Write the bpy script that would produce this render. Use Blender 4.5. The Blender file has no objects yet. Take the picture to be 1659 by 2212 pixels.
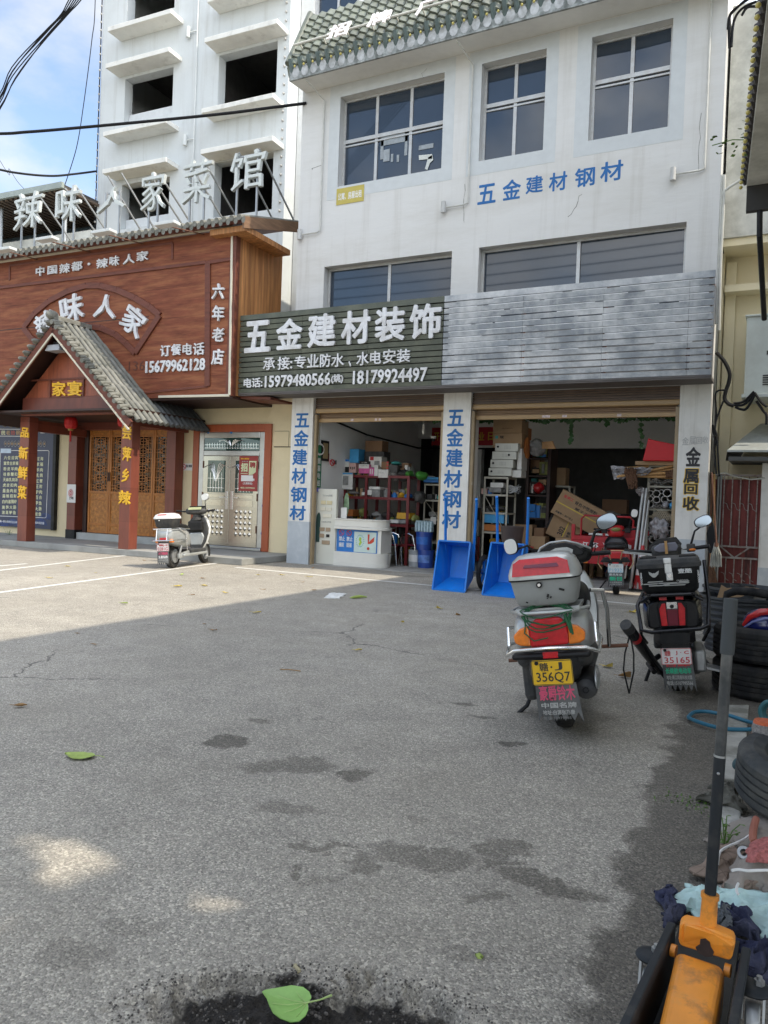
import bpy,bmesh,math,random
from mathutils import Vector,Matrix,noise as mnoise
R=math.radians
rnd=random.Random(7)
SC=bpy.context.scene
COL=SC.collection

# ------------------------------------------------------------------ camera
FPX,EYE=1662.0,1.32
_ya,_pi,_ro=R(27.256),R(-0.797),R(-2.1004)
_f=Vector((-math.sin(_ya)*math.cos(_pi),math.cos(_ya)*math.cos(_pi),math.sin(_pi)))
_r=Vector((math.cos(_ya),math.sin(_ya),0));_d=_f.cross(_r)
_r,_d=math.cos(_ro)*_r+math.sin(_ro)*_d,-math.sin(_ro)*_r+math.cos(_ro)*_d
cam=bpy.data.cameras.new('camera');cam_o=bpy.data.objects.new('camera',cam);COL.objects.link(cam_o)
cam.sensor_fit='HORIZONTAL';cam.sensor_width=36.0;cam.lens=36.0*FPX/1659.0
cam.clip_start=0.05;cam.clip_end=3000
_m=Matrix((_r,-_d,-_f)).transposed().to_4x4();_m.translation=Vector((0,0,EYE));cam_o.matrix_world=_m
SC.camera=cam_o
EYEV=Vector((0,0,EYE))

# ------------------------------------------------------------------ light
SUN_EL,SUN_AZ=R(52),R(1.5)
sdir=Vector((math.cos(SUN_EL)*math.cos(SUN_AZ),math.cos(SUN_EL)*math.sin(SUN_AZ),math.sin(SUN_EL)))
sl=bpy.data.lights.new('sun','SUN');sl.energy=2.3;sl.angle=R(0.55);sl.color=(1.0,0.91,0.77)
so=bpy.data.objects.new('sun',sl);COL.objects.link(so)
so.rotation_euler=sdir.to_track_quat('Z','Y').to_euler();so.location=(20,0,30)
W=bpy.data.worlds.new('World');SC.world=W;W.use_nodes=True
nt=W.node_tree;nt.nodes.clear()
def wn(t,**k):
 n=nt.nodes.new(t)
 for a,b in k.items():setattr(n,a,b)
 return n
sky=wn('ShaderNodeTexSky',sky_type='NISHITA',sun_disc=False,sun_elevation=SUN_EL,sun_rotation=R(90)-SUN_AZ)
sky.air_density=1.0;sky.dust_density=0.6;sky.ozone_density=1.5
tc=wn('ShaderNodeTexCoord');mp=wn('ShaderNodeMapping');mp.inputs['Scale'].default_value=(1,1,1.9)
mp.inputs['Location'].default_value=(0.32,0.1,0.0)
nz=wn('ShaderNodeTexNoise');nz.inputs['Scale'].default_value=2.6;nz.inputs['Detail'].default_value=8;nz.inputs['Roughness'].default_value=.56
cr=wn('ShaderNodeValToRGB');cr.color_ramp.elements[0].position=.42;cr.color_ramp.elements[1].position=.585
cr.color_ramp.elements[0].color=(.12,.12,.12,1);cr.color_ramp.elements[1].color=(1,1,1,1)
nz2=wn('ShaderNodeTexNoise');nz2.inputs['Scale'].default_value=5;nz2.inputs['Detail'].default_value=6
cl=wn('ShaderNodeValToRGB');cl.color_ramp.elements[0].color=(.74,.80,.88,1);cl.color_ramp.elements[1].color=(1.06,1.06,1.06,1)
cl.color_ramp.elements[0].position=.3;cl.color_ramp.elements[1].position=.68
# unseen clouds on the sun's side are boosted several times over as fill light
sxyz=wn('ShaderNodeSeparateXYZ');mrg=wn('ShaderNodeMapRange');mrg.inputs[1].default_value=-.55;mrg.inputs[2].default_value=.55;mrg.inputs[3].default_value=3.3;mrg.inputs[4].default_value=13.0
vm=wn('ShaderNodeVectorMath',operation='SCALE')
mx=wn('ShaderNodeMix',data_type='RGBA');bg=wn('ShaderNodeBackground');bg.inputs['Strength'].default_value=0.15
wo=wn('ShaderNodeOutputWorld');L=nt.links.new
L(tc.outputs['Generated'],mp.inputs['Vector']);L(mp.outputs[0],nz.inputs['Vector']);L(mp.outputs[0],nz2.inputs['Vector'])
L(nz.outputs[0],cr.inputs[0]);L(nz2.outputs[0],cl.inputs[0]);L(cr.outputs[0],mx.inputs[0]);L(sky.outputs[0],mx.inputs[6]);L(cl.outputs[0],vm.inputs[0]);L(mrg.outputs[0],vm.inputs['Scale']);L(vm.outputs[0],mx.inputs[7])
L(tc.outputs['Generated'],sxyz.inputs[0]);L(sxyz.outputs[0],mrg.inputs[0]);L(mx.outputs[2],bg.inputs[0]);L(bg.outputs[0],wo.inputs[0])
SC.view_settings.view_transform='Standard';SC.view_settings.look='None';SC.view_settings.gamma=1.0
SC.view_settings.use_curve_mapping=False;SC.view_settings.exposure=1.1
SC.cycles.max_bounces=8;SC.cycles.diffuse_bounces=4;SC.cycles.glossy_bounces=4;SC.cycles.use_denoising=True
SC.cycles.caustics_reflective=False;SC.cycles.caustics_refractive=False

# ------------------------------------------------------------------ measuring: photo pixel (1659 wide) -> point on a real plane
def ray(x,y):return(x-829.5)*_r+(y-1106)*_d+FPX*_f
def hit(x,y,n,p0):
 v=ray(x,y);n=Vector(n);return EYEV+v*((Vector(p0)-EYEV).dot(n)/v.dot(n))
def G(x,y,z=0.0):return hit(x,y,(0,0,1),(0,0,z))
def PY(x,y,Y):return hit(x,y,(0,1,0),(0,Y,0))
def PX(x,y,X):return hit(x,y,(1,0,0),(X,0,0))
class Frame:
 """a wall-aligned frame: local x along the wall, y into the depth, z up"""
 def __init__(s,ox,oy,deg):
  s.loc=Vector((ox,oy,0));s.rz=R(deg);s.M=Matrix.Translation(s.loc)@Matrix.Rotation(s.rz,4,'Z');s.I=s.M.inverted()
 def __call__(s,x,y,d=0.0):
  n=s.M.to_3x3()@Vector((0,1,0));return s.I@hit(x,y,n,s.M@Vector((0,d,0)))
def zm(x0,y0,sc):
 return lambda x,y:((x0+x/sc)/1.85172,(y0+y/sc)/1.85172)

# ------------------------------------------------------------------ materials
MATS={}
def mat(name,rgb,rough=.6,metal=0.0,var=.12,sc=6.0,bump=0.0,bsc=None,st=(1,1,1),dirt=None,dsc=1.5,damt=.5,planks=None,ior=None,coat=0,det=6,line=None,alpha=None,trans=0,edge=(.42,.62),streak=None,quilt=0):
 if name in MATS:return MATS[name]
 m=bpy.data.materials.new(name);m.use_nodes=True;t=m.node_tree;b=t.nodes['Principled BSDF'];K=t.links.new
 b.inputs['Roughness'].default_value=rough;b.inputs['Metallic'].default_value=metal
 if ior:b.inputs['IOR'].default_value=ior
 if coat:b.inputs['Coat Weight'].default_value=coat;b.inputs['Coat Roughness'].default_value=.08
 if trans:b.inputs['Transmission Weight'].default_value=trans
 if alpha is not None:b.inputs['Alpha'].default_value=alpha
 c=t.nodes.new('ShaderNodeTexCoord');mpn=t.nodes.new('ShaderNodeMapping');mpn.inputs['Scale'].default_value=st
 K(c.outputs['Object'],mpn.inputs[0])
 n=t.nodes.new('ShaderNodeTexNoise');n.inputs['Scale'].default_value=sc;n.inputs['Detail'].default_value=det;n.inputs['Roughness'].default_value=.62
 K(mpn.outputs[0],n.inputs['Vector'])
 r=t.nodes.new('ShaderNodeValToRGB');r.color_ramp.elements[0].position=.28;r.color_ramp.elements[1].position=.72
 r.color_ramp.elements[0].color=tuple(max(0,x*(1-var))for x in rgb)+(1,);r.color_ramp.elements[1].color=tuple(min(1,x*(1+var))for x in rgb)+(1,)
 K(n.outputs[0],r.inputs[0]);out=r.outputs[0]
 def mixin(fac,col,a,mode='MIX'):
  x=t.nodes.new('ShaderNodeMix');x.data_type='RGBA';x.blend_type=mode
  if isinstance(fac,float):x.inputs[0].default_value=fac
  else:K(fac,x.inputs[0])
  K(a,x.inputs[6])
  if isinstance(col,tuple):x.inputs[7].default_value=col+(1,)
  else:K(col,x.inputs[7])
  return x.outputs[2]
 def mth(op,a,bb=None,cc=None):
  x=t.nodes.new('ShaderNodeMath');x.operation=op
  for i,v in enumerate((a,bb,cc)):
   if v is None:continue
   if isinstance(v,(int,float)):x.inputs[i].default_value=v
   else:K(v,x.inputs[i])
  return x.outputs[0]
 if planks:
  ax,wd,gap,tone=planks
  sp=t.nodes.new('ShaderNodeSeparateXYZ');K(c.outputs['Object'],sp.inputs[0])
  q=mth('DIVIDE',sp.outputs[ax],wd)
  wn_=t.nodes.new('ShaderNodeTexWhiteNoise');wn_.noise_dimensions='1D';K(mth('FLOOR',q),wn_.inputs['W'])
  hs=t.nodes.new('ShaderNodeHueSaturation');K(out,hs.inputs['Color']);K(mth('MULTIPLY_ADD',wn_.outputs[0],tone,1-tone/2),hs.inputs['Value']);out=hs.outputs[0]
  out=mixin(mth('MULTIPLY',mth('LESS_THAN',mth('FRACT',q),gap),.8),tuple(x*.25 for x in rgb),out)
 if dirt:
  n2=t.nodes.new('ShaderNodeTexNoise');n2.inputs['Scale'].default_value=dsc;n2.inputs['Detail'].default_value=9;n2.inputs['Roughness'].default_value=.68
  K(mpn.outputs[0],n2.inputs['Vector'])
  r2=t.nodes.new('ShaderNodeValToRGB');r2.color_ramp.elements[0].position=edge[0];r2.color_ramp.elements[1].position=edge[1]
  r2.color_ramp.elements[1].color=(damt,damt,damt,1)
  K(n2.outputs[0],r2.inputs[0]);out=mixin(r2.outputs[0],dirt,out)
 if streak:
  m4=t.nodes.new('ShaderNodeMapping');m4.inputs['Scale'].default_value=(4.5,4.5,.22);K(c.outputs['Object'],m4.inputs[0])
  n4=t.nodes.new('ShaderNodeTexNoise');n4.inputs['Scale'].default_value=streak[2];n4.inputs['Detail'].default_value=7;n4.inputs['Roughness'].default_value=.7;K(m4.outputs[0],n4.inputs['Vector'])
  r4=t.nodes.new('ShaderNodeValToRGB');r4.color_ramp.elements[0].position=.52;r4.color_ramp.elements[1].position=.74;r4.color_ramp.elements[1].color=(streak[1],)*3+(1,);K(n4.outputs[0],r4.inputs[0]);out=mixin(r4.outputs[0],streak[0],out)
 if quilt:
  s4=t.nodes.new('ShaderNodeSeparateXYZ');K(c.outputs['Object'],s4.inputs[0]);q1=mth('FRACT',mth('DIVIDE',mth('ADD',s4.outputs[0],s4.outputs[1]),quilt));q2=mth('FRACT',mth('DIVIDE',mth('SUBTRACT',s4.outputs[0],s4.outputs[1]),quilt))
  out=mixin(mth('MULTIPLY',mth('MAXIMUM',mth('LESS_THAN',q1,.07),mth('LESS_THAN',q2,.07)),.75),tuple(x*.42 for x in rgb),out)
 K(out,b.inputs['Base Color'])
 if bump:
  n3=t.nodes.new('ShaderNodeTexNoise');n3.inputs['Scale'].default_value=bsc or sc*4;n3.inputs['Detail'].default_value=5
  K(mpn.outputs[0],n3.inputs['Vector'])
  bp=t.nodes.new('ShaderNodeBump');bp.inputs['Strength'].default_value=min(1,bump);bp.inputs['Distance'].default_value=.02
  K(n3.outputs[0],bp.inputs['Height']);K(bp.outputs[0],b.inputs['Normal'])
 MATS[name]=m;return m

white_wall=mat('white_plaster',(.68,.675,.65),.85,var=.06,sc=.9,bump=.22,bsc=9,st=(.35,.35,1.4),dirt=(.42,.40,.35),dsc=.9,damt=.55,edge=(.46,.76),streak=((.38,.355,.30),.42,.7))
tall_wall=mat('cool_white_plaster',(.57,.595,.59),.85,var=.04,sc=.8,bump=.15,bsc=14,dirt=(.42,.42,.39),dsc=.9,damt=.45,edge=(.5,.8),streak=((.33,.32,.28),.5,1.0))
ledge_m=mat('weathered_white_concrete',(.70,.69,.64),.85,var=.08,sc=3,bump=.2,dirt=(.22,.2,.16),dsc=2.5,damt=.55,edge=(.55,.8))
yellow_wall=mat('cream_plaster',(.74,.64,.42),.85,var=.06,sc=1.2,bump=.15,bsc=25,dirt=(.42,.36,.22),dsc=1.3,damt=.35,edge=(.55,.85))
cream_pale=mat('pale_cream_plaster',(.86,.77,.54),.85,var=.05,sc=1.2,bump=.15,bsc=20,dirt=(.5,.44,.3),dsc=1.2,damt=.4,edge=(.5,.8))
old_wall=mat('weathered_grey_plaster',(.68,.67,.60),.9,var=.14,sc=2,bump=.3,dirt=(.25,.25,.21),dsc=1.6,damt=.5)
pil_m=mat('pilaster_white',(.72,.71,.67),.8,var=.05,sc=2,bump=.15,dirt=(.42,.39,.33),dsc=2.2,damt=.55,edge=(.48,.76),streak=((.3,.28,.24),.5,1.6))
dado_m=mat('pilaster_grey',(.44,.48,.51),.8,var=.1,sc=4,bump=.2,dirt=(.62,.62,.6),dsc=4,damt=.5,edge=(.55,.7))
room_wall=mat('room_plaster',(.80,.81,.79),.9,var=.06,sc=2)
concrete=mat('concrete',(.40,.39,.36),.9,var=.15,sc=5,bump=.4,bsc=40,dirt=(.2,.19,.17),dsc=2,damt=.5)
wood_red=mat('red_brown_boards',(.185,.058,.031),.62,var=.4,sc=2.4,bump=.15,bsc=14,st=(.8,1,7),planks=(2,.62,.012,.25),dirt=(.33,.135,.062),dsc=1.1,damt=.75,det=9,edge=(.46,.64),ior=1.32)
wood_trim=mat('dark_red_trim_wood',(.14,.040,.022),.55,var=.28,sc=4,st=(1,1,5),bump=.1)
wood_side=mat('golden_vertical_boards',(.50,.235,.085),.55,var=.4,sc=3,bump=.15,bsc=16,st=(5,5,.35),planks=(1,.11,.05,.3),dirt=(.25,.09,.03),dsc=2,damt=.6)
wood_col=mat('red_brown_column',(.17,.048,.032),.38,var=.2,sc=3,st=(2,2,.6),planks=(2,.7,.008,.3),dirt=(.27,.07,.035),dsc=1.2,damt=.45)
wood_door=mat('honey_door_wood',(.41,.155,.030),.45,var=.3,sc=4,st=(4,4,.7),bump=.08)
wood_carve=mat('carved_panel_wood',(.40,.165,.035),.45,var=.45,sc=14,bump=.7,bsc=20)
orange_wood=mat('orange_frame_wood',(.36,.085,.03),.4,var=.12,sc=4,st=(3,3,.6))
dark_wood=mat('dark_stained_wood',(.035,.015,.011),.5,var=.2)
tile_grey=mat('grey_roof_tile',(.21,.207,.18),.85,var=.22,sc=5,bump=.4,bsc=45,dirt=(.09,.095,.075),dsc=3,damt=.6)
tile_shade=mat('shade_toned_roof_tile',(.10,.105,.105),.85,var=.22,sc=5,bump=.4,bsc=45)
tile_green=mat('green_glazed_tile',(.165,.185,.145),.42,var=.22,sc=3,bump=.1,dirt=(.075,.082,.062),dsc=2.2,damt=.8,edge=(.40,.62),streak=((.12,.125,.10),.5,1.5))
tile_drip=mat('dark_green_drip_tile',(.075,.105,.098),.4,var=.3,sc=8)
tile_white=mat('white_disc_tile',(.48,.49,.49),.6,var=.15,sc=9,dirt=(.2,.2,.18),dsc=6,damt=.6)
letter_w=mat('white_acrylic',(.72,.73,.75),.4,var=.06,dirt=(.42,.40,.36),dsc=4,damt=.5)
letter_side=mat('pale_metal_edge',(.62,.64,.62),.5,var=.05)
letter_pix=mat('punched_channel_letter',(.60,.63,.60),.5,var=.12,sc=30)
letter_gold=mat('gold_lettering',(.80,.46,.02),.4,var=.1)
text_blue=mat('blue_painted_lettering',(.012,.125,.36),.6,var=.12,sc=6)
text_black=mat('black_painted_lettering',(.03,.03,.032),.7)
text_faint=mat('faded_grey_lettering',(.42,.42,.41),.8,var=.3,sc=20)
text_yellow=mat('yellow_painted_outline',(.72,.47,.06),.7)
green_slat=mat('olive_green_slats',(.082,.093,.070),.5,var=.14,sc=2,dirt=(.20,.20,.14),dsc=2,damt=.3)
grey_slat=mat('weathered_galvanised_slats',(.25,.275,.30),.5,var=.22,sc=5,st=(.8,1,1.1),dirt=(.66,.67,.67),dsc=1.5,damt=.85,edge=(.43,.62),planks=(2,.10333,0.0,.12),streak=((.62,.63,.63),.5,1.0))
slat_back=mat('sign_backing',(.045,.045,.042),.7)
shutter_m=mat('brown_shutter',(.22,.13,.062),.4,var=.1,sc=3,dirt=(.1,.07,.045),damt=.3)
shutter_l=mat('tan_shutter_rail',(.37,.24,.11),.38,var=.08)
steel=mat('stainless_steel',(.50,.465,.40),.24,1.0,var=.08,sc=2)
steel_d=mat('stainless_steel_frame',(.50,.49,.47),.33,1.0,var=.1)
chrome=mat('chrome',(.84,.84,.83),.2,1.0,var=.04)
galv=mat('galvanised_metal',(.42,.43,.43),.42,.7,var=.15,sc=8)
rust=mat('rusty_metal',(.16,.075,.045),.75,.2,var=.35,sc=12)
alu=mat('aluminium_window_frame',(.56,.57,.56),.45,.35,var=.08,dirt=(.3,.25,.2),dsc=6,damt=.4)
def glass_mat(nm,rgb):return mat(nm,rgb,.03,var=.22,sc=.8,ior=1.75)
win_glass=glass_mat('dark_window_glass',(.026,.040,.060))
door_glass=glass_mat('green_tinted_door_glass',(.03,.065,.058))
blackp=mat('black_plastic',(.011,.0115,.013),.42,var=.2,sc=12,dirt=(.07,.065,.055),dsc=5,damt=.25,ior=1.33)
blackg=mat('gloss_black_paint',(.010,.0105,.013),.24,var=.15,dirt=(.06,.055,.05),dsc=5,damt=.25,ior=1.42)
greyp=mat('dark_grey_plastic',(.045,.047,.05),.5,var=.15,sc=10,dirt=(.13,.12,.10),dsc=5,damt=.4,ior=1.35)
rubber=mat('tyre_rubber',(.014,.0145,.016),.72,var=.25,sc=14,bump=.2,dirt=(.09,.083,.07),dsc=6,damt=.4,ior=1.3)
tyre_worn=mat('dusty_tyre_rubber',(.034,.038,.04),.8,var=.25,sc=9,bump=.2,dirt=(.16,.15,.125),dsc=3,damt=.6)
silver=mat('silver_paint',(.50,.52,.51),.30,.35,var=.06,sc=5,coat=.3,dirt=(.2,.19,.17),dsc=4,damt=.25)
silverbox=mat('scuffed_silver_plastic',(.34,.355,.345),.45,.1,var=.08,sc=6,dirt=(.16,.15,.13),dsc=9,damt=.6,edge=(.55,.75))
whitep=mat('white_gloss_plastic',(.74,.74,.71),.3,var=.04,coat=.2)
offwhite=mat('off_white_board',(.66,.66,.58),.5,var=.04,dirt=(.5,.48,.4),dsc=3,damt=.3)
redp=mat('red_gloss_paint',(.46,.018,.022),.32,var=.12,coat=.3,sc=6)
redlens=mat('red_lens',(.55,.008,.014),.28,var=.2,sc=30,coat=.15)
darklens=mat('dark_red_lens',(.16,.015,.03),.2,var=.1,coat=.5)
orangelens=mat('orange_lens',(.85,.22,.02),.2,var=.2,sc=30,coat=.5)
clearlens=mat('clear_lens',(.55,.57,.55),.15,var=.3,sc=6,coat=.5)
mirror_m=mat('mirror_glass',(.20,.24,.28),.03,1.0,var=.01)
plate_y=mat('yellow_plate',(.78,.47,.012),.4,var=.05)
plate_w=mat('white_plate',(.74,.74,.72),.45,var=.05)
flap=mat('rubber_mudflap',(.06,.063,.066),.6,var=.2,sc=10,dirt=(.2,.2,.19),dsc=3,damt=.5)
t_red=mat('red_lettering',(.55,.03,.04),.5);t_pink=mat('pink_red_lettering',(.62,.08,.16),.5)
t_white=mat('white_lettering',(.74,.74,.72),.5);t_grey=mat('grey_lettering',(.42,.42,.40),.6)
t_green=mat('green_lettering',(.02,.46,.24),.5);t_cream=mat('cream_lettering',(.66,.66,.42),.5);t_lblue=mat('light_blue_lettering',(.25,.52,.66),.5)
barrow_b=mat('blue_barrow_paint',(.010,.20,.66),.38,var=.12,sc=4,dirt=(.16,.13,.11),dsc=5,damt=.5,edge=(.58,.70),streak=((.25,.30,.38),.25,2.5))
cardb=mat('cardboard',(.36,.235,.13),.85,var=.1,sc=5)
cardb_d=mat('dark_cardboard',(.21,.12,.065),.85,var=.1,sc=5)
tape=mat('yellow_strap',(.62,.46,.06),.5)
jack_o=mat('orange_jack_paint',(.82,.30,.035),.42,var=.12,sc=7,coat=.1,dirt=(.22,.11,.05),dsc=9,damt=.8,edge=(.50,.66),streak=((.55,.30,.12),.4,3))
jack_k=mat('dark_jack_paint',(.022,.026,.03),.5,.0,var=.2,sc=6,dirt=(.10,.092,.08),dsc=7,damt=.5,edge=(.52,.7),ior=1.33)
cable=mat('black_cable',(.010,.010,.011),.55,ior=1.3)
cable_w=mat('white_cable',(.55,.55,.5),.55)
hose_b=mat('blue_hose',(.03,.16,.25),.5,var=.2)
green_rope=mat('green_rope',(.012,.095,.035),.7,var=.3,sc=30)
lantern_r=mat('red_lantern_cloth',(.45,.012,.012),.6,var=.1)
menu_m=mat('navy_menu_board',(.035,.042,.085),.4,var=.08)
poster_r=mat('dark_red_poster',(.30,.035,.03),.4,var=.06)
poster_b=mat('blue_poster',(.02,.17,.50),.4,var=.1)
poster_c=mat('pale_poster',(.55,.66,.62),.45,var=.1)
leaf_g=mat('fresh_green_leaf',(.34,.44,.10),.5,var=.25,sc=25)
leaf_y=mat('yellow_fallen_leaf',(.55,.42,.09),.6,var=.3,sc=20)
leaf_b=mat('brown_fallen_leaf',(.30,.17,.06),.7,var=.35,sc=20)
weed=mat('weed_leaf',(.085,.17,.025),.6,var=.3,sc=20)
ivy=mat('artificial_ivy',(.03,.10,.025),.5,var=.3)

# ------------------------------------------------------------------ mesh helpers
class MB:
 def __init__(s):s.v=[];s.f=[];s.mi=[];s.sm=[];s.m=0;s.smooth=False;s.T=None
 def add(s,vs,fs,smooth=None):
  o=len(s.v);T=s.T
  s.v+=[tuple(T@Vector(p))if T else tuple(p)for p in vs]
  for f in fs:s.f.append(tuple(o+i for i in f));s.mi.append(s.m);s.sm.append(s.smooth if smooth is None else smooth)
  return s
 def quad(s,*p):return s.add(p,[tuple(range(len(p)))])
 def box(s,c,d,rot=None,taper=None):
  c=Vector(c);x,y,z=d[0]/2,d[1]/2,d[2]/2;tx,ty=taper or(1,1)
  vs=[Vector((a*x*(tx if g>0 else 1),b*y*(ty if g>0 else 1),g*z))for g in(-1,1)for b in(-1,1)for a in(-1,1)]
  if rot is not None:vs=[rot@p for p in vs]
  return s.add([c+p for p in vs],[(0,2,3,1),(4,5,7,6),(0,1,5,4),(1,3,7,5),(3,2,6,7),(2,0,4,6)])
 def b2(s,a,b):
  return s.box([(a[i]+b[i])/2 for i in range(3)],[abs(a[i]-b[i])for i in range(3)])
 def bar(s,a,b,w,h=None,up=(0,0,1)):
  a,b=Vector(a),Vector(b);d=b-a;h=h or w
  z=d.normalized();u=Vector(up)
  if abs(z.dot(u))>.98:u=Vector((0,1,0))
  x=z.cross(u).normalized();y=x.cross(z)
  return s.box((a+b)/2,(w,h,d.length),Matrix((x,y,z)).transposed())
 def tube(s,pts,r,n=8,closed=False,caps=True):
  pts=[Vector(p)for p in pts];N=len(pts);rr=r if isinstance(r,(list,tuple))else[r]*N
  vs=[];fs=[];px=None
  for i,p in enumerate(pts):
   if closed:t=pts[(i+1)%N]-pts[i-1]
   else:t=pts[min(i+1,N-1)]-pts[max(i-1,0)]
   t.normalize()
   if px is None:
    u=Vector((0,0,1))if abs(t.z)<.9 else Vector((0,1,0));px=t.cross(u).normalized()
   else:
    px=px-t*px.dot(t);px.normalize()
   py=t.cross(px)
   for k in range(n):
    a=2*math.pi*k/n;vs.append(p+px*rr[i]*math.cos(a)+py*rr[i]*math.sin(a))
  M=N if closed else N-1
  for i in range(M):
   j=(i+1)%N
   for k in range(n):fs.append((i*n+k,i*n+(k+1)%n,j*n+(k+1)%n,j*n+k))
  if caps and not closed:fs+=[tuple(range(n-1,-1,-1)),tuple((N-1)*n+k for k in range(n))]
  return s.add(vs,fs,True)
 def lathe(s,prof,c=(0,0,0),ax='Z',n=20,rot=None,arc=None):
  c=Vector(c);vs=[];fs=[];full=arc is None;a0,a1=arc or(0,2*math.pi);K=n if full else n+1
  for(r,h)in prof:
   for k in range(K):
    a=a0+(a1-a0)*k/n
    p={'Z':Vector((r*math.cos(a),r*math.sin(a),h)),'X':Vector((h,r*math.cos(a),r*math.sin(a))),'Y':Vector((r*math.cos(a),h,r*math.sin(a)))}[ax]
    vs.append(c+(rot@p if rot is not None else p))
  for i in range(len(prof)-1):
   for k in range(n if full else n):fs.append((i*K+k,i*K+(k+1)%K,(i+1)*K+(k+1)%K,(i+1)*K+k))
  return s.add(vs,fs,True)
 def disc(s,c,r,ax='Z',n=20,rz=None,rot=None):
  c=Vector(c);vs=[]
  for k in range(n):
   a=2*math.pi*k/n;x,y=r*math.cos(a),(rz or r)*math.sin(a)
   p={'Z':Vector((x,y,0)),'X':Vector((0,x,y)),'Y':Vector((x,0,y))}[ax]
   vs.append(c+(rot@p if rot is not None else p))
  return s.add(vs,[tuple(range(n))])
 def cyl(s,c,r,h,ax='Z',n=16,r2=None,rot=None):
  r2=r if r2 is None else r2
  return s.lathe([(0.0005,-h/2),(r,-h/2),(r2,h/2),(.0005,h/2)],c,ax,n,rot)
 def ell(s,c,d,n=14,m=9,rot=None,p=1.0):
  c=Vector(c);vs=[];fs=[]
  def q(v):return math.copysign(abs(v)**p,v)
  for i in range(m+1):
   t=math.pi*i/m
   for k in range(n):
    a=2*math.pi*k/n
    w=Vector((d[0]/2*q(math.sin(t))*q(math.cos(a)),d[1]/2*q(math.sin(t))*q(math.sin(a)),d[2]/2*q(math.cos(t))))
    vs.append(c+(rot@w if rot is not None else w))
  for i in range(m):
   for k in range(n):fs.append((i*n+k,(i+1)*n+k,(i+1)*n+(k+1)%n,i*n+(k+1)%n))
  return s.add(vs,fs,True)
 def loft(s,rings,caps=True,closed=True,smooth=True):
  n=len(rings[0]);vs=[p for r_ in rings for p in r_];fs=[]
  for i in range(len(rings)-1):
   for k in range(n if closed else n-1):fs.append((i*n+k,i*n+(k+1)%n,(i+1)*n+(k+1)%n,(i+1)*n+k))
  if caps:fs+=[tuple(range(n-1,-1,-1)),tuple((len(rings)-1)*n+k for k in range(n))]
  return s.add(vs,fs,smooth)
 def prism(s,poly,a,b,ax='Y'):
  n=len(poly)
  def P(p,h):return{'Y':(p[0],h,p[1]),'X':(h,p[0],p[1]),'Z':(p[0],p[1],h)}[ax]
  vs=[P(p,a)for p in poly]+[P(p,b)for p in poly]
  fs=[tuple(range(n)),tuple(range(2*n-1,n-1,-1))]+[(k,(k+1)%n,n+(k+1)%n,n+k)for k in range(n)]
  return s.add(vs,fs)
 def build(s,name,m,parent=None,bev=0,sub=0,auto=None,seg=2):
  me=bpy.data.meshes.new(name);me.from_pydata(s.v,[],s.f);me.validate(clean_customdata=False)
  for x in(m if isinstance(m,(list,tuple))else[m]):me.materials.append(x)
  if len(me.polygons)==len(s.f):
   me.polygons.foreach_set('material_index',s.mi);me.polygons.foreach_set('use_smooth',s.sm)
  bm=bmesh.new();bm.from_mesh(me);bmesh.ops.recalc_face_normals(bm,faces=bm.faces);bm.to_mesh(me);bm.free()
  if any(s.sm):
   me.set_sharp_from_angle(angle=R(auto or 40))
  o=bpy.data.objects.new(name,me);COL.objects.link(o)
  if parent:o.parent=parent
  if sub:x=o.modifiers.new('subdivision','SUBSURF');x.levels=sub;x.render_levels=sub
  if bev:
   x=o.modifiers.new('bevel','BEVEL');x.width=bev;x.segments=seg;x.limit_method='ANGLE';x.angle_limit=R(38)
  return o

def tag(o,label=None,cat=None,group=None,kind=None):
 if label:o['label']=label
 if cat:o['category']=cat
 if group:o['group']=group
 if kind:o['kind']=kind
 return o
def thing(name,label,cat,loc=(0,0,0),rz=0.0,group=None,rx=0.0,ry=0.0):
 o=bpy.data.objects.new(name,None);COL.objects.link(o);o.empty_display_size=.2
 o.location=loc;o.rotation_euler=(rx,ry,rz);return tag(o,label,cat,group)
def single(name,mb,m,label,cat,group=None,kind=None,**k):
 """one-mesh thing: its vertices are given in world space and re-based on the lowest point"""
 c=Vector((0,0,0));n=len(s_v:=mb.v)
 xs=[p[0]for p in s_v];ys=[p[1]for p in s_v];zs=[p[2]for p in s_v]
 b=Vector(((min(xs)+max(xs))/2,(min(ys)+max(ys))/2,min(zs)))
 mb.v=[(p[0]-b.x,p[1]-b.y,p[2]-b.z)for p in s_v]
 o=mb.build(name,m,None,**k);o.location=b;return tag(o,label,cat,group,kind)
def copy_tree(o,parent=None):
 c=o.copy();COL.objects.link(c)
 if parent:c.parent=parent
 for ch in o.children:copy_tree(ch,c)
 return c
def bulbs(par,pts,d,m_,T=None):
 mb=MB();mb.ell((0,0,0),(d,d,d),8,5);o=mb.build('bulb',m_,par)
 for i,p in enumerate(pts):
  c=o if i==0 else o.copy()
  if i:COL.objects.link(c);c.parent=par
  c.location=(T@Vector(p))if T else p
def rot(ax,deg):return Matrix.Rotation(R(deg),3,ax)

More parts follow.
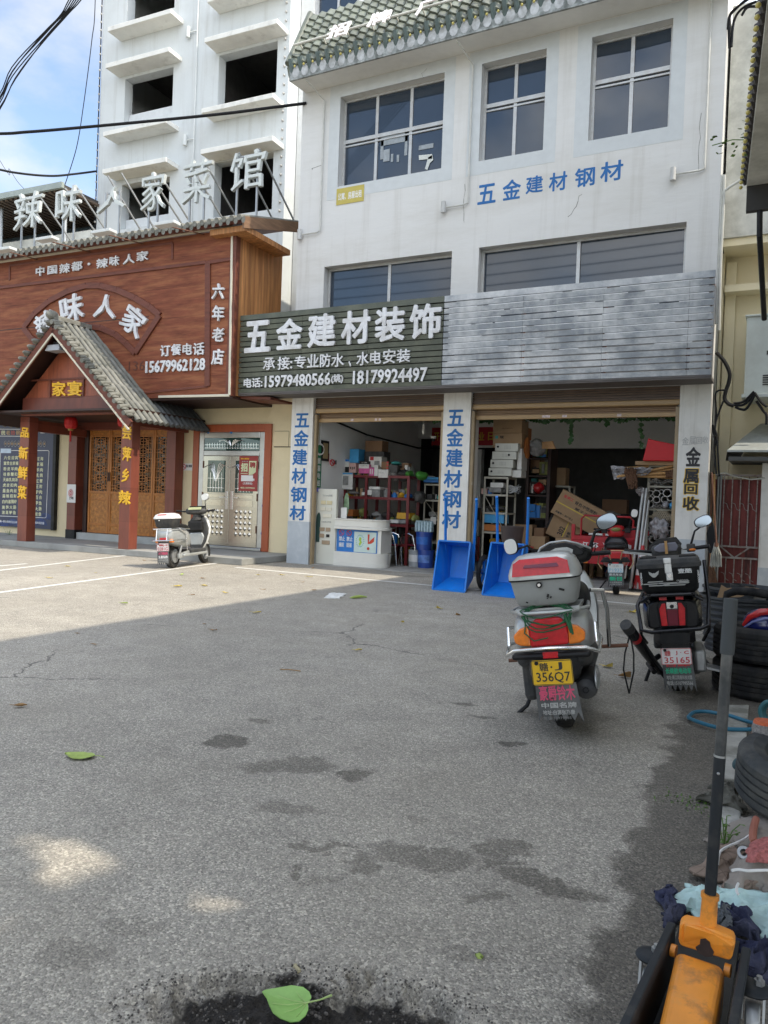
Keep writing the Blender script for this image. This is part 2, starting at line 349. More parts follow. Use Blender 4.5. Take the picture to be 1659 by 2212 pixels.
# lettering: every character is real geometry, traced from the font that ships with Blender
_GC={}
_RAW={}
def glyph(s,bold=.012,ext=0.0):
 k=(s,bold,ext)
 if k in _GC:return _GC[k]
 if(s,ext)not in _RAW:
  c=bpy.data.curves.new('lettering','FONT');c.body=s;c.size=1;c.extrude=max(ext,0);c.resolution_u=2
  if ext==0:c.fill_mode='FRONT'
  o=bpy.data.objects.new('lettering',c);COL.objects.link(o)
  dg=bpy.context.evaluated_depsgraph_get();m=bpy.data.meshes.new_from_object(o.evaluated_get(dg))
  _RAW[(s,ext)]=([v.co.copy()for v in m.vertices],[tuple(p.vertices)for p in m.polygons])
  bpy.data.objects.remove(o);bpy.data.curves.remove(c);bpy.data.meshes.remove(m)
 rv,rf=_RAW[(s,ext)];vs,fs=[],[]
 n=8 if bold>.014 else(4 if bold>0 else 1)
 for i in range(n):
  a=2*math.pi*i/n+.4;o_=len(vs);sh=1-.02*i
  vs+=[Vector((v.x+bold*math.cos(a)*(n>1),v.y+bold*math.sin(a)*(n>1),v.z*sh))for v in rv];fs+=[tuple(o_+q for q in f)for f in rf]
 x0=min(v.x for v in vs);x1=max(v.x for v in vs);y0=min(v.y for v in vs);y1=max(v.y for v in vs)
 vs=[((v.x-x0)/(x1-x0),(v.y-y0)/(y1-y0),v.z)for v in vs]
 _GC[k]=(vs,fs,(x1-x0)/(y1-y0));return _GC[k]
def put_text(mb,s,o,u,v,depth=0.0,bold=.012,shear=0.0,wob=0.0):
 """fit the text into the parallelogram o + a*u + b*v; depth sinks the extrusion behind the face"""
 o,u,v=Vector(o),Vector(u),Vector(v);n=u.cross(v).normalized()
 vs,fs,_=glyph(s,bold,.5 if depth else 0.0)
 P=[]
 for a,b,c in vs:
  q=o+u*(a+shear*(b-.5))+v*b
  if wob:q+=u*wob*math.sin(b*5+a*2)+v*wob*math.sin(a*4+1)
  if depth:q+=n*(c-.5)*depth
  P.append(q)
 mb.add(P,fs,False)
def text_xz(mb,s,x0,z0,x1,z1,y,depth=0.0,**k):
 put_text(mb,s,(x0,y,z0),(x1-x0,0,0),(0,0,z1-z0),depth,**k)
def box_px(P,bx):
 xm,ym=(bx[0]+bx[2])/2,(bx[1]+bx[3])/2
 return P(bx[0],ym).x,P(xm,bx[3]).z,P(bx[2],ym).x,P(xm,bx[1]).z
def text_px(mb,s,P,bx,y,depth=0.0,**k):
 x0,z0,x1,z1=box_px(P,bx);text_xz(mb,s,x0,z0,x1,z1,y,depth,**k)

def rrect(w,d,r,n=4,z=0.0,cx=0.0,cy=0.0):
 pts=[]
 for(sx,sy,a0)in((1,1,0),(-1,1,90),(-1,-1,180),(1,-1,270)):
  for k in range(n+1):
   a=R(a0+90*k/n);pts.append((cx+sx*(w/2-r)+r*math.cos(a),cy+sy*(d/2-r)+r*math.sin(a),z))
 return pts
def wall_sheet(mb,x0,x1,z0,z1,holes,y,th,reveal=None):
 """a wall with real openings: front, back, edges and reveals"""
 xs=sorted({x0,x1,*[h[0]for h in holes],*[h[2]for h in holes]});zs=sorted({z0,z1,*[h[1]for h in holes],*[h[3]for h in holes]})
 for i in range(len(xs)-1):
  for j in range(len(zs)-1):
   cx,cz=(xs[i]+xs[i+1])/2,(zs[j]+zs[j+1])/2
   if any(h[0]<cx<h[2]and h[1]<cz<h[3]for h in holes):continue
   for yy in(y,y+th):mb.quad((xs[i],yy,zs[j]),(xs[i+1],yy,zs[j]),(xs[i+1],yy,zs[j+1]),(xs[i],yy,zs[j+1]))
 for(a,b,c,d)in list(holes)+[(x0,z0,x1,z1)]:
  mb.quad((a,y,b),(c,y,b),(c,y+th,b),(a,y+th,b));mb.quad((a,y,d),(c,y,d),(c,y+th,d),(a,y+th,d))
  mb.quad((a,y,b),(a,y,d),(a,y+th,d),(a,y+th,b));mb.quad((c,y,b),(c,y,d),(c,y+th,d),(c,y+th,b))

def WM(th):
 m=MB();m.T=th.matrix_basis.inverted();return m

# ================================================================== SETTING: ground
def asphalt_mat():
 m=bpy.data.materials.new('asphalt');m.use_nodes=True;t=m.node_tree;b=t.nodes['Principled BSDF'];K=t.links.new
 N=t.nodes.new
 c=N('ShaderNodeTexCoord')
 def noise(sc,det=6,ro=.6):
  n=N('ShaderNodeTexNoise');n.inputs['Scale'].default_value=sc;n.inputs['Detail'].default_value=det;n.inputs['Roughness'].default_value=ro
  K(c.outputs['Object'],n.inputs['Vector']);return n
 def ramp(src,*st):
  r=N('ShaderNodeValToRGB');e=r.color_ramp.elements
  while len(e)<len(st):e.new(.5)
  for i,(p,v)in enumerate(st):e[i].position=p;e[i].color=(v if isinstance(v,tuple)else(v,v,v))+(1,)
  K(src,r.inputs[0]);return r.outputs[0]
 def mix(fac,a,bb,mode='MIX'):
  x=N('ShaderNodeMix');x.data_type='RGBA';x.blend_type=mode
  for i,v in((0,fac),(6,a),(7,bb)):
   if isinstance(v,(int,float)):x.inputs[i].default_value=v
   elif isinstance(v,tuple):x.inputs[i].default_value=v+(1,)
   else:K(v,x.inputs[i])
  return x.outputs[2]
 def mth(op,a,bb=0.0,clamp=False):
  x=N('ShaderNodeMath');x.operation=op;x.use_clamp=clamp
  for i,v in enumerate((a,bb)):
   if isinstance(v,(int,float)):x.inputs[i].default_value=v
   else:K(v,x.inputs[i])
  return x.outputs[0]
 v1=N('ShaderNodeTexVoronoi');v1.inputs['Scale'].default_value=135;K(c.outputs['Object'],v1.inputs['Vector'])
 v2=N('ShaderNodeTexVoronoi');v2.inputs['Scale'].default_value=300;K(c.outputs['Object'],v2.inputs['Vector'])
 sp=N('ShaderNodeSeparateColor');K(v1.outputs['Color'],sp.inputs[0]);sp2=N('ShaderNodeSeparateColor');K(v2.outputs['Color'],sp2.inputs[0])
 stone=ramp(sp.outputs[0],(0,(.13,.121,.104)),(.4,(.290,.270,.233)),(.8,(.40,.371,.315)),(.97,(.68,.63,.53)))
 fine=ramp(sp2.outputs[1],(0,(.145,.135,.117)),(.6,(.30,.281,.245)),(1,(.46,.427,.37)))
 col=mix(.4,stone,fine);col=mix(1.0,col,(1.14,1.13,1.11),'MULTIPLY')
 big=ramp(noise(.45,5).outputs[0],(.3,.82),(.7,1.12));col=mix(1.0,col,big,'MULTIPLY')
 mid=ramp(noise(3.2,6).outputs[0],(.3,.86),(.7,1.1));col=mix(1.0,col,mid,'MULTIPLY')
 warm=ramp(noise(1.1,4).outputs[0],(.45,0.0),(.75,.35));col=mix(warm,col,(.29,.26,.205))
 nd=noise(5.5,5);off=N('ShaderNodeVectorMath');off.operation='SUBTRACT';K(nd.outputs['Color'],off.inputs[0]);off.inputs[1].default_value=(.5,.5,.5)
 wv=N('ShaderNodeVectorMath');wv.operation='MULTIPLY_ADD';K(off.outputs[0],wv.inputs[0]);wv.inputs[1].default_value=(.28,.28,0);K(c.outputs['Object'],wv.inputs[2])
 nf=noise(24,6,.7);o2=N('ShaderNodeVectorMath');o2.operation='SUBTRACT';K(nf.outputs['Color'],o2.inputs[0]);o2.inputs[1].default_value=(.5,.5,.5);w2=N('ShaderNodeVectorMath');w2.operation='MULTIPLY_ADD';K(o2.outputs[0],w2.inputs[0]);w2.inputs[1].default_value=(.13,.13,0);K(wv.outputs[0],w2.inputs[2])
 tot=None
 for(x,y,rx,ry,a,amt)in STAINS:
  p=G(x,y);mp=N('ShaderNodeMapping');mp.vector_type='TEXTURE';mp.inputs['Location'].default_value=(p.x,p.y,0);mp.inputs['Rotation'].default_value=(0,0,R(27+a));mp.inputs['Scale'].default_value=(rx*.85,ry*.85,1)
  K(w2.outputs[0],mp.inputs[0]);ln=N('ShaderNodeVectorMath');ln.operation='LENGTH';K(mp.outputs[0],ln.inputs[0])
  mr=N('ShaderNodeMapRange');mr.interpolation_type='SMOOTHSTEP';mr.inputs[1].default_value=.72;mr.inputs[2].default_value=1.12;mr.inputs[3].default_value=amt;mr.inputs[4].default_value=0
  K(ln.outputs['Value'],mr.inputs[0]);tot=mr.outputs[0]if tot is None else mth('MAXIMUM',tot,mr.outputs[0])
 # oil soaked strip along the tyre workshop
 sx=N('ShaderNodeSeparateXYZ');K(w2.outputs[0],sx.inputs[0])
 edge=mth('ADD',sx.outputs[0],mth('MULTIPLY',sx.outputs[1],.035));n5=noise(1.7,5);edge=mth('ADD',edge,mth('MULTIPLY',n5.outputs[0],.55))
 mr=N('ShaderNodeMapRange');mr.interpolation_type='SMOOTHSTEP';K(edge,mr.inputs[0]);mr.inputs[1].default_value=-.13;mr.inputs[2].default_value=-.04;mr.inputs[3].default_value=0;mr.inputs[4].default_value=.85
 near=N('ShaderNodeMapRange');K(sx.outputs[1],near.inputs[0]);near.inputs[1].default_value=6.5;near.inputs[2].default_value=8.5;near.inputs[3].default_value=1;near.inputs[4].default_value=0
 sp3=ramp(noise(9,4).outputs[0],(.62,0.0),(.70,.5));tot=mth('MAXIMUM',mth('MAXIMUM',tot,mth('MULTIPLY',sp3,ramp(noise(.8,3).outputs[0],(.45,0.0),(.62,1.0)))),mth('MULTIPLY',mr.outputs[0],near.outputs[0]))
 dk=mix(1.0,col,(.33,.32,.31),'MULTIPLY');col=mix(tot,col,dk)
 ck=N('ShaderNodeTexVoronoi');ck.feature='DISTANCE_TO_EDGE';ck.inputs['Scale'].default_value=.42;K(wv.outputs[0],ck.inputs['Vector'])
 cw_=mth('MULTIPLY',mth('LESS_THAN',ck.outputs['Distance'],.0042),ramp(noise(.5,3).outputs[0],(.52,0.0),(.60,.7)));col=mix(cw_,col,(.045,.042,.038))
 # crumbled soil at the broken edge close to the camera
 p=G(655,2185);mp=N('ShaderNodeMapping');mp.vector_type='TEXTURE';mp.inputs['Location'].default_value=(p.x,p.y,0);mp.inputs['Rotation'].default_value=(0,0,R(27));mp.inputs['Scale'].default_value=(.36,.12,1)
 K(w2.outputs[0],mp.inputs[0]);ln=N('ShaderNodeVectorMath');ln.operation='LENGTH';K(mp.outputs[0],ln.inputs[0])
 mr=N('ShaderNodeMapRange');mr.interpolation_type='SMOOTHSTEP';mr.inputs[1].default_value=.85;mr.inputs[2].default_value=1.2;mr.inputs[3].default_value=1;mr.inputs[4].default_value=0;K(ln.outputs['Value'],mr.inputs[0])
 soil=ramp(noise(60,8,.7).outputs[0],(.3,(.008,.0075,.007)),(.6,(.03,.025,.02)),(.8,(.085,.065,.05)))
 col=mix(mr.outputs[0],col,soil)
 K(col,b.inputs['Base Color']);b.inputs['Roughness'].default_value=.88
 bp=N('ShaderNodeBump');bp.inputs['Strength'].default_value=.65;bp.inputs['Distance'].default_value=.006;K(v1.outputs['Distance'],bp.inputs['Height']);bp.invert=True
 K(bp.outputs[0],b.inputs['Normal']);return m
STAINS=[(487,1602,.13,.12,0,.85),(560,1557,.10,.05,0,.6),(625,1654,.28,.15,10,.55),(765,1675,.10,.10,0,.75),(610,1745,.16,.10,0,.4),(998,1520,.10,.05,0,.75),
 (1040,1550,.11,.05,-20,.65),(1099,1607,.10,.06,0,.85),(919,1849,.27,.12,-5,.6),(1091,1833,.16,.09,0,.6),(1080,1862,.08,.05,0,.7),(1162,1907,.24,.08,-28,.75),
 (1243,1927,.10,.07,0,.6),(1044,1942,.09,.05,0,.5),(698,1830,.2,.03,-8,.6),(776,1864,.07,.09,0,.55),(630,1881,.05,.04,0,.6),(905,1770,.06,.04,0,.4),
 (1230,1545,.35,.22,0,.45),(700,1900,.08,.05,0,.3),(300,2000,.12,.06,15,.35),(160,2060,.15,.08,0,.35),(1010,2060,.1,.05,0,.4),(1420,1370,.7,.3,0,.4),(900,1245,.5,.2,0,.45),(1300,1310,.8,.3,0,.35)]
g=MB();x0,x1,y0,y1=-150,120,-80,260
pc=G(655,2185);pu=Vector((math.cos(R(27)),math.sin(R(27)),0));pv=Vector((-pu.y,pu.x,0));X0,X1,Y0_,Y1_=pc.x-.62,pc.x+.62,pc.y-.5,pc.y+.5
for a,b,c,d in((x0,y0,x1,Y0_),(x0,Y1_,x1,y1),(x0,Y0_,X0,Y1_),(X1,Y0_,x1,Y1_)):g.quad((a,b,0),(c,b,0),(c,d,0),(a,d,0))
NX,NY=150,120;vs=[]
for i in range(NX+1):
 for j in range(NY+1):
  p=Vector((X0+(X1-X0)*i/NX,Y0_+(Y1_-Y0_)*j/NY,0));q=p-pc;w=Vector((mnoise.noise(p*7),mnoise.noise(p*7+Vector((5,0,0))),0))*.09+Vector((mnoise.noise(p*26),mnoise.noise(p*26+Vector((5,0,0))),0))*.045
  q=q+w;e_=math.hypot(q.dot(pu)/.40,q.dot(pv)/.15);k=max(0,min(1,(1.15-e_)/.28));k=k*k*(3-2*k);ed=min(i,NX-i,j,NY-j)/6
  vs.append((p.x,p.y,(-.042*k+k*.016*mnoise.noise(p*30)+k*.01*mnoise.noise(p*70)+(.006*max(0,1-abs(e_-1.25)*4)*abs(mnoise.noise(p*40))))*min(1,ed)))
g.add(vs,[(i*(NY+1)+j,(i+1)*(NY+1)+j,(i+1)*(NY+1)+j+1,i*(NY+1)+j+1)for i in range(NX)for j in range(NY)],True)
tag(g.build('ground',asphalt_mat()),kind='structure')
line_m=mat('road_paint',(.72,.71,.66),.7,var=.08,sc=20,dirt=(.3,.3,.29),dsc=9,damt=.6,edge=(.55,.72))
def road_line(pts,w=.085):
 m=MB()
 for a,b in zip(pts[:-1],pts[1:]):
  a,b=Vector((a.x,a.y,.004)),Vector((b.x,b.y,.004));d=(b-a).normalized();n=Vector((-d.y,d.x,0))*w/2
  k=24
  for i in range(k):
   p,q=a.lerp(b,i/k),a.lerp(b,(i+1)/k);m.quad(p-n,q-n,q+n,p+n)
 tag(m.build('road_marking',line_m),kind='structure')
road_line([G(-420,1337),G(497,1213)]);road_line([G(-300,1268),G(290,1198)]);road_line([G(-200,1239),G(58,1218)])
road_line([G(265,1188),G(470,1206)],.07)
lA=G(520,1225);road_line([Vector((lA.x,11.35,0)),Vector((1.0,11.2,0))],.1)
sm=MB()
for(a,b,c,d)in(((1566,1528),(1618,1528),(1606,1690),(1552,1690)),((1551,1700),(1605,1700),(1596,1830),(1540,1830)),((1540,1840),(1597,1840),(1590,1960),(1530,1960))):
 P4=[G(*q)for q in(a,b,c,d)];lo=[Vector((p.x,p.y,0))for p in P4];up=[Vector((p.x,p.y,.018))for p in P4]
 sm.add(lo+up,[(4,5,6,7),(0,1,5,4),(1,2,6,5),(2,3,7,6),(3,0,4,7)])
tag(sm.build('kerb',mat('pale_kerb_stone',(.42,.41,.37),.9,var=.2,sc=9,bump=.5,bsc=30,dirt=(.12,.12,.09),dsc=4,damt=.7),bev=.006),kind='structure')

# ================================================================== SHOP BUILDING
Y0=13.0
def PS(x,y):return PY(x,y,Y0)
shop=thing('shop_building','white plastered three storey shop with two open shutter bays and a green tiled roof edge','building',(-4.95,13,0))
XL,XR=-8.88,-1.03
def hole(l,r,t,b):return(PS(*l).x,PS(*b).z,PS(*r).x,PS(*t).z)
h3=[hole((733,300),(957,260),(845,184),(845,383)),hole((1038,245),(1177,215),(1109,122),(1105,336)),hole((1275,190),(1450,155),(1367,60),(1357,289))]
h2=[(-8.23,4.55,-5.5,5.92),(-4.98,4.55,-1.5,5.92)]
m=WM(shop);wall_sheet(m,XL,XR,3.34,10.4,h3+h2,Y0,.28)
m.b2((XL,13.28,3.34),(XL+.25,21,10.4));m.b2((XR-.22,13.28,0),(XR,21,10.4));m.b2((XL,13.28,0),(XL+.25,21,3.34));m.b2((XL,21,0),(XR,21.2,10.4));m.b2((XL-.1,13.1,10.401),(XR,21.2,10.6))
m.build('wall',white_wall,shop)
m=WM(shop);m.b2((XL+.25,13.28,3.35),(XR-.22,21,3.5));m.b2((XL+.25,13.29,6.4),(XR-.22,21,6.55));m.build('floor_slab',room_wall,shop)
# painted window borders, windows
pb=mat('pale_blue_border_paint',(.575,.60,.60),.85,var=.05)
for k,h in enumerate(h3):
 m=WM(shop);b=.24
 for(a,c)in(((h[0]-b,h[1]-b),(h[0],h[3]+b)),((h[2],h[1]-b),(h[2]+b*.9,h[3]+b)),((h[0],h[3]),(h[2],h[3]+b)),((h[0],h[1]-b),(h[2],h[1]))):
  m.b2((a[0],Y0-.003,a[1]),(c[0],Y0+.01,c[1]))
 m.build('painted_border',pb,shop)
def window(par,h,y,cols,transom,fr=.045,nm='window'):
 x0_,z0_,x1_,z1_=h;m=WM(par)
 for(a,c)in(((x0_,z0_),(x0_+fr,z1_)),((x1_-fr,z0_),(x1_,z1_)),((x0_+fr,z1_-fr),(x1_-fr,z1_)),((x0_+fr,z0_),(x1_-fr,z0_+fr))):
  m.b2((a[0],y,a[1]),(c[0],y+.07,c[1]))
 zt=z0_+(z1_-z0_)*transom if transom else None
 for i in range(1,cols):
  x=x0_+(x1_-x0_)*i/cols;m.b2((x-.03,y+.01,z0_+fr),(x+.03,y+.06,z1_-fr))
 if zt:m.b2((x0_+fr,y-.004,zt-.035),(x1_-fr,y+.066,zt+.035));m.b2((x0_+fr,y+.002,zt-.1),(x1_-fr,y+.05,zt-.072))
 o=m.build(nm,alu,par)
 for i in range(cols):
  for(a,c)in(((z0_+.05,(zt or z1_)-.04),)if not zt else((z0_+.05,zt-.04),(zt+.04,z1_-.05))):
   m=WM(par);xa,xb=x0_+(x1_-x0_)*i/cols+.034,x0_+(x1_-x0_)*(i+1)/cols-.034
   tl=rnd.uniform(-.012,.012);m.add([(xa,y+.03+tl,a),(xb,y+.03-tl,a),(xb,y+.03-tl,c),(xa,y+.03+tl,c),(xa,y+.036+tl,a),(xb,y+.036-tl,a),(xb,y+.036-tl,c),(xa,y+.036+tl,c)],[(0,1,2,3),(4,5,6,7),(0,1,5,4),(2,3,7,6)])
   m.build('pane',win_glass,o)
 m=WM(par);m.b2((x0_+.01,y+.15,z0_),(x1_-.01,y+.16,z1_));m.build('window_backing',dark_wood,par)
 return o
w1=window(shop,h3[0],Y0+.16,3,.53);window(shop,h3[1],Y0+.16,2,.60);window(shop,h3[2],Y0+.16,2,.60)
window(shop,h2[0],Y0+.18,2,None);window(shop,h2[1],Y0+.18,2,None)
film=mat('torn_window_film',(.30,.33,.35),.6,var=.3,sc=14)
m=WM(shop);yy=Y0+.18
zf=zm(1100,0,1.508)
for(a,b,c,d)in((640,830,800,850),(638,850,652,960),(785,800,797,935),(655,905,690,970),(700,930,712,975),(735,935,748,975),(868,880,955,890)):
 p,q=PY(*zf(a,b),yy),PY(*zf(c,d),yy);m.b2((p.x,yy-.002,q.z),(q.x,yy+.004,p.z))
m.build('torn_film',film,w1)
m=WM(shop)
for poly in(((868,938),(948,930),(950,958),(870,966)),((925,950),(950,935),(955,965),(935,985),(920,1025),(905,1020))):
 pts=[PY(*zf(*p),yy)for p in poly];m.prism([(p.x,p.z)for p in pts],yy-.008,yy-.002)
m.build('torn_paper',mat('pale_paper',(.62,.64,.60),.7),w1)
# facade lettering, rental sticker, pipes
zb=zm(2100,0,1.7068)
mb=WM(shop)
for ch,bx in zip('五金建材钢材',((1032,398,1071,440),(1086,388,1125,431),(1136,380,1173,417),(1186,372,1225,412),(1242,362,1285,403),(1297,348,1346,391))):
 text_px(mb,ch,PS,bx,Y0-.004,.008,bold=.02)
mb.build('painted_lettering',text_blue,shop)
st=WM(shop);p,q=PS(728,409),PS(786,434);st.b2((p.x,Y0-.012,q.z),(q.x,Y0-.004,p.z));so_=st.build('rental_sticker',mat('yellow_sticker',(.50,.41,.09),.5),shop)
mb=WM(shop);text_px(mb,'公寓、房屋出租',PS,(731,414,782,430),Y0-.014,.003,bold=.02);mb.build('lettering',t_white,so_)
def pipe(pts,r=.022,m_=None,nm='drain_pipe',elbow=True):
 m=WM(shop);m.tube(pts,r,8);m.build(nm,m_ or whitep,shop)
for(xt,yt,xm,ym,xb,yb)in((705,205,700,360,693,500),(1028,105,1018,300,1010,440),(1538,0,1528,200,1522,366)):
 a,b=PS(xt,yt),PS(xb,yb);xx=(a.x+b.x)/2
 top=[(xx-.12,12.45,9.38),(xx,Y0-.05,9.2)]if xt<1500 else[(xx,Y0-.05,10.3)]
 pipe(top+[(xx,Y0-.05,b.z+.08),(xx,Y0-.05,b.z),(xx-.06,Y0-.06,b.z-.03),(xx-.42,Y0-.06,b.z-.03)],.017,mat('cream_pvc_pipe',(.55,.55,.51),.6))
 m=WM(shop);m.cyl((xx-.46,Y0-.08,b.z-.03),.045,.2,'Z',12);m.build('pipe_spout',mat('grey_pipe_spout',(.5,.5,.48),.5),shop)
# mansard roof
roof=WM(shop);e0=Vector((0,12.40,9.69));e1=Vector((0,13.12,11.05));sl_=(e1-e0);nrm=Vector((0,-sl_.z,sl_.y)).normalized()
rx0,rx1,per=XL+.08,XR+.35,.205
nx=int((rx1-rx0)/per*8);rows=8
for r_ in range(rows):
 pr=[e0+sl_*(r_/rows)+nrm*.055,e0+sl_*((r_+1.12)/rows)+nrm*.012]
 ring=[]
 for p in pr:
  ln=[]
  for i in range(nx+1):
   x=rx0+(rx1-rx0)*i/nx;ph=(x-rx0)/per*2*math.pi
   ln.append((x,p.y+nrm.y*.034*math.sin(ph)+rnd.uniform(-.003,.003),p.z+nrm.z*.034*math.sin(ph)+.01*math.sin(ph*2)))
  ring.append(ln)
 ring.append([(x,y+.02,z-.022)for(x,y,z)in ring[0]]);ring=[ring[2],ring[0],ring[1]]
 roof.loft(ring,caps=False,closed=False)
ro=roof.build('tiled_roof',tile_green,shop,auto=60)
m=WM(shop);m.prism([(12.38,9.66),(13.12,11.02),(13.2,11.02),(13.2,9.5),(12.45,9.5)],rx0-.05,rx0+.02,'X');m.tube([(rx0-.02,e0.y-.04,e0.z+.03),(rx0-.02,e1.y-.04,e1.z+.05)],.06,8);m.build('roof_end',tile_green,ro)
m=WM(shop);m2=WM(shop);m3=[]
k=0;x=rx0+per*.25
while x<rx1:
 m.lathe([(.001,-.16),(.058,-.16),(.052,.14)],(x,12.40,9.66),'Z',8,rot('X',22));m3.append((x+per*.5,12.345,9.63))
 m2.disc((x+per*.5,12.385,9.535),.078,'Y',10,rz=.105);x+=per
m.build('drip_tile',tile_drip,ro);m2.build('disc_tile',tile_white,ro);bulbs(ro,m3,.05,mat('amber_bulb',(.50,.42,.12),.3,var=.4,sc=3),shop.matrix_basis.inverted())
m=WM(shop);m.b2((rx0,12.39,9.40),(rx1,12.43,9.66));m.build('eave_board',mat('mottled_eave_board',(.33,.35,.34),.8,var=.4,sc=7,dirt=(.08,.09,.08),dsc=5,damt=.8),ro)
m=WM(shop);m.add([(rx0,12.40,9.401),(rx1,12.40,9.401),(rx1,12.998,9.46),(rx0,12.998,9.46),(rx0,12.43,9.68),(rx1,12.43,9.68),(rx1,12.998,9.68),(rx0,12.998,9.68)],[(0,1,2,3),(0,3,7,4),(1,2,6,5),(4,5,6,7),(0,1,5,4),(3,2,6,7)]);m.build('soffit',mat('soffit_plaster',(.70,.69,.65),.85,var=.05,dirt=(.42,.40,.34),dsc=1.4,damt=.45,edge=(.55,.8)),ro)
m=WM(shop)
for q in(.24,):
 p=e0+sl_*q+nrm*.17;m.tube([(rx0+.05,p.y,p.z),(rx1,p.y,p.z)],.022,6)
 xx=rx0+.2
 while xx<rx1:m.bar((xx,p.y,p.z),(xx,p.y-nrm.y*.14,p.z-nrm.z*.14),.02);xx+=.52
m.build('light_rail',mat('pale_rail',(.55,.54,.48),.5),ro)
def PSl(x,y):return hit(x,y,nrm,e0+nrm*.3)
for ch,(xa,ya,xb,yb)in(('招',(300,238,462,120)),('牌',(548,162,712,46)),('广',(840,92,985,-30)),('告',(1085,10,1250,-105)),('位',(1330,-70,1490,-180))):
 z=zm(1100,0,1.508);a,b=PSl(*z(xa,ya)),PSl(*z(xb,yb));v=Vector((0,sl_.y,sl_.z)).normalized()
 hgt=(b-a).dot(v);lm=WM(shop);put_text(lm,ch,a,(b.x-a.x,0,0),v*hgt,.03,bold=.018);lm.build('roof_letter',mat('pinkish_white_letter',(.92,.86,.84),.5),ro)
# pilasters with painted lettering
def pilaster(xa,xb,dz):
 m=WM(shop);m.b2((xa,Y0,dz),(xb,Y0+.45,3.335));o=m.build('pilaster',pil_m,shop)
 m=WM(shop);m.b2((xa-.004,Y0-.004,0),(xb+.004,Y0+.452,dz));m.build('grey_dado',dado_m,o);return o
P1=pilaster(-8.88,-8.37,PS(640,1126).z);P2=pilaster(-5.55,-5.02,PS(980,1175).z);P3=pilaster(-1.49,-1.03,PS(1500,1166).z)
z6=zm(1100,1500,2.0737)
def pil_text(par,chars,boxes,m_,bold=.025,y=Y0-.006):
 mb=WM(shop)
 for ch,bx in zip(chars,boxes):
  a,b=z6(bx[0],bx[1]),z6(bx[2],bx[3]);text_px(mb,ch,PS,(a[0],a[1],b[0],b[1]),y,.006,bold=bold)
 return mb.build('painted_lettering',m_,par)
pil_text(P1,'五金建材钢材',((168,318,284,435),(158,458,278,590),(145,615,268,748),(138,772,262,902),(130,928,262,1055),(122,1082,254,1205)),text_blue)
pil_text(P2,'五金建材钢材',((1432,288,1568,424),(1424,445,1562,592),(1418,612,1558,765),(1400,788,1550,935),(1390,955,1545,1100),(1385,1125,1540,1272)),text_blue)
z4=zm(2500,1600,2.766)
def p3_text(par,chars,boxes,m_,bold,y,gx=0):
 mb=WM(shop)
 for ch,bx in zip(chars,boxes):
  a,b=z4(bx[0]-gx,bx[1]-gx),z4(bx[2]+gx,bx[3]+gx);text_px(mb,ch,PS,(a[0],a[1],b[0],b[1]),y,.004,bold=bold)
 return mb.build('painted_lettering',m_,par)
bb=((672,520,838,735),(648,762,815,920),(655,930,802,1042),(640,1070,818,1220))
p3_text(P3,'金属回收',bb,text_black,.03,Y0-.008)
p3_text(P3,'属回收',bb[1:],text_yellow,.075,Y0-.003,8)
p3_text(P3,'金属回收',((632,412,706,498),(712,402,782,495),(790,410,852,486),(860,400,920,480)),text_faint,.005,Y0-.004)
rk_=random.Random(4);ckm=mat('crack_shade',(.08,.07,.05),.9)
def crack(par,x,z,n,dx,dz,y):
 m=WM(par);p=Vector((x,y,z))
 for k in range(n):
  q=p+Vector((dx*rk_.uniform(-.4,1.6)+rk_.uniform(-.02,.02),0,dz*rk_.uniform(.3,1.5)));m.bar(p,q,.006*rk_.uniform(.5,1.2),.004,up=(0,1,0));p=q
 m.build('plaster_crack',ckm,par)
for a in((-1.32,3.1,7,.01,-.10),(-1.2,2.95,6,.015,-.09),(-1.4,2.6,5,.05,.01),(-1.12,2.2,6,-.01,-.12)):crack(P3,*a,Y0-.001)
for a in((-6.2,9.2,7,.05,.03),(-8.6,7.9,6,.07,.01),(-3.4,6.25,6,.03,.06),(-5.3,7.1,6,.01,-.1),(-1.35,7.6,7,-.02,-.1)):crack(shop,*a,Y0-.001)
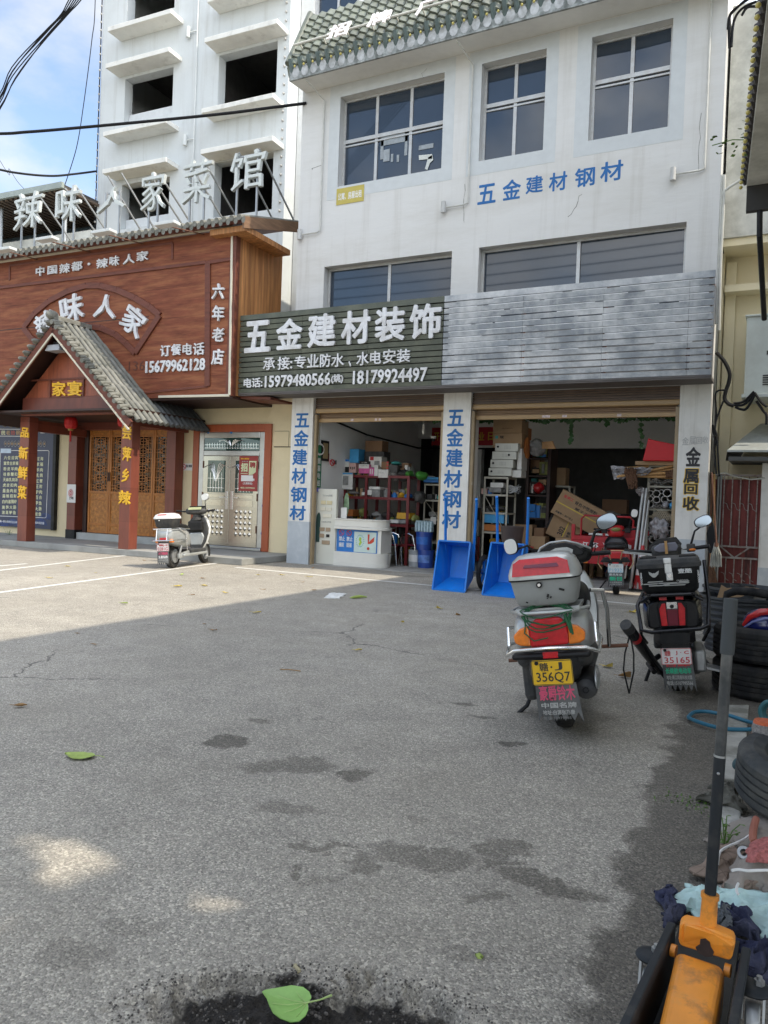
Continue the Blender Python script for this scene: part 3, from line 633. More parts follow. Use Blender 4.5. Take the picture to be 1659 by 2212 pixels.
# rolling shutters
def shutter(xa,xb):
 sh=WM(shop);zb,y=2.86,Y0+.16
 i=0;z=zb+.07
 while z<3.02:sh.b2((xa+.05,y,z),(xb-.05,y+.03,z+.022));sh.b2((xa+.05,y+.012,z+.022),(xb-.05,y+.03,z+.03));z+=.03
 o=sh.build('shutter',shutter_m,shop,bev=.004)
 m=WM(shop);m.b2((xa+.03,y-.02,zb-.005),(xb-.03,y+.045,zb+.068));m.build('bottom_rail',shutter_l,o,bev=.006)
 m=WM(shop);m.b2((xa+.002,Y0+.06,3.03),(xb-.002,Y0+.1,3.125));m.build('valance_rail',shutter_l,o,bev=.02)
 m=WM(shop);z=3.128
 while z<3.3:m.b2((xa+.002,Y0+.08,z),(xb-.002,Y0+.3,z+.032));m.b2((xa+.01,Y0+.1,z+.032),(xb-.01,Y0+.3,z+.04));z+=.042
 m.build('shutter_box',mat('dark_brown_shutter_box',(.10,.062,.04),.45,var=.2),o)
 for xg in(xa+.002,xb-.062):
  m=WM(shop);m.b2((xg,Y0+.05,0),(xg+.06,Y0+.13,3.0));m.b2((xg+.012,Y0+.042,0),(xg+.048,Y0+.05,3.0));m.build('guide_rail',mat('worn_tan_rail',(.30,.225,.13),.45,var=.15,sc=4,dirt=(.55,.53,.47),dsc=5,damt=.6,edge=(.6,.7)),o)
 m=WM(shop);
 for f in((.28,.06,t_pink),(.47,.05,t_white),(.5,.05,t_lblue))if xb<-5 else((.36,.14,t_white),(.46,.08,t_pink),(.72,.07,t_pink)):
  xx=xa+(xb-xa)*f[0];m=WM(shop);m.b2((xx,y-.024,zb+.012),(xx+f[1],y-.019,zb+.055));m.build('sticker',mat('faded_sticker',(.6,.5,.5),.5,var=.4,sc=40),o)
shutter(-8.365,-5.55);shutter(-5.02,-1.49)
m=WM(shop);m.b2((XL,13.28,3.335),(XR,13.6,3.3499));m.build('lintel',room_wall,shop)

# ================================================================== SLATTED SHOP SIGN
sign=thing('shop_sign','long slatted fascia sign over the shutters, olive green with white letters on its left half','sign',(-5.4,12.4,3.38))
SY=12.40
def PSg(x,y):return PY(x,y,SY)
SX0,SX1,SXM,SZ0,SZ1=-9.79,-1.0,-5.36,3.39,4.94
nrow=15;ph=(SZ1-SZ0)/nrow
for(xa,xb,m_,nm,seams)in((SX0,SXM-.004,green_slat,'green_slats',(-8.3,-6.85)),(SXM+.004,SX1,grey_slat,'grey_slats',(-3.93,-2.62,-1.35))):
 m=WM(sign);edges=[xa,*seams,xb]
 for i in range(nrow):
  z=SZ0+i*ph
  for j in range(len(edges)-1):
   dz=rnd.uniform(-.003,.003);dy=rnd.uniform(-.003,.003)
   if i==nrow-1:m.b2((edges[j]+(0 if j else 0),SY+dy,z),(edges[j+1]-.0,SY+.06+dy,z+ph-.002));continue
   m.add([(edges[j]+.002,SY+.012+dy,z),(edges[j+1]-.002,SY+.012+dy,z),(edges[j+1]-.002,SY+dy,z+.081+dz),(edges[j]+.002,SY+dy,z+.081+dz),(edges[j]+.002,SY+.05,z),(edges[j+1]-.002,SY+.05,z),(edges[j+1]-.002,SY+.04,z+.081+dz),(edges[j]+.002,SY+.04,z+.081+dz)],
 [(0,1,2,3),(4,5,6,7),(0,1,5,4),(3,2,6,7),(0,3,7,4),(1,2,6,5)])
 m.build(nm,m_,sign)
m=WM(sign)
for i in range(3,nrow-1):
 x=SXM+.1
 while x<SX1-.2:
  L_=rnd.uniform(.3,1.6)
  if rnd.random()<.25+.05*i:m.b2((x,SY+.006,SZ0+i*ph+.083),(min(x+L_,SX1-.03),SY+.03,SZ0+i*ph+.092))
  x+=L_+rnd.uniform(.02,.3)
m.build('lit_gap_strips',mat('pale_lit_gap',(.85,.86,.86),.5,var=.05),sign)  # pale strips stand in for the lit wall seen through the slat gaps
m=WM(sign);m.b2((SX0+.02,SY+.055,SZ0),(SXM+.2,SY+.075,SZ1-.01))
m.build('sign_backing',slat_back,sign)
m=WM(sign)
for x in(-9.6,-8.3,-6.85,-5.4,-3.95,-2.6,-1.35,-1.06):m.b2((x-.025,SY+.077 if x<-5 else SY+.052,SZ0),(x+.025,SY+.15,SZ1-.02));m.b2((x-.02,SY+.15,SZ1-.1),(x+.02,Y0-.01,SZ1-.06))
m.build('support_frame',rust,sign)
m=WM(sign)
n_=10
for i in range(n_):a=SY+.02+(Y0-SY-.03)*i/n_;b=SY+.02+(Y0-SY-.03)*(i+.86)/n_;m.b2((SX0,a,SZ0-.055),(SX1,b,SZ0-.03))
m.b2((SX0,SY+.01,SZ0-.03),(SX1,Y0-.005,SZ0-.004));m.build('soffit_boards',mat('dark_soffit_boards',(.11,.10,.095),.7,var=.25,st=(1,6,6),sc=3),sign)
z5=zm(900,1100,1.508)
def sign_text(s,bx,m_,depth,bold,nm='letter'):
 a,b=z5(bx[0],bx[1]),z5(bx[2],bx[3]);mb=WM(sign);text_px(mb,s,PSg,(a[0],a[1],b[0],b[1]),SY-.02-depth/2,depth,bold=bold)
 mb.build(nm,[m_],sign)
for ch,bx in zip('五金建材装饰',((125,278,278,468),(315,265,472,450),(505,236,672,436),(708,216,880,418),(910,196,1090,402),(1118,176,1308,386))):sign_text(ch,bx,letter_w,.045,.03)
for ch,bx in zip('承接:专业防水、水电安装',((235,500,306,574),(322,494,395,572),(398,520,410,566),(424,488,492,564),(500,480,570,558),(578,476,641,556),(646,474,722,556),(750,520,764,554),(798,465,872,547),(880,460,946,538),(957,450,1033,536),(1040,448,1121,528))):sign_text(ch,bx,letter_w,.025,.014)
for s_,bx in(('电话:',(118,622,230,680)),('15979480566',(245,600,640,672)),('(姚)',(645,600,716,656)),('18179924497',(776,568,1222,652))):sign_text(s_,bx,letter_w,.02,.022,'lettering')

# ================================================================== SHOP ROOM
rm=WM(shop);YB=18.0
rm.b2((XL+.25,13.3,0.0),(XL+.52,YB,3.349));rm.b2((XR-.37,13.3,0),(XR-.22,YB,3.349))
bz=PY(1180,968,YB).z;bx0,bx1=PY(890,1000,YB).x,-1.6
wall_sheet(rm,XL+.52,XR-.37,0,3.349,[(PY(898,990,YB).x,.006,PY(1000,990,YB).x,bz+.25),(PY(1040,990,YB).x,.006,bx1,bz)],YB,.2)
rm.build('room_wall',room_wall,shop)
m=WM(shop);m.b2((XL+.26,19.4,.012),(XR-.23,19.5,3.34));m.b2((XL+.26,18.21,.012),(XL+.32,19.4,3.34));m.b2((XR-.30,18.21,.012),(XR-.23,19.4,3.34));m.build('storeroom_shade_lining',mat('storeroom_shade',(.07,.07,.068),.9,var=.2),shop)  # dark lining added so the back passage reads as deep shade
m=WM(shop);m.b2((XL+.25,13.05,.001),(XR-.22,20.99,.012));m.build('room_floor',concrete,shop)
m=WM(shop);x0_,z0_=PY(560,990,YB).x,bz
m.tube([(XL+.55,13.5,2.98),(XL+.55,15.2,2.8),(XL+.55,YB-.05,2.72),(-7.2,YB-.04,2.7),(-5,YB-.04,2.72)],.02,6);m.build('wall_cable',cable,shop)
def P_at(Y):return lambda x,y:PY(x,y,Y)
z6=zm(1100,1500,2.0737);z7=zm(1800,1500,1.508);z8=zm(1320,1760,3.607);z9=zm(1900,1640,1.929)
def pbox(zf_,x0_,y0_,x1_,y1_,Y,dep,mb=None):
 a,b=zf_(x0_,y0_),zf_(x1_,y1_);X0,Z0,X1,Z1=box_px(P_at(Y),(a[0],a[1],b[0],b[1]))
 mb=mb or MB();mb.b2((X0,Y,max(Z0,.013)),(X1,Y+dep,Z1));return mb,(X0,max(Z0,.013),X1,Z1)
# white sample board
b0,bb0=pbox(lambda x,y:(x,y),683,1056,725,1216,13.25,.08);bd=thing('sample_board','tall off white display board with small beige switch plates beside the counter','display board',((bb0[0]+bb0[2])/2,13.25,.012))
m=WM(bd);m.b2((bb0[0],13.25,.012),(bb0[2],13.33,bb0[3]));m.build('panel',offwhite,bd,bev=.008)
Pb=P_at(13.24)
for(a,b,c,d,mm)in((382,1042,420,1072,0),(430,1044,472,1074,0),(378,1096,418,1124,1),(426,1098,468,1126,1),(398,1152,466,1182,1),(370,1264,410,1294,2),(420,1266,458,1298,2),(368,1316,406,1348,2),(424,1322,450,1346,3),(388,1372,452,1404,2)):
 q,w_=z6(a,b),z6(c,d);X0,Z0,X1,Z1=box_px(Pb,(*q,*w_));m=WM(bd);m.b2((X0,13.235,Z0),(X1,13.25,Z1))
 m.build('switch_plate',[mat('ivory_plate',(.66,.58,.36),.5),mat('white_switch_plate',(.7,.67,.55),.5),mat('bronze_plate',(.36,.27,.18),.4),blackp][mm],bd,bev=.003)
for s_,q in(('howe',(396,990,446,1008)),('豪威',(448,990,474,1008)),('100',(384,1212,410,1226)),('电工产品',(412,1212,464,1226))):
 mb=WM(bd);a,b=z6(q[0],q[1]),z6(q[2],q[3]);text_px(mb,s_,Pb,(*a,*b),13.245,.003,bold=.012);mb.build('lettering',t_grey,bd)
m=WM(bd);a=PY(*z6(352,1420),13.24);X0=bb0[0]
m.prism([(X0+.01,.45),(X0+.09,.45),(X0+.10,.95),(X0+.085,1.02),(X0+.06,1.05),(X0+.02,1.0),(X0+.005,.9)],13.237,13.2485);m.build('printed_figure',mat('dark_green_print',(.03,.07,.06),.5),bd)
# counter
ct=thing('shop_counter','white reception counter with a rounded right end and blue posters in its front recess','counter',(-7.45,13.25,.012))
Pc=P_at(13.18);cx0=PY(725,1200,13.3).x;cx1=PY(828,1200,13.3).x;zt_=PY(775,1122,13.18).z;zs=PY(775,1142,13.18).z
def cring(z,e=0.0):
 pts=[(cx0,13.22-e,z),(cx0,13.75,z),(cx1-.25,13.75,z)]
 for k in range(9):a=R(90-22.5*k);pts.append((cx1-.26+(.26+e)*math.cos(a)*1.0,13.485+(.265+e)*math.sin(a),z))
 return pts
zl0,zl1=.30,.78
m=WM(ct);m.loft([cring(.012,.015),cring(.07,.015),cring(.075,0),cring(.29)]);m.loft([cring(.80),cring(zs-.03),cring(zs-.02,.02),cring(zs+.02,.02),cring(zs+.03,0),cring(zt_-.03,0),cring(zt_-.02,.02),cring(zt_,.02)])
m.b2((cx1-.14,13.3,.29),(cx1-.06,13.75,.80));m.b2((cx0,13.3,.29),(cx0+.02,13.75,.8))
m.build('counter_body',mat('counter_white',(.70,.69,.63),.35,var=.04,coat=.2),ct,auto=30)
m=WM(ct);m.b2((cx0+.02,13.285,.29),(cx1-.14,13.30,.80));pp=m.build('poster_panel',poster_b,ct)
pw=cx1-.14-cx0-.02
m=WM(ct);m.b2((cx0+.02+pw*.44,13.279,.30),(cx0+.02+pw*.98,13.284,.70));m.build('pale_poster_sheet',poster_c,pp)
for s_,fx,fz,fw,fh,mm in(('禁止',.06,.50,.15,.09,t_white),('捕捉',.06,.38,.13,.09,t_white),('禁止',.25,.50,.15,.09,t_white),('猎捕',.25,.38,.13,.09,t_white),('禁食野生动物',.22,.745,.2,.035,t_white),('文明健康生活',.62,.745,.2,.035,t_white)):
 mb=WM(ct);X=cx0+.02+pw*fx;text_xz(mb,s_,X,fz,X+pw*fw,fz+fh,13.282,.003,bold=.02);mb.build('lettering',mm,pp)
for fx in(.12,.31):
 m=WM(ct);X=cx0+.02+pw*fx;m.tube([(X+.055*math.cos(R(a)),13.281,.665+.055*math.sin(R(a)))for a in range(0,360,24)],.006,5,True);m.bar((X-.04,13.281,.705),(X+.04,13.281,.625),.01);m.build('prohibition_ring',t_red,pp)
m=WM(ct)
for a in range(0,360,20):X=cx0+.02+pw*.59;m.disc((X+.085*math.cos(R(a)),13.277,.52+.115*math.sin(R(a))),.012,'Y',6,rz=.009)
m.build('ring_motif',mat('teal_motif',(.05,.34,.35),.5,var=.5,sc=30),pp)
m=WM(ct);X=cx0+.02+pw*.59;m.prism([(X-.01,.6),(X+.03,.58),(X+.02,.52),(X+.045,.5),(X,.42),(X-.03,.46),(X-.005,.5),(X-.03,.55)],13.274,13.278);m.build('leaf_motif',mat('lime_motif',(.35,.55,.05),.5),pp)
m=WM(ct);X=cx0+.02+pw*.84;m.prism([(X-.06,.66),(X-.02,.66),(X-.03,.5),(X+.0,.54),(X+.07,.6),(X+.09,.62),(X+.08,.52),(X+.02,.48),(X-.05,.47),(X-.055,.5)],13.274,13.278);m.disc((X-.04,13.275,.38),.03,'Y',12);m.build('red_motif',mat('red_motif',(.55,.05,.02),.5),pp)
single('white_stand',MB().b2((cx0+.02,13.4,zt_+.001),(cx0+.16,13.43,zt_+.22)),whitep,'small white rounded stand on the left end of the counter','stand',bev=.012)
c_=MB();c_.ell((cx0+.06,13.55,zt_+.27),(.13,.02,.5),12,8);single('wall_plant_mirror',c_,mat('green_white_oval',(.2,.3,.18),.3,var=.8,sc=9),'green and white oval plaque standing behind the white stand','plaque')
# banner, certificate, notice on the left wall
WX=XL+.525
def PW(x,y):return PX(x,y,WX)
def wallpanel(name,q,m_,lab,cat,th=.015,bev=0):
 a,b=PW(*z6(q[0],(q[1]+q[3])/2)),PW(*z6(q[2],(q[1]+q[3])/2));ym=(a.y+b.y)/2;t_,bt=PW(*z6((q[0]+q[2])/2,q[1])).z,PW(*z6((q[0]+q[2])/2,q[3])).z
 o=thing(name,lab,cat,(WX,ym,bt));m=WM(o);m.b2((WX,a.y,bt),(WX+th,b.y,t_));return o,m,(a.y,bt,b.y,t_)
o,m,q=wallpanel('hanging_banner',(340,572,380,932),None,'narrow green vertical banner with white characters at the left edge of the shutter bay','banner');m.build('cloth',mat('green_banner',(.02,.20,.09),.5),o)
for i,ch in enumerate('熊猫电线'):
 mb=WM(o);h_=(q[3]-q[1])/6.3;zc=q[3]-h_*(2+i*1.08);put_text(mb,ch,(WX+.018,q[0]+.04,zc-h_*.9),(0,q[2]-q[0]-.08,0),(0,0,h_*.9),.003,bold=.03);mb.build('character',t_white,o)
mb=WM(o);mb.T=mb.T@Matrix.Identity(4);mb.tube([(WX+.02,(q[0]+q[2])/2+.14*math.cos(R(a)),q[3]-h_*.75+.11*math.sin(R(a)))for a in range(0,360,30)],.02,5,True);mb.build('round_emblem',t_white,o)
o,m,q=wallpanel('blue_label',(326,934,368,968),None,'small violet label under the green banner','label');m.build('label_sheet',mat('violet_label',(.13,.12,.42),.5,var=.3),o)
o,m,q=wallpanel('framed_certificate',(378,545,438,714),None,'framed yellowish certificate hanging on the grey left wall','picture frame',.03);m.build('frame',blackp,o,bev=.004)
m=WM(o);m.b2((WX+.031,q[0]+.05,q[1]+.05),(WX+.036,q[2]-.05,q[3]-.05));m.build('certificate',mat('aged_paper',(.34,.25,.12),.5,var=.2),o)
o,m,q=wallpanel('red_card',(432,650,446,715),None,'small red card tucked beside the framed certificate','card',.01);m.build('card_sheet',redp,o)
o,m,q=wallpanel('smoking_notice',(458,712,508,768),None,'white no smoking notice stuck on the grey wall inside the shop','notice',.008);m.build('notice_sheet',plate_w,o)
m=WM(o);cy,cz=q[0]+(q[2]-q[0])*.25,(q[1]+q[3])/2+.03;m.tube([(WX+.012,cy+.09*math.cos(R(a)),cz+.06*math.sin(R(a)))for a in range(0,360,30)],.012,5,True);m.bar((WX+.012,cy-.06,cz+.04),(WX+.012,cy+.06,cz-.04),.015);m.build('prohibition_ring',t_red,o)
mb=WM(o);put_text(mb,'禁止吸烟',(WX+.012,q[0]+(q[2]-q[0])*.48,cz-.03),(0,(q[2]-q[0])*.48,0),(0,0,.09),.003,bold=.03);mb.build('lettering',text_black,o)
# red banner across the back
rb=thing('red_banner','red horizontal banner with gold characters high on the back wall','banner',(-5.5,YB-.02,2.5))
X0,Z0=PY(932,960,YB-.02).x,PY(945,962,YB-.02).z;X1,Z1=PY(1070,925,YB-.02).x,PY(945,924,YB-.02).z
m=WM(rb);m.b2((X0,YB-.02,Z0),(X1,YB-.008,Z1));m.build('cloth',mat('red_banner_cloth',(.42,.012,.018),.6,var=.1),rb)
for i,ch in enumerate('开业大吉乐业日'):
 mb=WM(rb);w_=(X1-X0)/7;text_xz(mb,ch,X0+w_*i+.06,Z0+.12,X0+w_*(i+.86),Z1-.12,YB-.024,.004,bold=.03);mb.build('character',mat('gold_character',(.62,.38,.03),.5),rb)
cd=thing('security_camera','white dome camera in front of the red banner','camera',(PY(933,948,15.0).x,15.0,PY(933,943,15).z));m=WM(cd);c=PY(936,950,15.0);m.cyl((c.x,c.y,c.z+.05),.06,.05);m.build('housing',whitep,cd);m=WM(cd);m.ell((c.x,c.y,c.z),(.09,.09,.08));m.build('dome',blackg,cd)
bl=thing('light_bulb','white spiral bulb hanging from the ceiling of the left bay','bulb',tuple(PY(1693/1.0-0,0,15))if 0 else(PY(955,955,14.6).x,14.6,PY(955,955,14.6).z));c=PY(*z6(1232,455),14.6)
m=WM(bl);m.tube([(c.x,c.y,3.3),(c.x,c.y,c.z+.1)],.006,5);m.build('cord',cable_w,bl);m=WM(bl);m.ell((c.x,c.y,c.z-.02),(.07,.07,.16));m.cyl((c.x,c.y,c.z+.08),.025,.07);m.build('glass_bulb',whitep,bl)

# goods ---------------------------------------------------------------------------------------------
boxmats={'blue':poster_b,'skyblue':mat('sky_blue_carton',(.05,.30,.58),.5),'white':mat('white_carton',(.62,.61,.57),.6,var=.12,sc=14),'pink':mat('pink_carton',(.55,.10,.28),.5,var=.3,sc=9),'rose':mat('pale_rose_carton',(.55,.36,.32),.6),'black':blackp,'brown':cardb,'darkbrown':cardb_d,'red':redp,'teal':mat('teal_bag',(.05,.32,.30),.5),'green':mat('green_plastic',(.05,.22,.03),.5),'yellow':mat('yellow_plastic',(.55,.30,.02),.5),'grey':mat('grey_goods',(.22,.22,.21),.6,var=.4,sc=12),'dark':mat('dark_goods',(.05,.048,.045),.6,var=.5,sc=12),'olive':mat('olive_bundle',(.22,.24,.07),.7,var=.4,sc=15),'orange':mat('orange_box',(.42,.14,.03),.6)}
def goods(zf_,q,Y,dep,key,name,lab,cat,mark=None,bev=.006,group='goods on the shop shelves',kind='box'):
 mb,bx=pbox(zf_,*q,Y,dep)
 if kind=='blob':
  mb=MB();c=((bx[0]+bx[2])/2,Y+dep/2,(bx[1]+bx[3])/2);mb.ell(c,(bx[2]-bx[0],dep,bx[3]-bx[1]),14,9)
  mb.v=[tuple(Vector(p)+(Vector(p)-Vector(c))*(mnoise.noise(Vector(p)*9)*.5))for p in mb.v]
 if kind=='jar':
  mb=MB();r_=(bx[2]-bx[0])/2;mb.lathe([(.001,bx[1]),(r_,bx[1]),(r_*1.02,bx[1]+(bx[3]-bx[1])*.75),(r_*.6,bx[3]-.03),(r_*.6,bx[3]),(.001,bx[3])],((bx[0]+bx[2])/2,Y+dep/2,0),'Z',14)
 if mark is None:return single(name,mb,boxmats[key],lab,cat,group,bev=bev if kind=='box' else 0)
 t=thing(name,lab,cat,((bx[0]+bx[2])/2,Y+dep/2,bx[1]),group=group);m=WM(t);m.v=[];m.add(mb.v,mb.f);m.build('carton',boxmats[key],t,bev=bev)
 for(kx0,kz0,kx1,kz1,mm,s_)in mark:
  w_,h_=bx[2]-bx[0],bx[3]-bx[1];m=WM(t);A=(bx[0]+w_*kx0,bx[1]+h_*kz0,bx[0]+w_*kx1,bx[1]+h_*kz1)
  if s_:text_xz(m,s_,*A,Y-.004,.003,bold=.025)
  else:m.b2((A[0],Y-.004,A[1]),(A[2],Y-.0005,A[3]))
  m.build('lettering' if s_ else 'print',mm if not isinstance(mm,str)else boxmats[mm],t)
 return t
# red shelf unit along the left wall (stands at an angle to the street, running into the room)
rs=thing('red_shelf_unit','long dark red steel shelving unit loaded with boxes along the left wall','shelf',(-7.4,14.5,.012))
red_sh=mat('dark_red_shelf_paint',(.14,.012,.014),.45,var=.15)
SYs=14.3
def Pz(x,y,Y=SYs):a=z8(x,y);return PY(a[0],a[1],Y)
xs_=[Pz(205,900).x,Pz(512,900).x,Pz(842,900).x,Pz(1120,900).x];zz_=[Pz(500,1215).z,Pz(500,840).z,Pz(600,530).z]
zz_=[.45,Pz(500,1190).z,Pz(500,815).z,Pz(500,505).z]
m=WM(rs)
for x in xs_:
 for y in(SYs,SYs+.5):m.b2((x-.03,y,.012),(x+.03,y+.04,zz_[3]))
m.build('posts',red_sh,rs)
for z in zz_:m=WM(rs);m.b2((xs_[0]-.03,SYs-.012,z-.055),(xs_[-1]+.03,SYs+.55,z));m.build('shelf',red_sh,rs)
GY=SYs+.02
TX='white'
for args in(
 ((175,470,325,712),GY-.09,.02,'white','wall_calendar','hanging sheet showing white plastic parts at the left post of the red shelf','poster',((.03,.9,.97,.98,'skyblue',None),(.08,.25,.6,.8,'grey',None))),
 ((200,278,275,358),GY,.2,'white','carton','small white and blue carton at the left end of the red shelf top','carton',((0,.6,1,1,'blue',None),)),
 ((215,362,275,465),GY,.2,'black','carton','black and white carton under the white and blue one on the red shelf','carton',((0,.75,1,1,'white',None),)),
 ((282,128,412,328),GY,.3,'skyblue','carton','bright blue tall carton standing on the pale rose carton','carton',None),
 ((275,330,372,470),GY-.03,.3,'rose','carton','pale rose carton printed with small tools on the red shelf top','carton',((.15,.35,.3,.6,'dark',None),(.42,.3,.56,.6,'dark',None),(.68,.35,.85,.6,'dark',None))),
 ((415,350,562,482),GY-.04,.3,'pink','carton','white and pink carton with dark lettering on the red shelf top','carton',((0,.55,1,1,'white',None),(.15,.78,.85,.92,text_black,'中合康定江筋'))),
 ((420,305,560,349),GY-.02,.25,'black','carton','flat black carton lying on the white and pink carton','carton',((.2,.3,.85,.6,t_grey,'工具'),)),
 ((495,165,778,300),GY+.25,.3,'dark','suitcase','dark brown case lying under the brown carton at the top of the red shelf','case',None),
 ((508,10,752,165),GY+.25,.3,'darkbrown','carton','large brown carton topmost of the pile on the red shelf','carton',None),
 ((560,240,742,392),GY+.05,.25,'white','carton','white carton with a red corner print and grey fitting picture on the red shelf','carton',((.1,.65,.38,.98,'red',None),(.45,.2,.85,.6,'grey',None))),
 ((562,395,632,515),GY-.04,.2,'pink','carton','narrow pink carton right of the white and pink carton','carton',((.2,.2,.4,.8,'white',None),(.6,.2,.8,.8,'white',None))),
 ((636,360,690,520),GY-.05,.2,'white','carton','narrow white upright carton in the middle of the red shelf top','carton',None),
 ((695,425,835,545),GY-.06,.25,'white','carton','white carton with faint grey writing at the front edge of the red shelf top','carton',((.1,.5,.6,.7,t_grey,'开关'),)),
 ((740,310,845,420),GY+.02,.2,'darkbrown','carton','small brown carton with a red and white striped side on the red shelf','carton',((.72,0,1,.2,'red',None),(.72,.4,1,.6,'red',None),(.72,.8,1,1,'red',None)))):
 goods(z8,args[0],args[1],args[2],args[3],args[4],args[5],args[6],args[7])
for args in(
 ((850,360,970,470),'dark','tin_stack','dark pile of tins under the teal bag on the red shelf','tins','box'),((850,305,978,358),'teal','plastic_bag','teal plastic bag topping the dark tins on the red shelf','bag','blob'),
 ((845,430,940,580),'grey','plastic_bag','grey translucent plastic bag slumped on the red shelf','bag','blob'),((940,420,1090,590),'dark','plastic_bag','black bin bag slumped on the red shelf','bag','blob'),
 ((1060,440,1150,560),'green','watering_can','dark green plastic container behind the black bin bag','container','blob'),((1215,450,1355,570),'green','watering_can','bright green plastic container with handle left of the grey rack','container','blob'),
 ((230,735,380,782),'grey','cable_coil','grey coil of cable lying on the middle red shelf','coil','blob'),((455,752,500,798),'white','carton','tiny white carton beside the second red shelf post','carton','box'),
 ((535,720,600,795),'white','carton','small white carton on the middle red shelf','carton','box'),((560,672,720,712),'white','carton','flat white stack of cartons on the middle red shelf','carton','box'),((605,715,718,830),'grey','carton','grey packed goods below the flat white cartons','goods','box'),
 ((735,700,818,850),'grey','jar','grey bottle with a red base on the middle red shelf','jar','jar'),((850,755,925,850),'blue','jar','blue and white jar on the middle red shelf','jar','jar'),((945,745,1045,860),'yellow','hard_hat','yellow hard hat hanging over the middle red shelf','helmet','blob'),
 ((1050,770,1140,850),'blue','plastic_bag','dark blue bundle right of the yellow hard hat','bundle','blob'),((1160,740,1340,920),'dark','plastic_bag','dark hanging bundle of bags left of the grey rack','bundle','blob'),
 ((235,1000,330,1100),'orange','carton','orange carton low on the red shelf','carton','box'),((395,980,490,1115),'olive','wire_bundle','olive green bundle of straps low on the red shelf','bundle','blob'),((560,1040,700,1120),'grey','tool_heap','heap of small tools low on the red shelf','tools','blob'),
 ((720,1040,880,1130),'dark','tool_heap','dark heap of fittings low on the red shelf','fittings','blob'),((960,1050,1145,1140),'yellow','plastic_basket','yellow plastic basket low on the red shelf','basket','box'),((850,1150,985,1200),'white','carton','open white carton on the lowest visible red shelf','carton','box'),((990,1150,1090,1205),'grey','carton','grey carton on the lowest visible red shelf','carton','box'),
 ((1150,1085,1245,1180),'olive','plastic_bag','olive sack right of the yellow basket','bag','blob')):
 goods(z8,args[0],GY,.28,args[1],args[2],args[3],args[4],None,kind=args[5])
# grey angle racks
rackm=mat('beige_angle_steel',(.40,.38,.31),.5,var=.12)
def rack(x0_,x1_,y0_,dep,levels,label,braces=True):
 r_=thing('angle_steel_rack',label,'rack',((x0_+x1_)/2,y0_,.012),group='angle steel racks in the shop');m=WM(r_)
 for x in(x0_,x1_):
  for y in(y0_,y0_+dep):m.b2((x-.02,y,.012),(x+.02,y+.006,levels[-1]));m.b2((x-.02,y,.012),(x-.014,y+.04,levels[-1]))
 m.build('posts',rackm,r_)
 for z in levels:m=WM(r_);m.b2((x0_-.01,y0_-.008,z-.035),(x1_+.01,y0_+dep,z));m.build('shelf',rackm,r_)
 if braces:m=WM(r_);m.bar((x0_,y0_-.012,levels[-2]),(x1_,y0_-.012,levels[0]),.02,.008);m.build('brace',rackm,r_)
 return r_
a=PY(*z8(1365,800),14.9);b=PY(*z8(1560,800),14.9)
rack(a.x,b.x+.5,14.9,.45,[.5,PY(*z8(1450,1138),14.9).z,PY(*z8(1450,862),14.9).z,PY(*z8(1450,632),14.9).z],'beige rack at the right of the left bay holding blue files')
for q,k_,l_,c_,kd in(((1345,535,1560,572),'skyblue','upper blue file box on the beige rack of the left bay','file box','box'),((1350,575,1560,612),'blue','lower blue file box on the beige rack of the left bay','file box','box'),((1340,512,1450,534),'white','white plate lying on the blue file boxes','plate','blob'),((1400,780,1470,850),'dark','dark bottle group on the beige rack of the left bay','bottles','box'),((1480,780,1500,850),'white','white bottle on the beige rack of the left bay','bottle','jar'),((1505,790,1560,850),'teal','teal tin on the beige rack of the left bay','tin','jar'),((1425,1040,1520,1100),'grey','clear plastic tub on the beige rack of the left bay','tub','box'),((1450,1110,1530,1215),'white','white paper card hanging from the beige rack of the left bay','card','box')):
 goods(z8,q,14.93 if k_!='white' or kd!='box' else 14.86,.3 if kd!='box' or k_!='white' else .01,k_,c_.replace(' ','_'),l_,c_,None,kind=kd)
# the crammed small stock at the back of both shelf rows reads as one mass
cl_=MB();rc=random.Random(11);cmats=[boxmats[k]for k in('dark','grey','brown','darkbrown','white','blue','red','olive','black','yellow','teal','rose')]
def fill(xa_,xb_,z,y,dep,hmax,n):
 for _ in range(n):
  w_=rc.uniform(.04,.16);h_=rc.uniform(.05,hmax);x=rc.uniform(xa_,xb_-w_);cl_.m=rc.choice((0,0,1,1,2,3,3,4,5,6,7,8,8,9,10,11));yy_=y+rc.uniform(.12,dep)
  if rc.random()<.35:cl_.cyl((x,yy_,z+h_/2),w_*.4,h_,'Z',10)
  else:cl_.box((x+w_/2,yy_,z+h_/2),(w_,rc.uniform(.05,.15),h_),rot('Z',rc.uniform(-25,25)))
for z in zz_:fill(xs_[0],xs_[-1],z+.002,GY,.42,.2,42)
fill(xs_[0],xs_[-1],zz_[-1]+.002,GY,.4,.3,26)
PLACE_STUFF=True
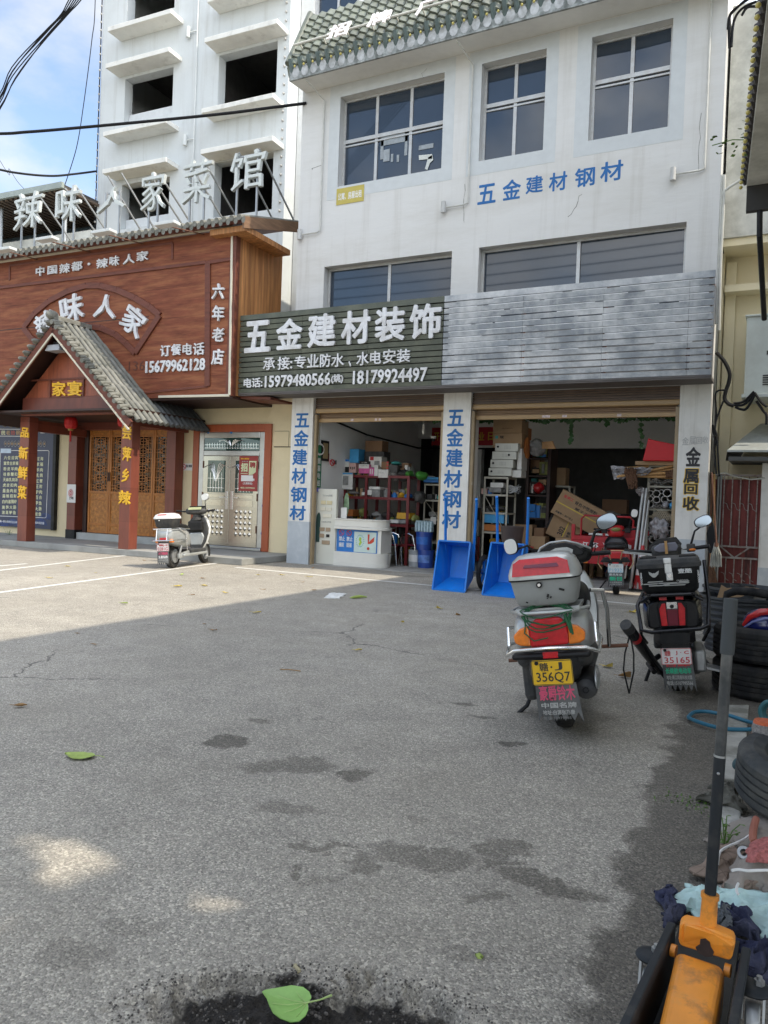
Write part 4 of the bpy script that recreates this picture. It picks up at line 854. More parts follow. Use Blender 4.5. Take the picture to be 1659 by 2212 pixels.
# paint buckets and bottles
def bucket(c,r_,h_,label,m_,lid=None):
 t=thing('paint_bucket',label,'bucket',c,group='blue paint buckets in the left bay');m=MB();m.lathe([(.001,0),(r_*.92,0),(r_,h_-.03),(r_*1.03,h_-.03),(r_*1.03,h_),(.001,h_)],(0,0,0),'Z',22);m.build('bucket_body',m_,t)
 m=MB();m.lathe([(r_*.955,h_*.3),(r_*.985,h_*.72)],(0,0,.0),'Z',22,arc=(R(215),R(320)));m.v=[(x*1.006,y*1.006,z)for x,y,z in m.v];m.build('label',lid or plate_w,t);return t
bkm=mat('blue_bucket',(.02,.06,.30),.3,var=.1,coat=.3)
c1=PY(*z8(1385,1600),14.2);bx_,by_=c1.x,14.2
bucket((bx_,by_,.012),.17,.36,'lower blue paint bucket with a pale round label under the bottled water',bkm,mat('pale_blue_label',(.1,.2,.5),.4,var=.5,sc=8));bucket((bx_-.05,by_,.374),.17,.36,'upper blue paint bucket carrying the bottled water',bkm,mat('blue_label',(.03,.14,.5),.4,var=.3));bucket((bx_+.42,by_-.1,.012),.15,.36,'white and red paint bucket at the left bay guide rail',whitep,redp);bucket((bx_-.28,by_+.1,.012),.14,.34,'pale grey bucket left of the blue paint buckets',mat('grey_bucket',(.35,.37,.38),.4))
wp=thing('water_bottle_pack','shrink wrapped pack of clear blue capped water bottles on the blue buckets','bottles',(bx_-.05,by_,.735))
bm_=mat('bottle_plastic',(.34,.46,.50),.15,var=.35,sc=18,coat=.4)
for i in range(6):
 for j in range(2):
  m=MB();m.lathe([(.001,0),(.03,.002),(.031,.16),(.012,.21),(.012,.225),(.001,.226)],((i-2.5)*.064,(j-.5)*.07-.02,0),'Z',10);m.build('bottle',bm_,wp)
wb=MB();c2=PY(*z6(912,1560),13.7);wb.lathe([(.001,.013),(.1,.013),(.125,.25),(.132,.25),(.132,.27),(.115,.27),(.095,.03)],(c2.x,13.7,0),'Z',18);single('white_bucket',wb,offwhite,'small off white bucket beside the right end of the counter','bucket')
# chairs behind the counter
def tube_chair(c,rz,label):
 t=thing('metal_chair',label,'chair',c,R(rz),group='metal chairs beside the counter')
 for s in(-1,1):m=MB();m.tube([(s*.2,-.2,0),(s*.2,-.16,.42),(s*.2,-.1,.62),(s*.2,.0,.66),(s*.2,.16,.64),(s*.2,.2,.42),(s*.2,.24,0)],.013,8);m.build('frame_leg',chrome,t)
 m=MB();m.box((0,0,.43),(.4,.42,.03));m.build('seat',darklens,t,bev=.01);m=MB();m.box((0,.24,.72),(.4,.03,.25));m.tube([(-.2,.22,.42),(-.2,.25,.86),(.2,.25,.86),(.2,.22,.42)],.013,8);m.build('backrest',blackp,t,bev=.01);return t
ca=PY(*z8(930,1600),14.1);tube_chair((ca.x-.12,14.15,.012),100,'silver framed chair nearest the counter end');tube_chair((ca.x+.25,14.5,.012),80,'silver framed chair behind the one at the counter end')
goods(z8,(1030,1300,1150,1410),14.6,.3,'darkbrown','carton','brown carton on the floor under the red shelf','carton')
goods(z8,(790,1290,850,1360),14.6,.3,'red','carton','small red carton on the floor under the red shelf','carton')

# ---------------- right bay
RY=13.75
Pr=P_at(RY)
xa,xb_=PY(*z9(65,800),RY).x,PY(*z9(240,800),RY).x
lv=[PY(*z9(150,z),RY).z for z in(940,880,790,650,515)]
rk=rack(xa,xb_,RY,.5,[lv[0],lv[2],lv[3],lv[4]],'beige rack carrying four grey metal cabinets at the left of the right bay')
cab=mat('pale_grey_cabinet',(.50,.50,.44),.4,var=.05)
for i,(q,lab)in enumerate((((104,448,282,508),'lowest of the four grey metal cabinets on the beige rack'),((118,383,294,446),'second grey metal cabinet from the bottom of the stack on the beige rack'),((132,320,318,381),'third grey metal cabinet from the bottom, its lock to the right'),((155,257,333,318),'topmost of the four grey metal cabinets, under the cartons'))):
 mb,bx=pbox(z9,*q,RY-.02,.38);t=thing('metal_cabinet',lab,'cabinet',((bx[0]+bx[2])/2,RY,bx[1]),group='grey metal cabinets on the rack');m=WM(t);m.add(mb.v,mb.f);m.build('housing',cab,t,bev=.006)
 m=WM(t);lx=bx[0]+(bx[2]-bx[0])*(.7 if i==2 else .13);m.cyl((lx,RY-.025,(bx[1]+bx[3])/2+.01),.02,.012,'Y',12);m.build('lock',blackp,t)
 m=WM(t)
 for k in range(5):x=bx[0]+(bx[2]-bx[0])*(.42+.06*k);m.b2((x,RY-.022,bx[1]+.035),(x+.006,RY-.0195,bx[3]-.04))
 m.build('vent_slots',mat('slot_shade',(.33,.33,.30),.6),t)
goods(z9,(285,465,358,520),RY+.05,.3,'white','metal_cabinet','small pale cabinet right of the lowest grey cabinet','cabinet');goods(z9,(325,300,360,462),RY+.1,.35,'white','pale_board','upright pale panel right of the grey cabinets','panel')
goods(z9,(138,178,362,290),RY+.12,.4,'brown','carton','cardboard carton with printed lettering under the topmost carton of the right bay','carton',((.08,.62,.18,.82,'teal',None),(.24,.62,.38,.82,text_black,'伟虹'),(.15,.1,.7,.22,t_red,'温州照明有限公司')))
goods(z9,(140,72,362,176),RY+.12,.42,'brown','carton','topmost cardboard carton of the right bay with a round seal','carton',((.3,.3,.68,.36,cardb_d,'温州照明'),))
for q,k_,n_,l_,c_,kd,Yq in(
 ((118,560,218,598),'white','carton','white carton lying on the upper shelf of the cabinet rack','carton','box',RY+.03),((110,600,200,636),'grey','tray','grey tray under the white carton on the cabinet rack','tray','box',RY+.03),
 ((75,735,210,780),'dark','machine','dark electric tool on the middle shelf of the cabinet rack','tool','blob',RY+.03),((68,798,222,872),'skyblue','carton','pale blue printed carton on the lower shelf of the cabinet rack','carton','box',RY+.02),((68,884,200,934),'orange','wooden_box','orange brown drawer on the bottom shelf of the cabinet rack','drawer','box',RY+.02),
 ((365,135,402,225),'orange','plastic_pot','reddish plastic pot behind the cardboard cartons','pot','box',RY+.5),((365,220,400,370),'orange','orange_broom','orange bristle broom head hanging behind the cabinets','broom','blob',RY+.2),((400,215,525,355),'grey','mop_bundle','bundle of grey and white mop heads beside the cartons','mops','blob',RY+.35),
 ((420,378,500,465),'darkbrown','carton','brown carton on the dark deep shelf','carton','box',15.2),((495,400,560,500),'olive','carton','olive stack of goods on the dark deep shelf','goods','box',15.2),((440,560,510,650),'red','plastic_bag','red bag on the dark deep shelf','bag','blob',15.0),((418,570,445,640),'white','roll','white roll beside the red bag','roll','jar',15.0),
 ((565,445,700,580),'brown','carton','large plain carton standing on the grey stand in the dark background','carton','box',15.6),((415,725,465,780),'blue','bundle','blue white packed bundle on the dark deep shelf','bundle','box',15.1),((415,785,468,830),'blue','bundle','lower blue bundle on the dark deep shelf','bundle','box',15.1),((470,735,555,830),'dark','tin_stack','dark group of tins on the dark deep shelf','tins','box',15.2),
 ((560,660,600,730),'white','carton','white carton behind the grey stand','carton','box',15.8),((290,885,440,1040),'brown','carton','carton standing behind the brown bin','carton','box',14.6),((455,910,530,1000),'darkbrown','carton','dark carton with a grey face behind the bin','carton','box',14.5),((430,975,540,1075),'brown','carton','low carton left of the leaning cartons','carton','box',14.4),((540,820,620,1000),'dark','bin_bag','dark transparent bundle under the large plain carton','bundle','blob',15.0),
 ((980,690,1170,800),'darkbrown','carton','dark carton in the back passage with a small white label','carton','box',16.5),((970,782,1110,830),'grey','plastic_sheet','crumpled clear plastic sheet behind the tricycle rail','plastic','blob',15.6),((620,985,740,1060),'brown','carton','low carton with faint lettering left of the red tricycle','carton','box',14.3),((380,1050,430,1080),'red','red_tub','small red tub on the floor of the right bay','tub','blob',14.2),((95,990,170,1040),'yellow','plastic_bag','yellow plastic bag on the floor under the cabinet rack','bag','blob',14.1)):
 goods(z9,q,Yq,.3,k_,n_,l_,c_,None,kind=kd,group='goods in the right bay')
# coils and handles on the rack
c=PY(*z9(290,610),RY+.1);m=MB()
for k in range(9):m.tube([(c.x+rnd.uniform(-.06,.06)+.12*math.cos(R(a)),c.y+.1*math.sin(R(a)),c.z+rnd.uniform(-.03,.03)+.06*math.sin(R(a*2+k*40)))for a in range(0,360,30)],.005,5,True)
single('wire_tangle',m,galv,'tangle of grey wire on the right end of the cabinet rack','wire')
m=MB()
for k in range(6):a=PY(*z9(520,250+9*k),RY+.4);b=PY(*z9(600+4*k,245+10*k),RY+.1);m.bar(a,b,.02)
single('broom_handle_bundle',m,mat('bare_wood_handle',(.42,.24,.11),.6,var=.15),'short bundle of broom handles sticking out beside the mop heads','handles')
ds=thing('dark_shelf_unit','dark deep shelving behind the cabinet rack in the right bay','shelf',(-4,15.1,.012));xa2,xb2=PY(*z9(400,600),15.1).x,PY(*z9(565,600),15.1).x
m=WM(ds)
for x in(xa2,xb2):m.b2((x-.03,15.1,.012),(x+.03,15.65,2.5))
m.build('posts',dark_wood,ds)
for z in(.5,PY(*z9(480,832),15.1).z,PY(*z9(480,655),15.1).z,PY(*z9(480,505),15.1).z,2.3):m=WM(ds);m.b2((xa2+.03,15.1,z-.03),(xb2-.03,15.65,z));m.build('shelf',dark_wood,ds)
xa3,xb3=PY(*z9(560,700),15.55).x,PY(*z9(612,700),15.55).x
rack(xa3,xb3+.3,15.55,.4,[PY(*z9(590,870),15.55).z,PY(*z9(590,755),15.55).z,PY(*z9(590,582),15.55).z],'thin grey stand under the large plain carton in the dark',False)
for z in(.5,1.1,1.6,2.0,2.32):fill(xa2,xb2,z,15.05,.4,.3,26)
fill(PY(*z9(65,800),14.2).x,PY(*z9(240,800),14.2).x,lv[3]+.003,13.85,.35,.14,14);fill(PY(*z9(65,800),14.2).x,PY(*z9(240,800),14.2).x,lv[2]+.003,13.85,.35,.14,14)
fill(-4.6,-3.0,.013,14.6,.8,.5,40);fill(-3.6,-1.8,.013,16.2,.8,.7,40);fill(-7.8,-6.0,.013,16.0,1.2,.7,50);fill(-6.6,-5.4,1.0,15.0,.3,.3,16)
tag(cl_.build('shelf_clutter',cmats),kind='stuff')
# leaning printed cartons
def lean_box(px,ang,w_,h_,dep,Y,lab,lines):
 c=PY(*z9(*px),Y);t=thing('printed_carton',lab,'carton',(c.x,Y,c.z),0,ry=R(-ang));t.rotation_euler=(0,R(ang),R(8));m=MB();m.box((0,0,0),(w_,dep,h_));m.build('carton',cardb,t,bev=.008)
 for s_,x0_,z0_,x1_,z1_,mm in lines:mb=MB();text_xz(mb,s_,x0_*w_,z0_*h_,x1_*w_,z1_*h_,-dep/2-.003,.003,bold=.02);mb.build('lettering',mm,t)
 m=MB();m.b2((-w_/2-.004,-dep/2-.004,-.02),(w_/2+.004,dep/2+.004,.0));m.build('packing_strap',tape,t)
lean_box((805,790),27,.92,.50,.35,14.75,'large printed carton tilted on top inside the red tricycle',(('爱美工',-.42,.24,-.2,.36,t_red),('背负中性面粉',-.16,.2,.34,.34,text_black),('腻子王',-.1,.02,.2,.12,text_black),('质量第一 用户至上',-.42,-.4,-.02,-.32,text_black)))
lean_box((700,925),-68,.42,.62,.35,14.85,'smaller printed carton tilted below the large one with the number 302',(('302',-.3,.0,.1,.18,text_black),('净重',-.3,-.2,.0,-.1,text_black)))
# waste bin on the second barrow side
wbm=mat('dark_brown_wicker_plastic',(.055,.037,.033),.5,var=.15)
c=PY(*z9(285,1040),12.35);r1=(PY(*z9(372,905),12.35).x-PY(*z9(200,905),12.35).x)/2;m=MB()
hh=PY(*z9(285,905),12.35).z;prof=[(.001,.45),(r1*.72,.45)];prof+=[(r1*(.72+.28*k/8),.45+(hh-.45)*k/8)for k in range(9)];prof+=[(r1*1.03,hh),(r1*1.03,hh+.02),(r1*.95,hh+.02),(r1*.7,.5)]
m.lathe(prof,(PY(*z9(286,950),12.35).x,12.35,0),'Z',28);BIN=single('waste_bin',m,wbm,'dark brown ribbed waste bin standing on a stool behind the second blue barrow','bin')
m=MB();bxx=PY(*z9(286,950),12.35).x
m.b2((bxx-.17,12.18,.40),(bxx+.17,12.52,.449))
for sx in(-1,1):
 for sy in(-1,1):m.b2((bxx+sx*.14-.015,12.35+sy*.14-.015,.012),(bxx+sx*.14+.015,12.35+sy*.14+.015,.40))
single('wooden_stool',m,cardb_d,'low wooden stool under the dark brown bin','stool')
# ivy garland
iv=thing('ivy_garland','artificial ivy garland hanging along the top of the open bays','garland',(-4.5,14.1,2.7));m=WM(iv);m2=WM(iv)
pts=[]
for i in range(90):
 x=-6.2+i*.052;z=2.97+.02*math.sin(i*.7);pts.append((x,14.1,z))
for(zx,zy0,zy1)in((740,75,235),(1285,65,270),(1020,85,110)):
 for k in range(7 if zx!=1020 else 4):a=PY(*z9(zx+rnd.uniform(-5,5),zy0+(zy1-zy0)*k/6),14.1);pts.append((a.x,14.1,a.z))
 a,b=PY(*z9(zx,zy0-20),14.1),PY(*z9(zx-4,zy1),14.1);m2.tube([a,b],.004,4)
for(x,y,z)in pts:
 for k in range(2):
  q=Matrix.Rotation(rnd.uniform(0,6.28),3,'Y')@Matrix.Rotation(rnd.uniform(-.6,.6),3,'X');s=rnd.uniform(.035,.06);o_=Vector((x+rnd.uniform(-.02,.02),y+rnd.uniform(-.03,.03),z-rnd.uniform(0,.06)))
  m.add([o_+q@Vector(p)*s for p in((0,0,.9),(-.7,.05,.2),(-.4,0,-.6),(0,-.1,-1),(.4,0,-.6),(.7,.05,.2))],[(0,1,2,3,4,5)])
m2.tube([(-6.3,14.1,3.0),(-4,14.1,2.98),(-1.5,14.1,3.0)],.006,5);m.build('leaves',ivy,iv);m2.build('stems',ivy,iv)
# pipe rack on the right
pr=thing('pipe_rack','steel rack stuffed with white pipe ends beside the right pilaster','rack',(-1.9,13.8,.012));xp0,xp1=PY(*z9(1330,800),13.7).x,-1.56
m=WM(pr)
for x in(xp0,xp1):
 for y in(13.7,14.5):m.b2((x-.02,y,.012),(x+.02,y+.03,2.3))
m.build('posts',rackm,pr)
pz=[PY(*z9(1430,z),13.7).z for z in(1075,762,585)]
for z in(.3,pz[1],pz[2],2.1):m=WM(pr);m.b2((xp0,13.7,z-.03),(xp1,14.5,z));m.build('shelf',rackm,pr)
pvc=mat('white_pvc_pipe',(.56,.54,.50),.5,var=.06)
def pipe_end(c,r_,L_=.9):
 m=MB();m.lathe([(r_*.86,L_),(r_*.86,0),(r_,0),(r_,L_)],(0,0,0),'Y',18);o=m.build('pvc_pipe',pvc);o.location=c;return o
big=[(1400,645,25),(1482,640,28),(1352,640,18),(1437,630,15),(1352,685,18),(1400,693,24),(1462,690,24),(1505,680,20),(1352,728,22),(1400,740,10),(1380,748,8),(1425,742,10),(1450,745,9),
 (1372,1000,26),(1440,1022,26),(1410,988,12),(1500,1005,20),(1432,985,10),(1345,985,14),(1462,1000,10),(1390,1045,20),(1480,1045,14),(1355,890,14),(1350,920,12),(1500,915,14),(1515,935,12),
 (1440,567,10),(1410,550,12),(1375,545,10),(1480,545,9),(1520,552,10),(1465,552,8),(1500,545,8),(1350,556,8),(1395,568,7)]
rows_={0:'in the middle tier of the pipe rack',1:'in the bottom tier of the pipe rack',2:'in the top tier of the pipe rack'}
for i,(a,b,r_)in enumerate(big):
 c=PY(*z9(a,b),13.62+rnd.uniform(-.05,.06));o=pipe_end(c,r_/1.929/1.8517/1662*14.2*1.0)
 tier=2 if b<600 else(0 if b<800 else 1);sz='wide' if r_>=20 else('medium' if r_>=12 else 'thin')
 tag(o,'%s white pipe end lying %s'%(sz,rows_[tier]),'pipe','%s pipe ends %s'%(sz,rows_[tier]))
m=MB();c=PY(*z9(1430,825),13.6)
for i in range(-5,6):
 for j in range(-3,4):
  if abs(i)+abs(j)*.9<5.6:m.lathe([(.012,.5),(.012,0),(.0165,0),(.0165,.5)],(c.x+i*.034+(j%2)*.017,c.y,c.z+j*.03),'Y',8)
single('conduit_bundle',m,mat('cream_conduit',(.58,.50,.36),.5),'bundle of many thin cream conduits in the pipe rack','conduits')
bagm=mat('clear_grey_plastic_bag',(.36,.35,.36),.3,var=.5,sc=10,dirt=(.1,.09,.09),dsc=8,damt=.8)
for q,l_ in(((1345,830,1440,980),'crumpled clear plastic bag at the left of the pipe rack'),((1400,850,1490,985),'crumpled whitish plastic bag in the middle of the pipe rack'),((1440,705,1490,755),'small clear plastic bag stuffed between the pipes'),((1240,590,1300,660),'clear plastic bag hanging left of the pipe rack')):
 mb,bx=pbox(z9,*q,13.5,.2);mb=MB();c=Vector(((bx[0]+bx[2])/2,13.58,(bx[1]+bx[3])/2));mb.ell(c,(bx[2]-bx[0],.2,bx[3]-bx[1]),26,16);mb.smooth=False
 mb.v=[tuple(Vector(p)+(Vector(p)-c)*(.7*mnoise.noise(Vector(p)*14)))for p in mb.v];mb.sm=[False]*len(mb.sm);single('plastic_bag',mb,bagm,l_,'bag')
goods(z9,(1496,715,1530,760),13.55,.15,'skyblue','cloth_ball','small blue rag stuffed among the pipe ends','rag',None,kind='blob')
# brooms, poles, cone, red bucket
broom=mat('bamboo_handle',(.50,.28,.10),.55,var=.2,sc=8);brist=mat('brown_bristle',(.13,.065,.035),.9,var=.4,sc=40,bump=.5)
for i,(a,b,c,d,yb_)in enumerate(((1060,455,1400,430,13.55),(1095,515,1530,430,13.45),(1100,512,1530,455,13.5),(1110,508,1535,480,13.42),(1150,500,1535,498,13.5),(1120,510,1530,515,13.45),(1190,508,1532,525,13.5),(1160,495,1530,440,13.58))):
 m=MB();m.bar(PY(*z9(a,b),yb_),PY(*z9(c,d),yb_+.2),.032)
 single('bamboo_pole',m,broom,'long bamboo broom pole lying across the top of the pipe rack','pole','bamboo poles on the pipe rack')
m=MB()
for k in range(150):a=PY(*z9(rnd.uniform(1150,1250),rnd.uniform(445,500)),13.4+rnd.uniform(-.05,.1));b=PY(*z9(rnd.uniform(1185,1255),rnd.uniform(540,610)),13.4+rnd.uniform(-.05,.1));m.bar(a,b,.012)
single('bristle_broom',m,brist,'dark brown bristle broom head drooping from the pipe rack','broom')
m=MB()
for k in range(60):a=PY(*z9(1470+rnd.uniform(0,8),rnd.uniform(470,525)),13.38+rnd.uniform(-.03,.05));b=PY(*z9(1536,rnd.uniform(455,528)),13.4+rnd.uniform(-.03,.05));m.bar(a,b,.014)
single('bristle_broom',m,brist,'brown bristle head at the right end of the bamboo poles','broom')
m=MB();P4=[PY(*z9(*p),13.5)for p in((1048,432),(1330,420),(1380,450),(1330,500),(1075,540))];ctr=sum(P4,Vector())/5
n_=14
for i in range(n_):
 for j in range(7):
  def pt(u,v):a=P4[0].lerp(P4[2],u);b=P4[4].lerp(P4[3],u);q=a.lerp(b,v);return(q.x,q.y-.03-.08*mnoise.noise(Vector((u*7,v*6,2))),q.z+.04*mnoise.noise(Vector((u*6,v*6,5))))
  m.quad(pt(i/n_,j/7),pt((i+1)/n_,j/7),pt((i+1)/n_,(j+1)/7),pt(i/n_,(j+1)/7))
o=single('plastic_wrap',m,bagm,'clear crumpled plastic sleeve round the ends of the bamboo poles','plastic wrap')
goods(z9,(1235,395,1535,425),13.6,.3,'brown','wooden_plank','flat wooden board under the red tub on the pipe rack','board')
rbx=[PY(*z9(*p),13.5)for p in((1292,392),(1338,212),(1350,225),(1560,268),(1560,395))]
m=MB();m.prism([(p.x,p.z)for p in rbx],13.5,13.9);single('red_plastic_tub',m,mat('bright_red_plastic',(.52,.008,.014),.55,var=.06),'bright red plastic tub tilted on its side at the top of the pipe rack','tub',bev=.02)
polem=mat('grey_steel_pole',(.40,.40,.38),.4,.6,var=.1)
for(a,b,c,d,l_)in((1300,605,1245,1020,'leftmost of the long grey pipes leaning by the pipe rack'),(1325,605,1275,1050,'middle one of the long grey pipes leaning by the pipe rack'),(1340,700,1295,1060,'shorter grey pipe leaning closest to the pipe rack')):
 A,B_=PY(*z9(a,b),13.55),PY(*z9(c,d),13.3);dd=(B_-A);B_=A+dd*((A.z-.02)/max(.01,A.z-B_.z));m=MB();m.tube([A,B_],.025,10);single('steel_pipe',m,polem,l_,'pipe','grey pipes leaning by the pipe rack')

# ================================================================== RESTAURANT
RF=Frame(-9.8,12.2,1.6);z2=zm(0,600,1.3825);z3=zm(0,1200,1.3825)
rest=thing('restaurant_building','red brown timber fronted restaurant with a big wooden signboard above a cream wall','building',RF.loc,RF.rz)
def RP(d):return lambda x,y:RF(x,y,d)
RX0=-9.5;WY=1.45
ztop=6.62;zbot=3.31
m=MB();m.b2((RX0,WY,0),(.93,WY+.3,3.6));m.b2((RX0,WY+.3,0),(RX0+.3,6,6.2));m.b2((.6,WY+.3,0),(.9,6,6.2));m.b2((RX0,5.7,0),(.9,6,6.2));m.b2((RX0,WY+.02,3.6),(.0,5.99,3.75));m.build('wall',yellow_wall,rest)
m=MB();m.b2((RX0,0,zbot),(-.03,.12,ztop));m.build('signboard',wood_red,rest)
m=MB();m.b2((-.1,.125,zbot+.02),(0,WY+.2,ztop));m.build('side_boards',wood_side,rest)
m=MB();m.b2((-.13,-.02,zbot-.005),(.015,.13,ztop));m.build('corner_post',wood_trim,rest,bev=.01)
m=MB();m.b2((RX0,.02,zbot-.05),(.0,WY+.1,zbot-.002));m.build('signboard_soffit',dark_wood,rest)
def trim(pts,w_=.09,th=.035,m_=wood_trim,nm='trim_moulding',par=rest,y=0.0):
 mb=MB();mb_=[RF(*p,0)for p in pts]
 for a,b in zip(mb_[:-1],mb_[1:]):mb.bar((a.x,y-th/2,a.z),(b.x,y-th/2,b.z),w_,th,up=(0,1,0))
 return mb.build(nm,m_,par,bev=.008)
cream_strip=mat('cream_light_strip',(.62,.58,.46),.45,var=.05)
strip_pts=[z2(-40,628),z2(1288,424),z3(1272,528),z3(880,536)];trim(strip_pts,.05,.03,cream_strip,'light_strip',y=-.004)
trim([z2(55,722),z2(55,640),z2(955,514)],.05,.02);trim([z2(955,514),z2(955,606)],.05,.02);trim([z2(-30,766),z2(1140,622)],.07,.03)
trim([z2(1152,616),z3(1150,478)],.13,.035);trim([z2(1152,624),z2(1280,604)],.07,.03);trim([z3(-30,600),z3(1150,478)],.05,.02)
fan_o=[(135,985),(195,905),(275,838),(380,782),(480,752),(560,752),(650,775),(750,820),(830,868),(888,916)];fan_i=[(752,1124),(700,1070),(640,1020),(560,985),(500,978),(440,985),(300,1050)]
trim([z2(*p)for p in fan_o],.13,.045);trim([z2(*p)for p in fan_i],.13,.045);trim([z2(888,916),z2(752,1124)],.13,.05);trim([z2(135,985),z2(215,1085)],.13,.05)
m=MB()
for zz in(5.02,):m.b2((RX0,-.004,zz),(-2.2,.01,zz+.018))
m.build('board_joint',dark_wood,rest)
def rchar(s,zf_,bx,m_,d=.05,bold=.022,par=rest,y=-.03,ang=0,nm='letter',shear=0,wob=0.0,side=None):
 a,b=zf_(bx[0],bx[1]),zf_(bx[2],bx[3]);P_=RP(y);X0,Z0,X1,Z1=box_px(P_,(*a,*b));mb=MB()
 c=Vector(((X0+X1)/2,y-d/2,(Z0+Z1)/2));w_,h_=X1-X0,Z1-Z0;ca,sa=math.cos(R(ang)),math.sin(R(ang))
 u=Vector((ca,0,sa))*w_;v=Vector((-sa,0,ca))*h_;put_text(mb,s,c-u/2-v/2,u,v,d,bold=bold,shear=shear,wob=wob)
 return mb.build(nm,m_,par)
for ch,bx in zip('中国辣都·辣味人家',((200,645,246,696),(265,640,316,686),(330,628,388,681),(396,617,456,668),(486,624,500,638),(535,600,598,653),(607,586,660,641),(682,576,746,630),(757,560,821,613))):rchar(ch,z2,bx,letter_w,.03,.02)
for ch,bx,an in(('辣',(198,895,300,1018),28),('味',(336,800,462,950),12),('人',(525,802,645,930),-5),('家',(676,872,806,1022),-32)):rchar(ch,z2,bx,letter_w,.06,.022,ang=an,wob=.03,shear=.08)
for ch,bx in zip('六年老',((1176,740,1241,824),(1176,862,1241,946),(1176,984,1239,1060))):rchar(ch,z2,bx,letter_w,.05,.025,shear=.12,wob=.03)
rchar('店',z3,(1174,272,1236,358),letter_w,.05,.025,shear=.12,wob=.03)
for ch,bx in zip('订餐电话',((888,250,941,312),(948,244,1004,306),(1012,240,1063,304),(1070,236,1131,304))):rchar(ch,z3,bx,letter_w,.035,.02)
rchar('15679962128',z3,(806,330,1136,396),letter_w,.03,.03,nm='phone_number')
rchar('136',z3,(712,338,800,390),mat('letter_ghost',(.10,.035,.022),.5),.004,.0,nm='ghost_number',y=-.002)
# tiled roof above the signboard
xe=RF(645,480,-.1).x
fz=RF(300,508,-.28).z;tz=7.35
m=MB();m.add([(RX0,-.28,fz-.06),(.36,-.28,fz-.06),(.36,2.1,tz-.06),(RX0,2.1,tz-.06),(RX0,-.28,fz),(.36,-.28,fz),(.36,2.1,tz),(RX0,2.1,tz)],[(0,1,2,3),(4,5,6,7),(0,1,5,4),(1,2,6,5),(2,3,7,6),(3,0,4,7)])
rfr=m.build('roof',wood_trim,rest)
m=MB();md=MB();x=RX0+.1
while x<.36:
 m.tube([(x,-.36,fz+.02),(x,.6,fz+.02+.96*(tz-fz)/2.38),(x,2.05,tz+.01)],.058,8);md.disc((x+.09,-.345,fz-.03),.05,'Y',8,rz=.07);md.disc((x,-.362,fz+.02),.056,'Y',10);x+=.18
m.build('roof_tiles',tile_grey,rfr);md.build('tile_end_discs',tile_grey,rfr)
m=MB();m.prism([(-.3,fz-.18),(2.1,tz-.18),(2.1,tz+.04),(-.3,fz+.05)],.36,.40,'X');m.build('barge_board',mat('weathered_brown_board',(.20,.115,.065),.7,var=.35,sc=4,st=(1,.6,5)),rfr);m=MB();m.b2((-.5,-.2,fz-.19),(.36,1.4,fz-.08));m.build('eave_soffit',wood_side,rfr)
# floodlights on arms
for i,(q,p)in enumerate((((0,545,58,560),(205,605)),((205,483,315,506),(500,565)),((520,445,630,466),(792,520)),((860,403,988,420),(1130,468)))):
 a=RF(*z2((q[0]+q[2])/2,(q[1]+q[3])/2),-1.05);b=RF(*z2(*p),-.0);t=thing('floodlight','pale slim floodlight on a rusty arm above the signboard, number %s from the left'%('first','second','third','fourth')[i],'lamp',RF.loc,RF.rz,'floodlights above the signboard')
 m=MB();m.box((a.x,a.y,a.z),(.50,.2,.06));m.build('lamp_housing',letter_side,t,bev=.01);m=MB();m.tube([(b.x,b.y,b.z),(a.x,a.y+.05,a.z-.02)],.012,6);m.build('arm',rust,t)
# roof letters on frames
for ch,bx,foot in zip('辣味人家菜馆',((72,225,247,440),(303,190,462,405),(538,203,714,338),(778,113,924,346),(1003,45,1182,302),(1262,-5,1478,226)),(530,480,440,420,400,335)):
 D_=.55;t=thing('roof_letter','pale grey calligraphic channel letter %s on a steel frame above the tiled roof edge'%ch,'sign letter',RF.loc,RF.rz,'channel letters along the restaurant roof')
 bx=(bx[0]+(bx[2]-bx[0])*.06,bx[1]+(bx[3]-bx[1])*.06,bx[2]-(bx[2]-bx[0])*.06,bx[3]-(bx[3]-bx[1])*.04)
 rchar(ch,z2,bx,[letter_pix],.08,.002,t,D_,nm='letter_body',shear=.22,wob=.04,ang=6)
 a,b=RF(*z2(bx[0]+35,bx[3]-60),D_),RF(*z2(bx[2]-45,bx[3]-60),D_);zb_=fz+.83*(tz-fz)/2.38;zt2=RF(*z2(bx[0],bx[1]+30),D_).z
 m=MB()
 for x in(a.x,b.x):m.b2((x-.018,D_+.005,zb_),(x+.018,D_+.04,zt2));m.bar((x,D_+.045,a.z+.55),(x+.12,1.9,tz-.05),.03)
 for z in(a.z-.05,zt2-.03):m.b2((a.x-.018,D_+.042,z),(b.x+.018,D_+.07,z+.03))
 m.build('support_frame',galv,t)
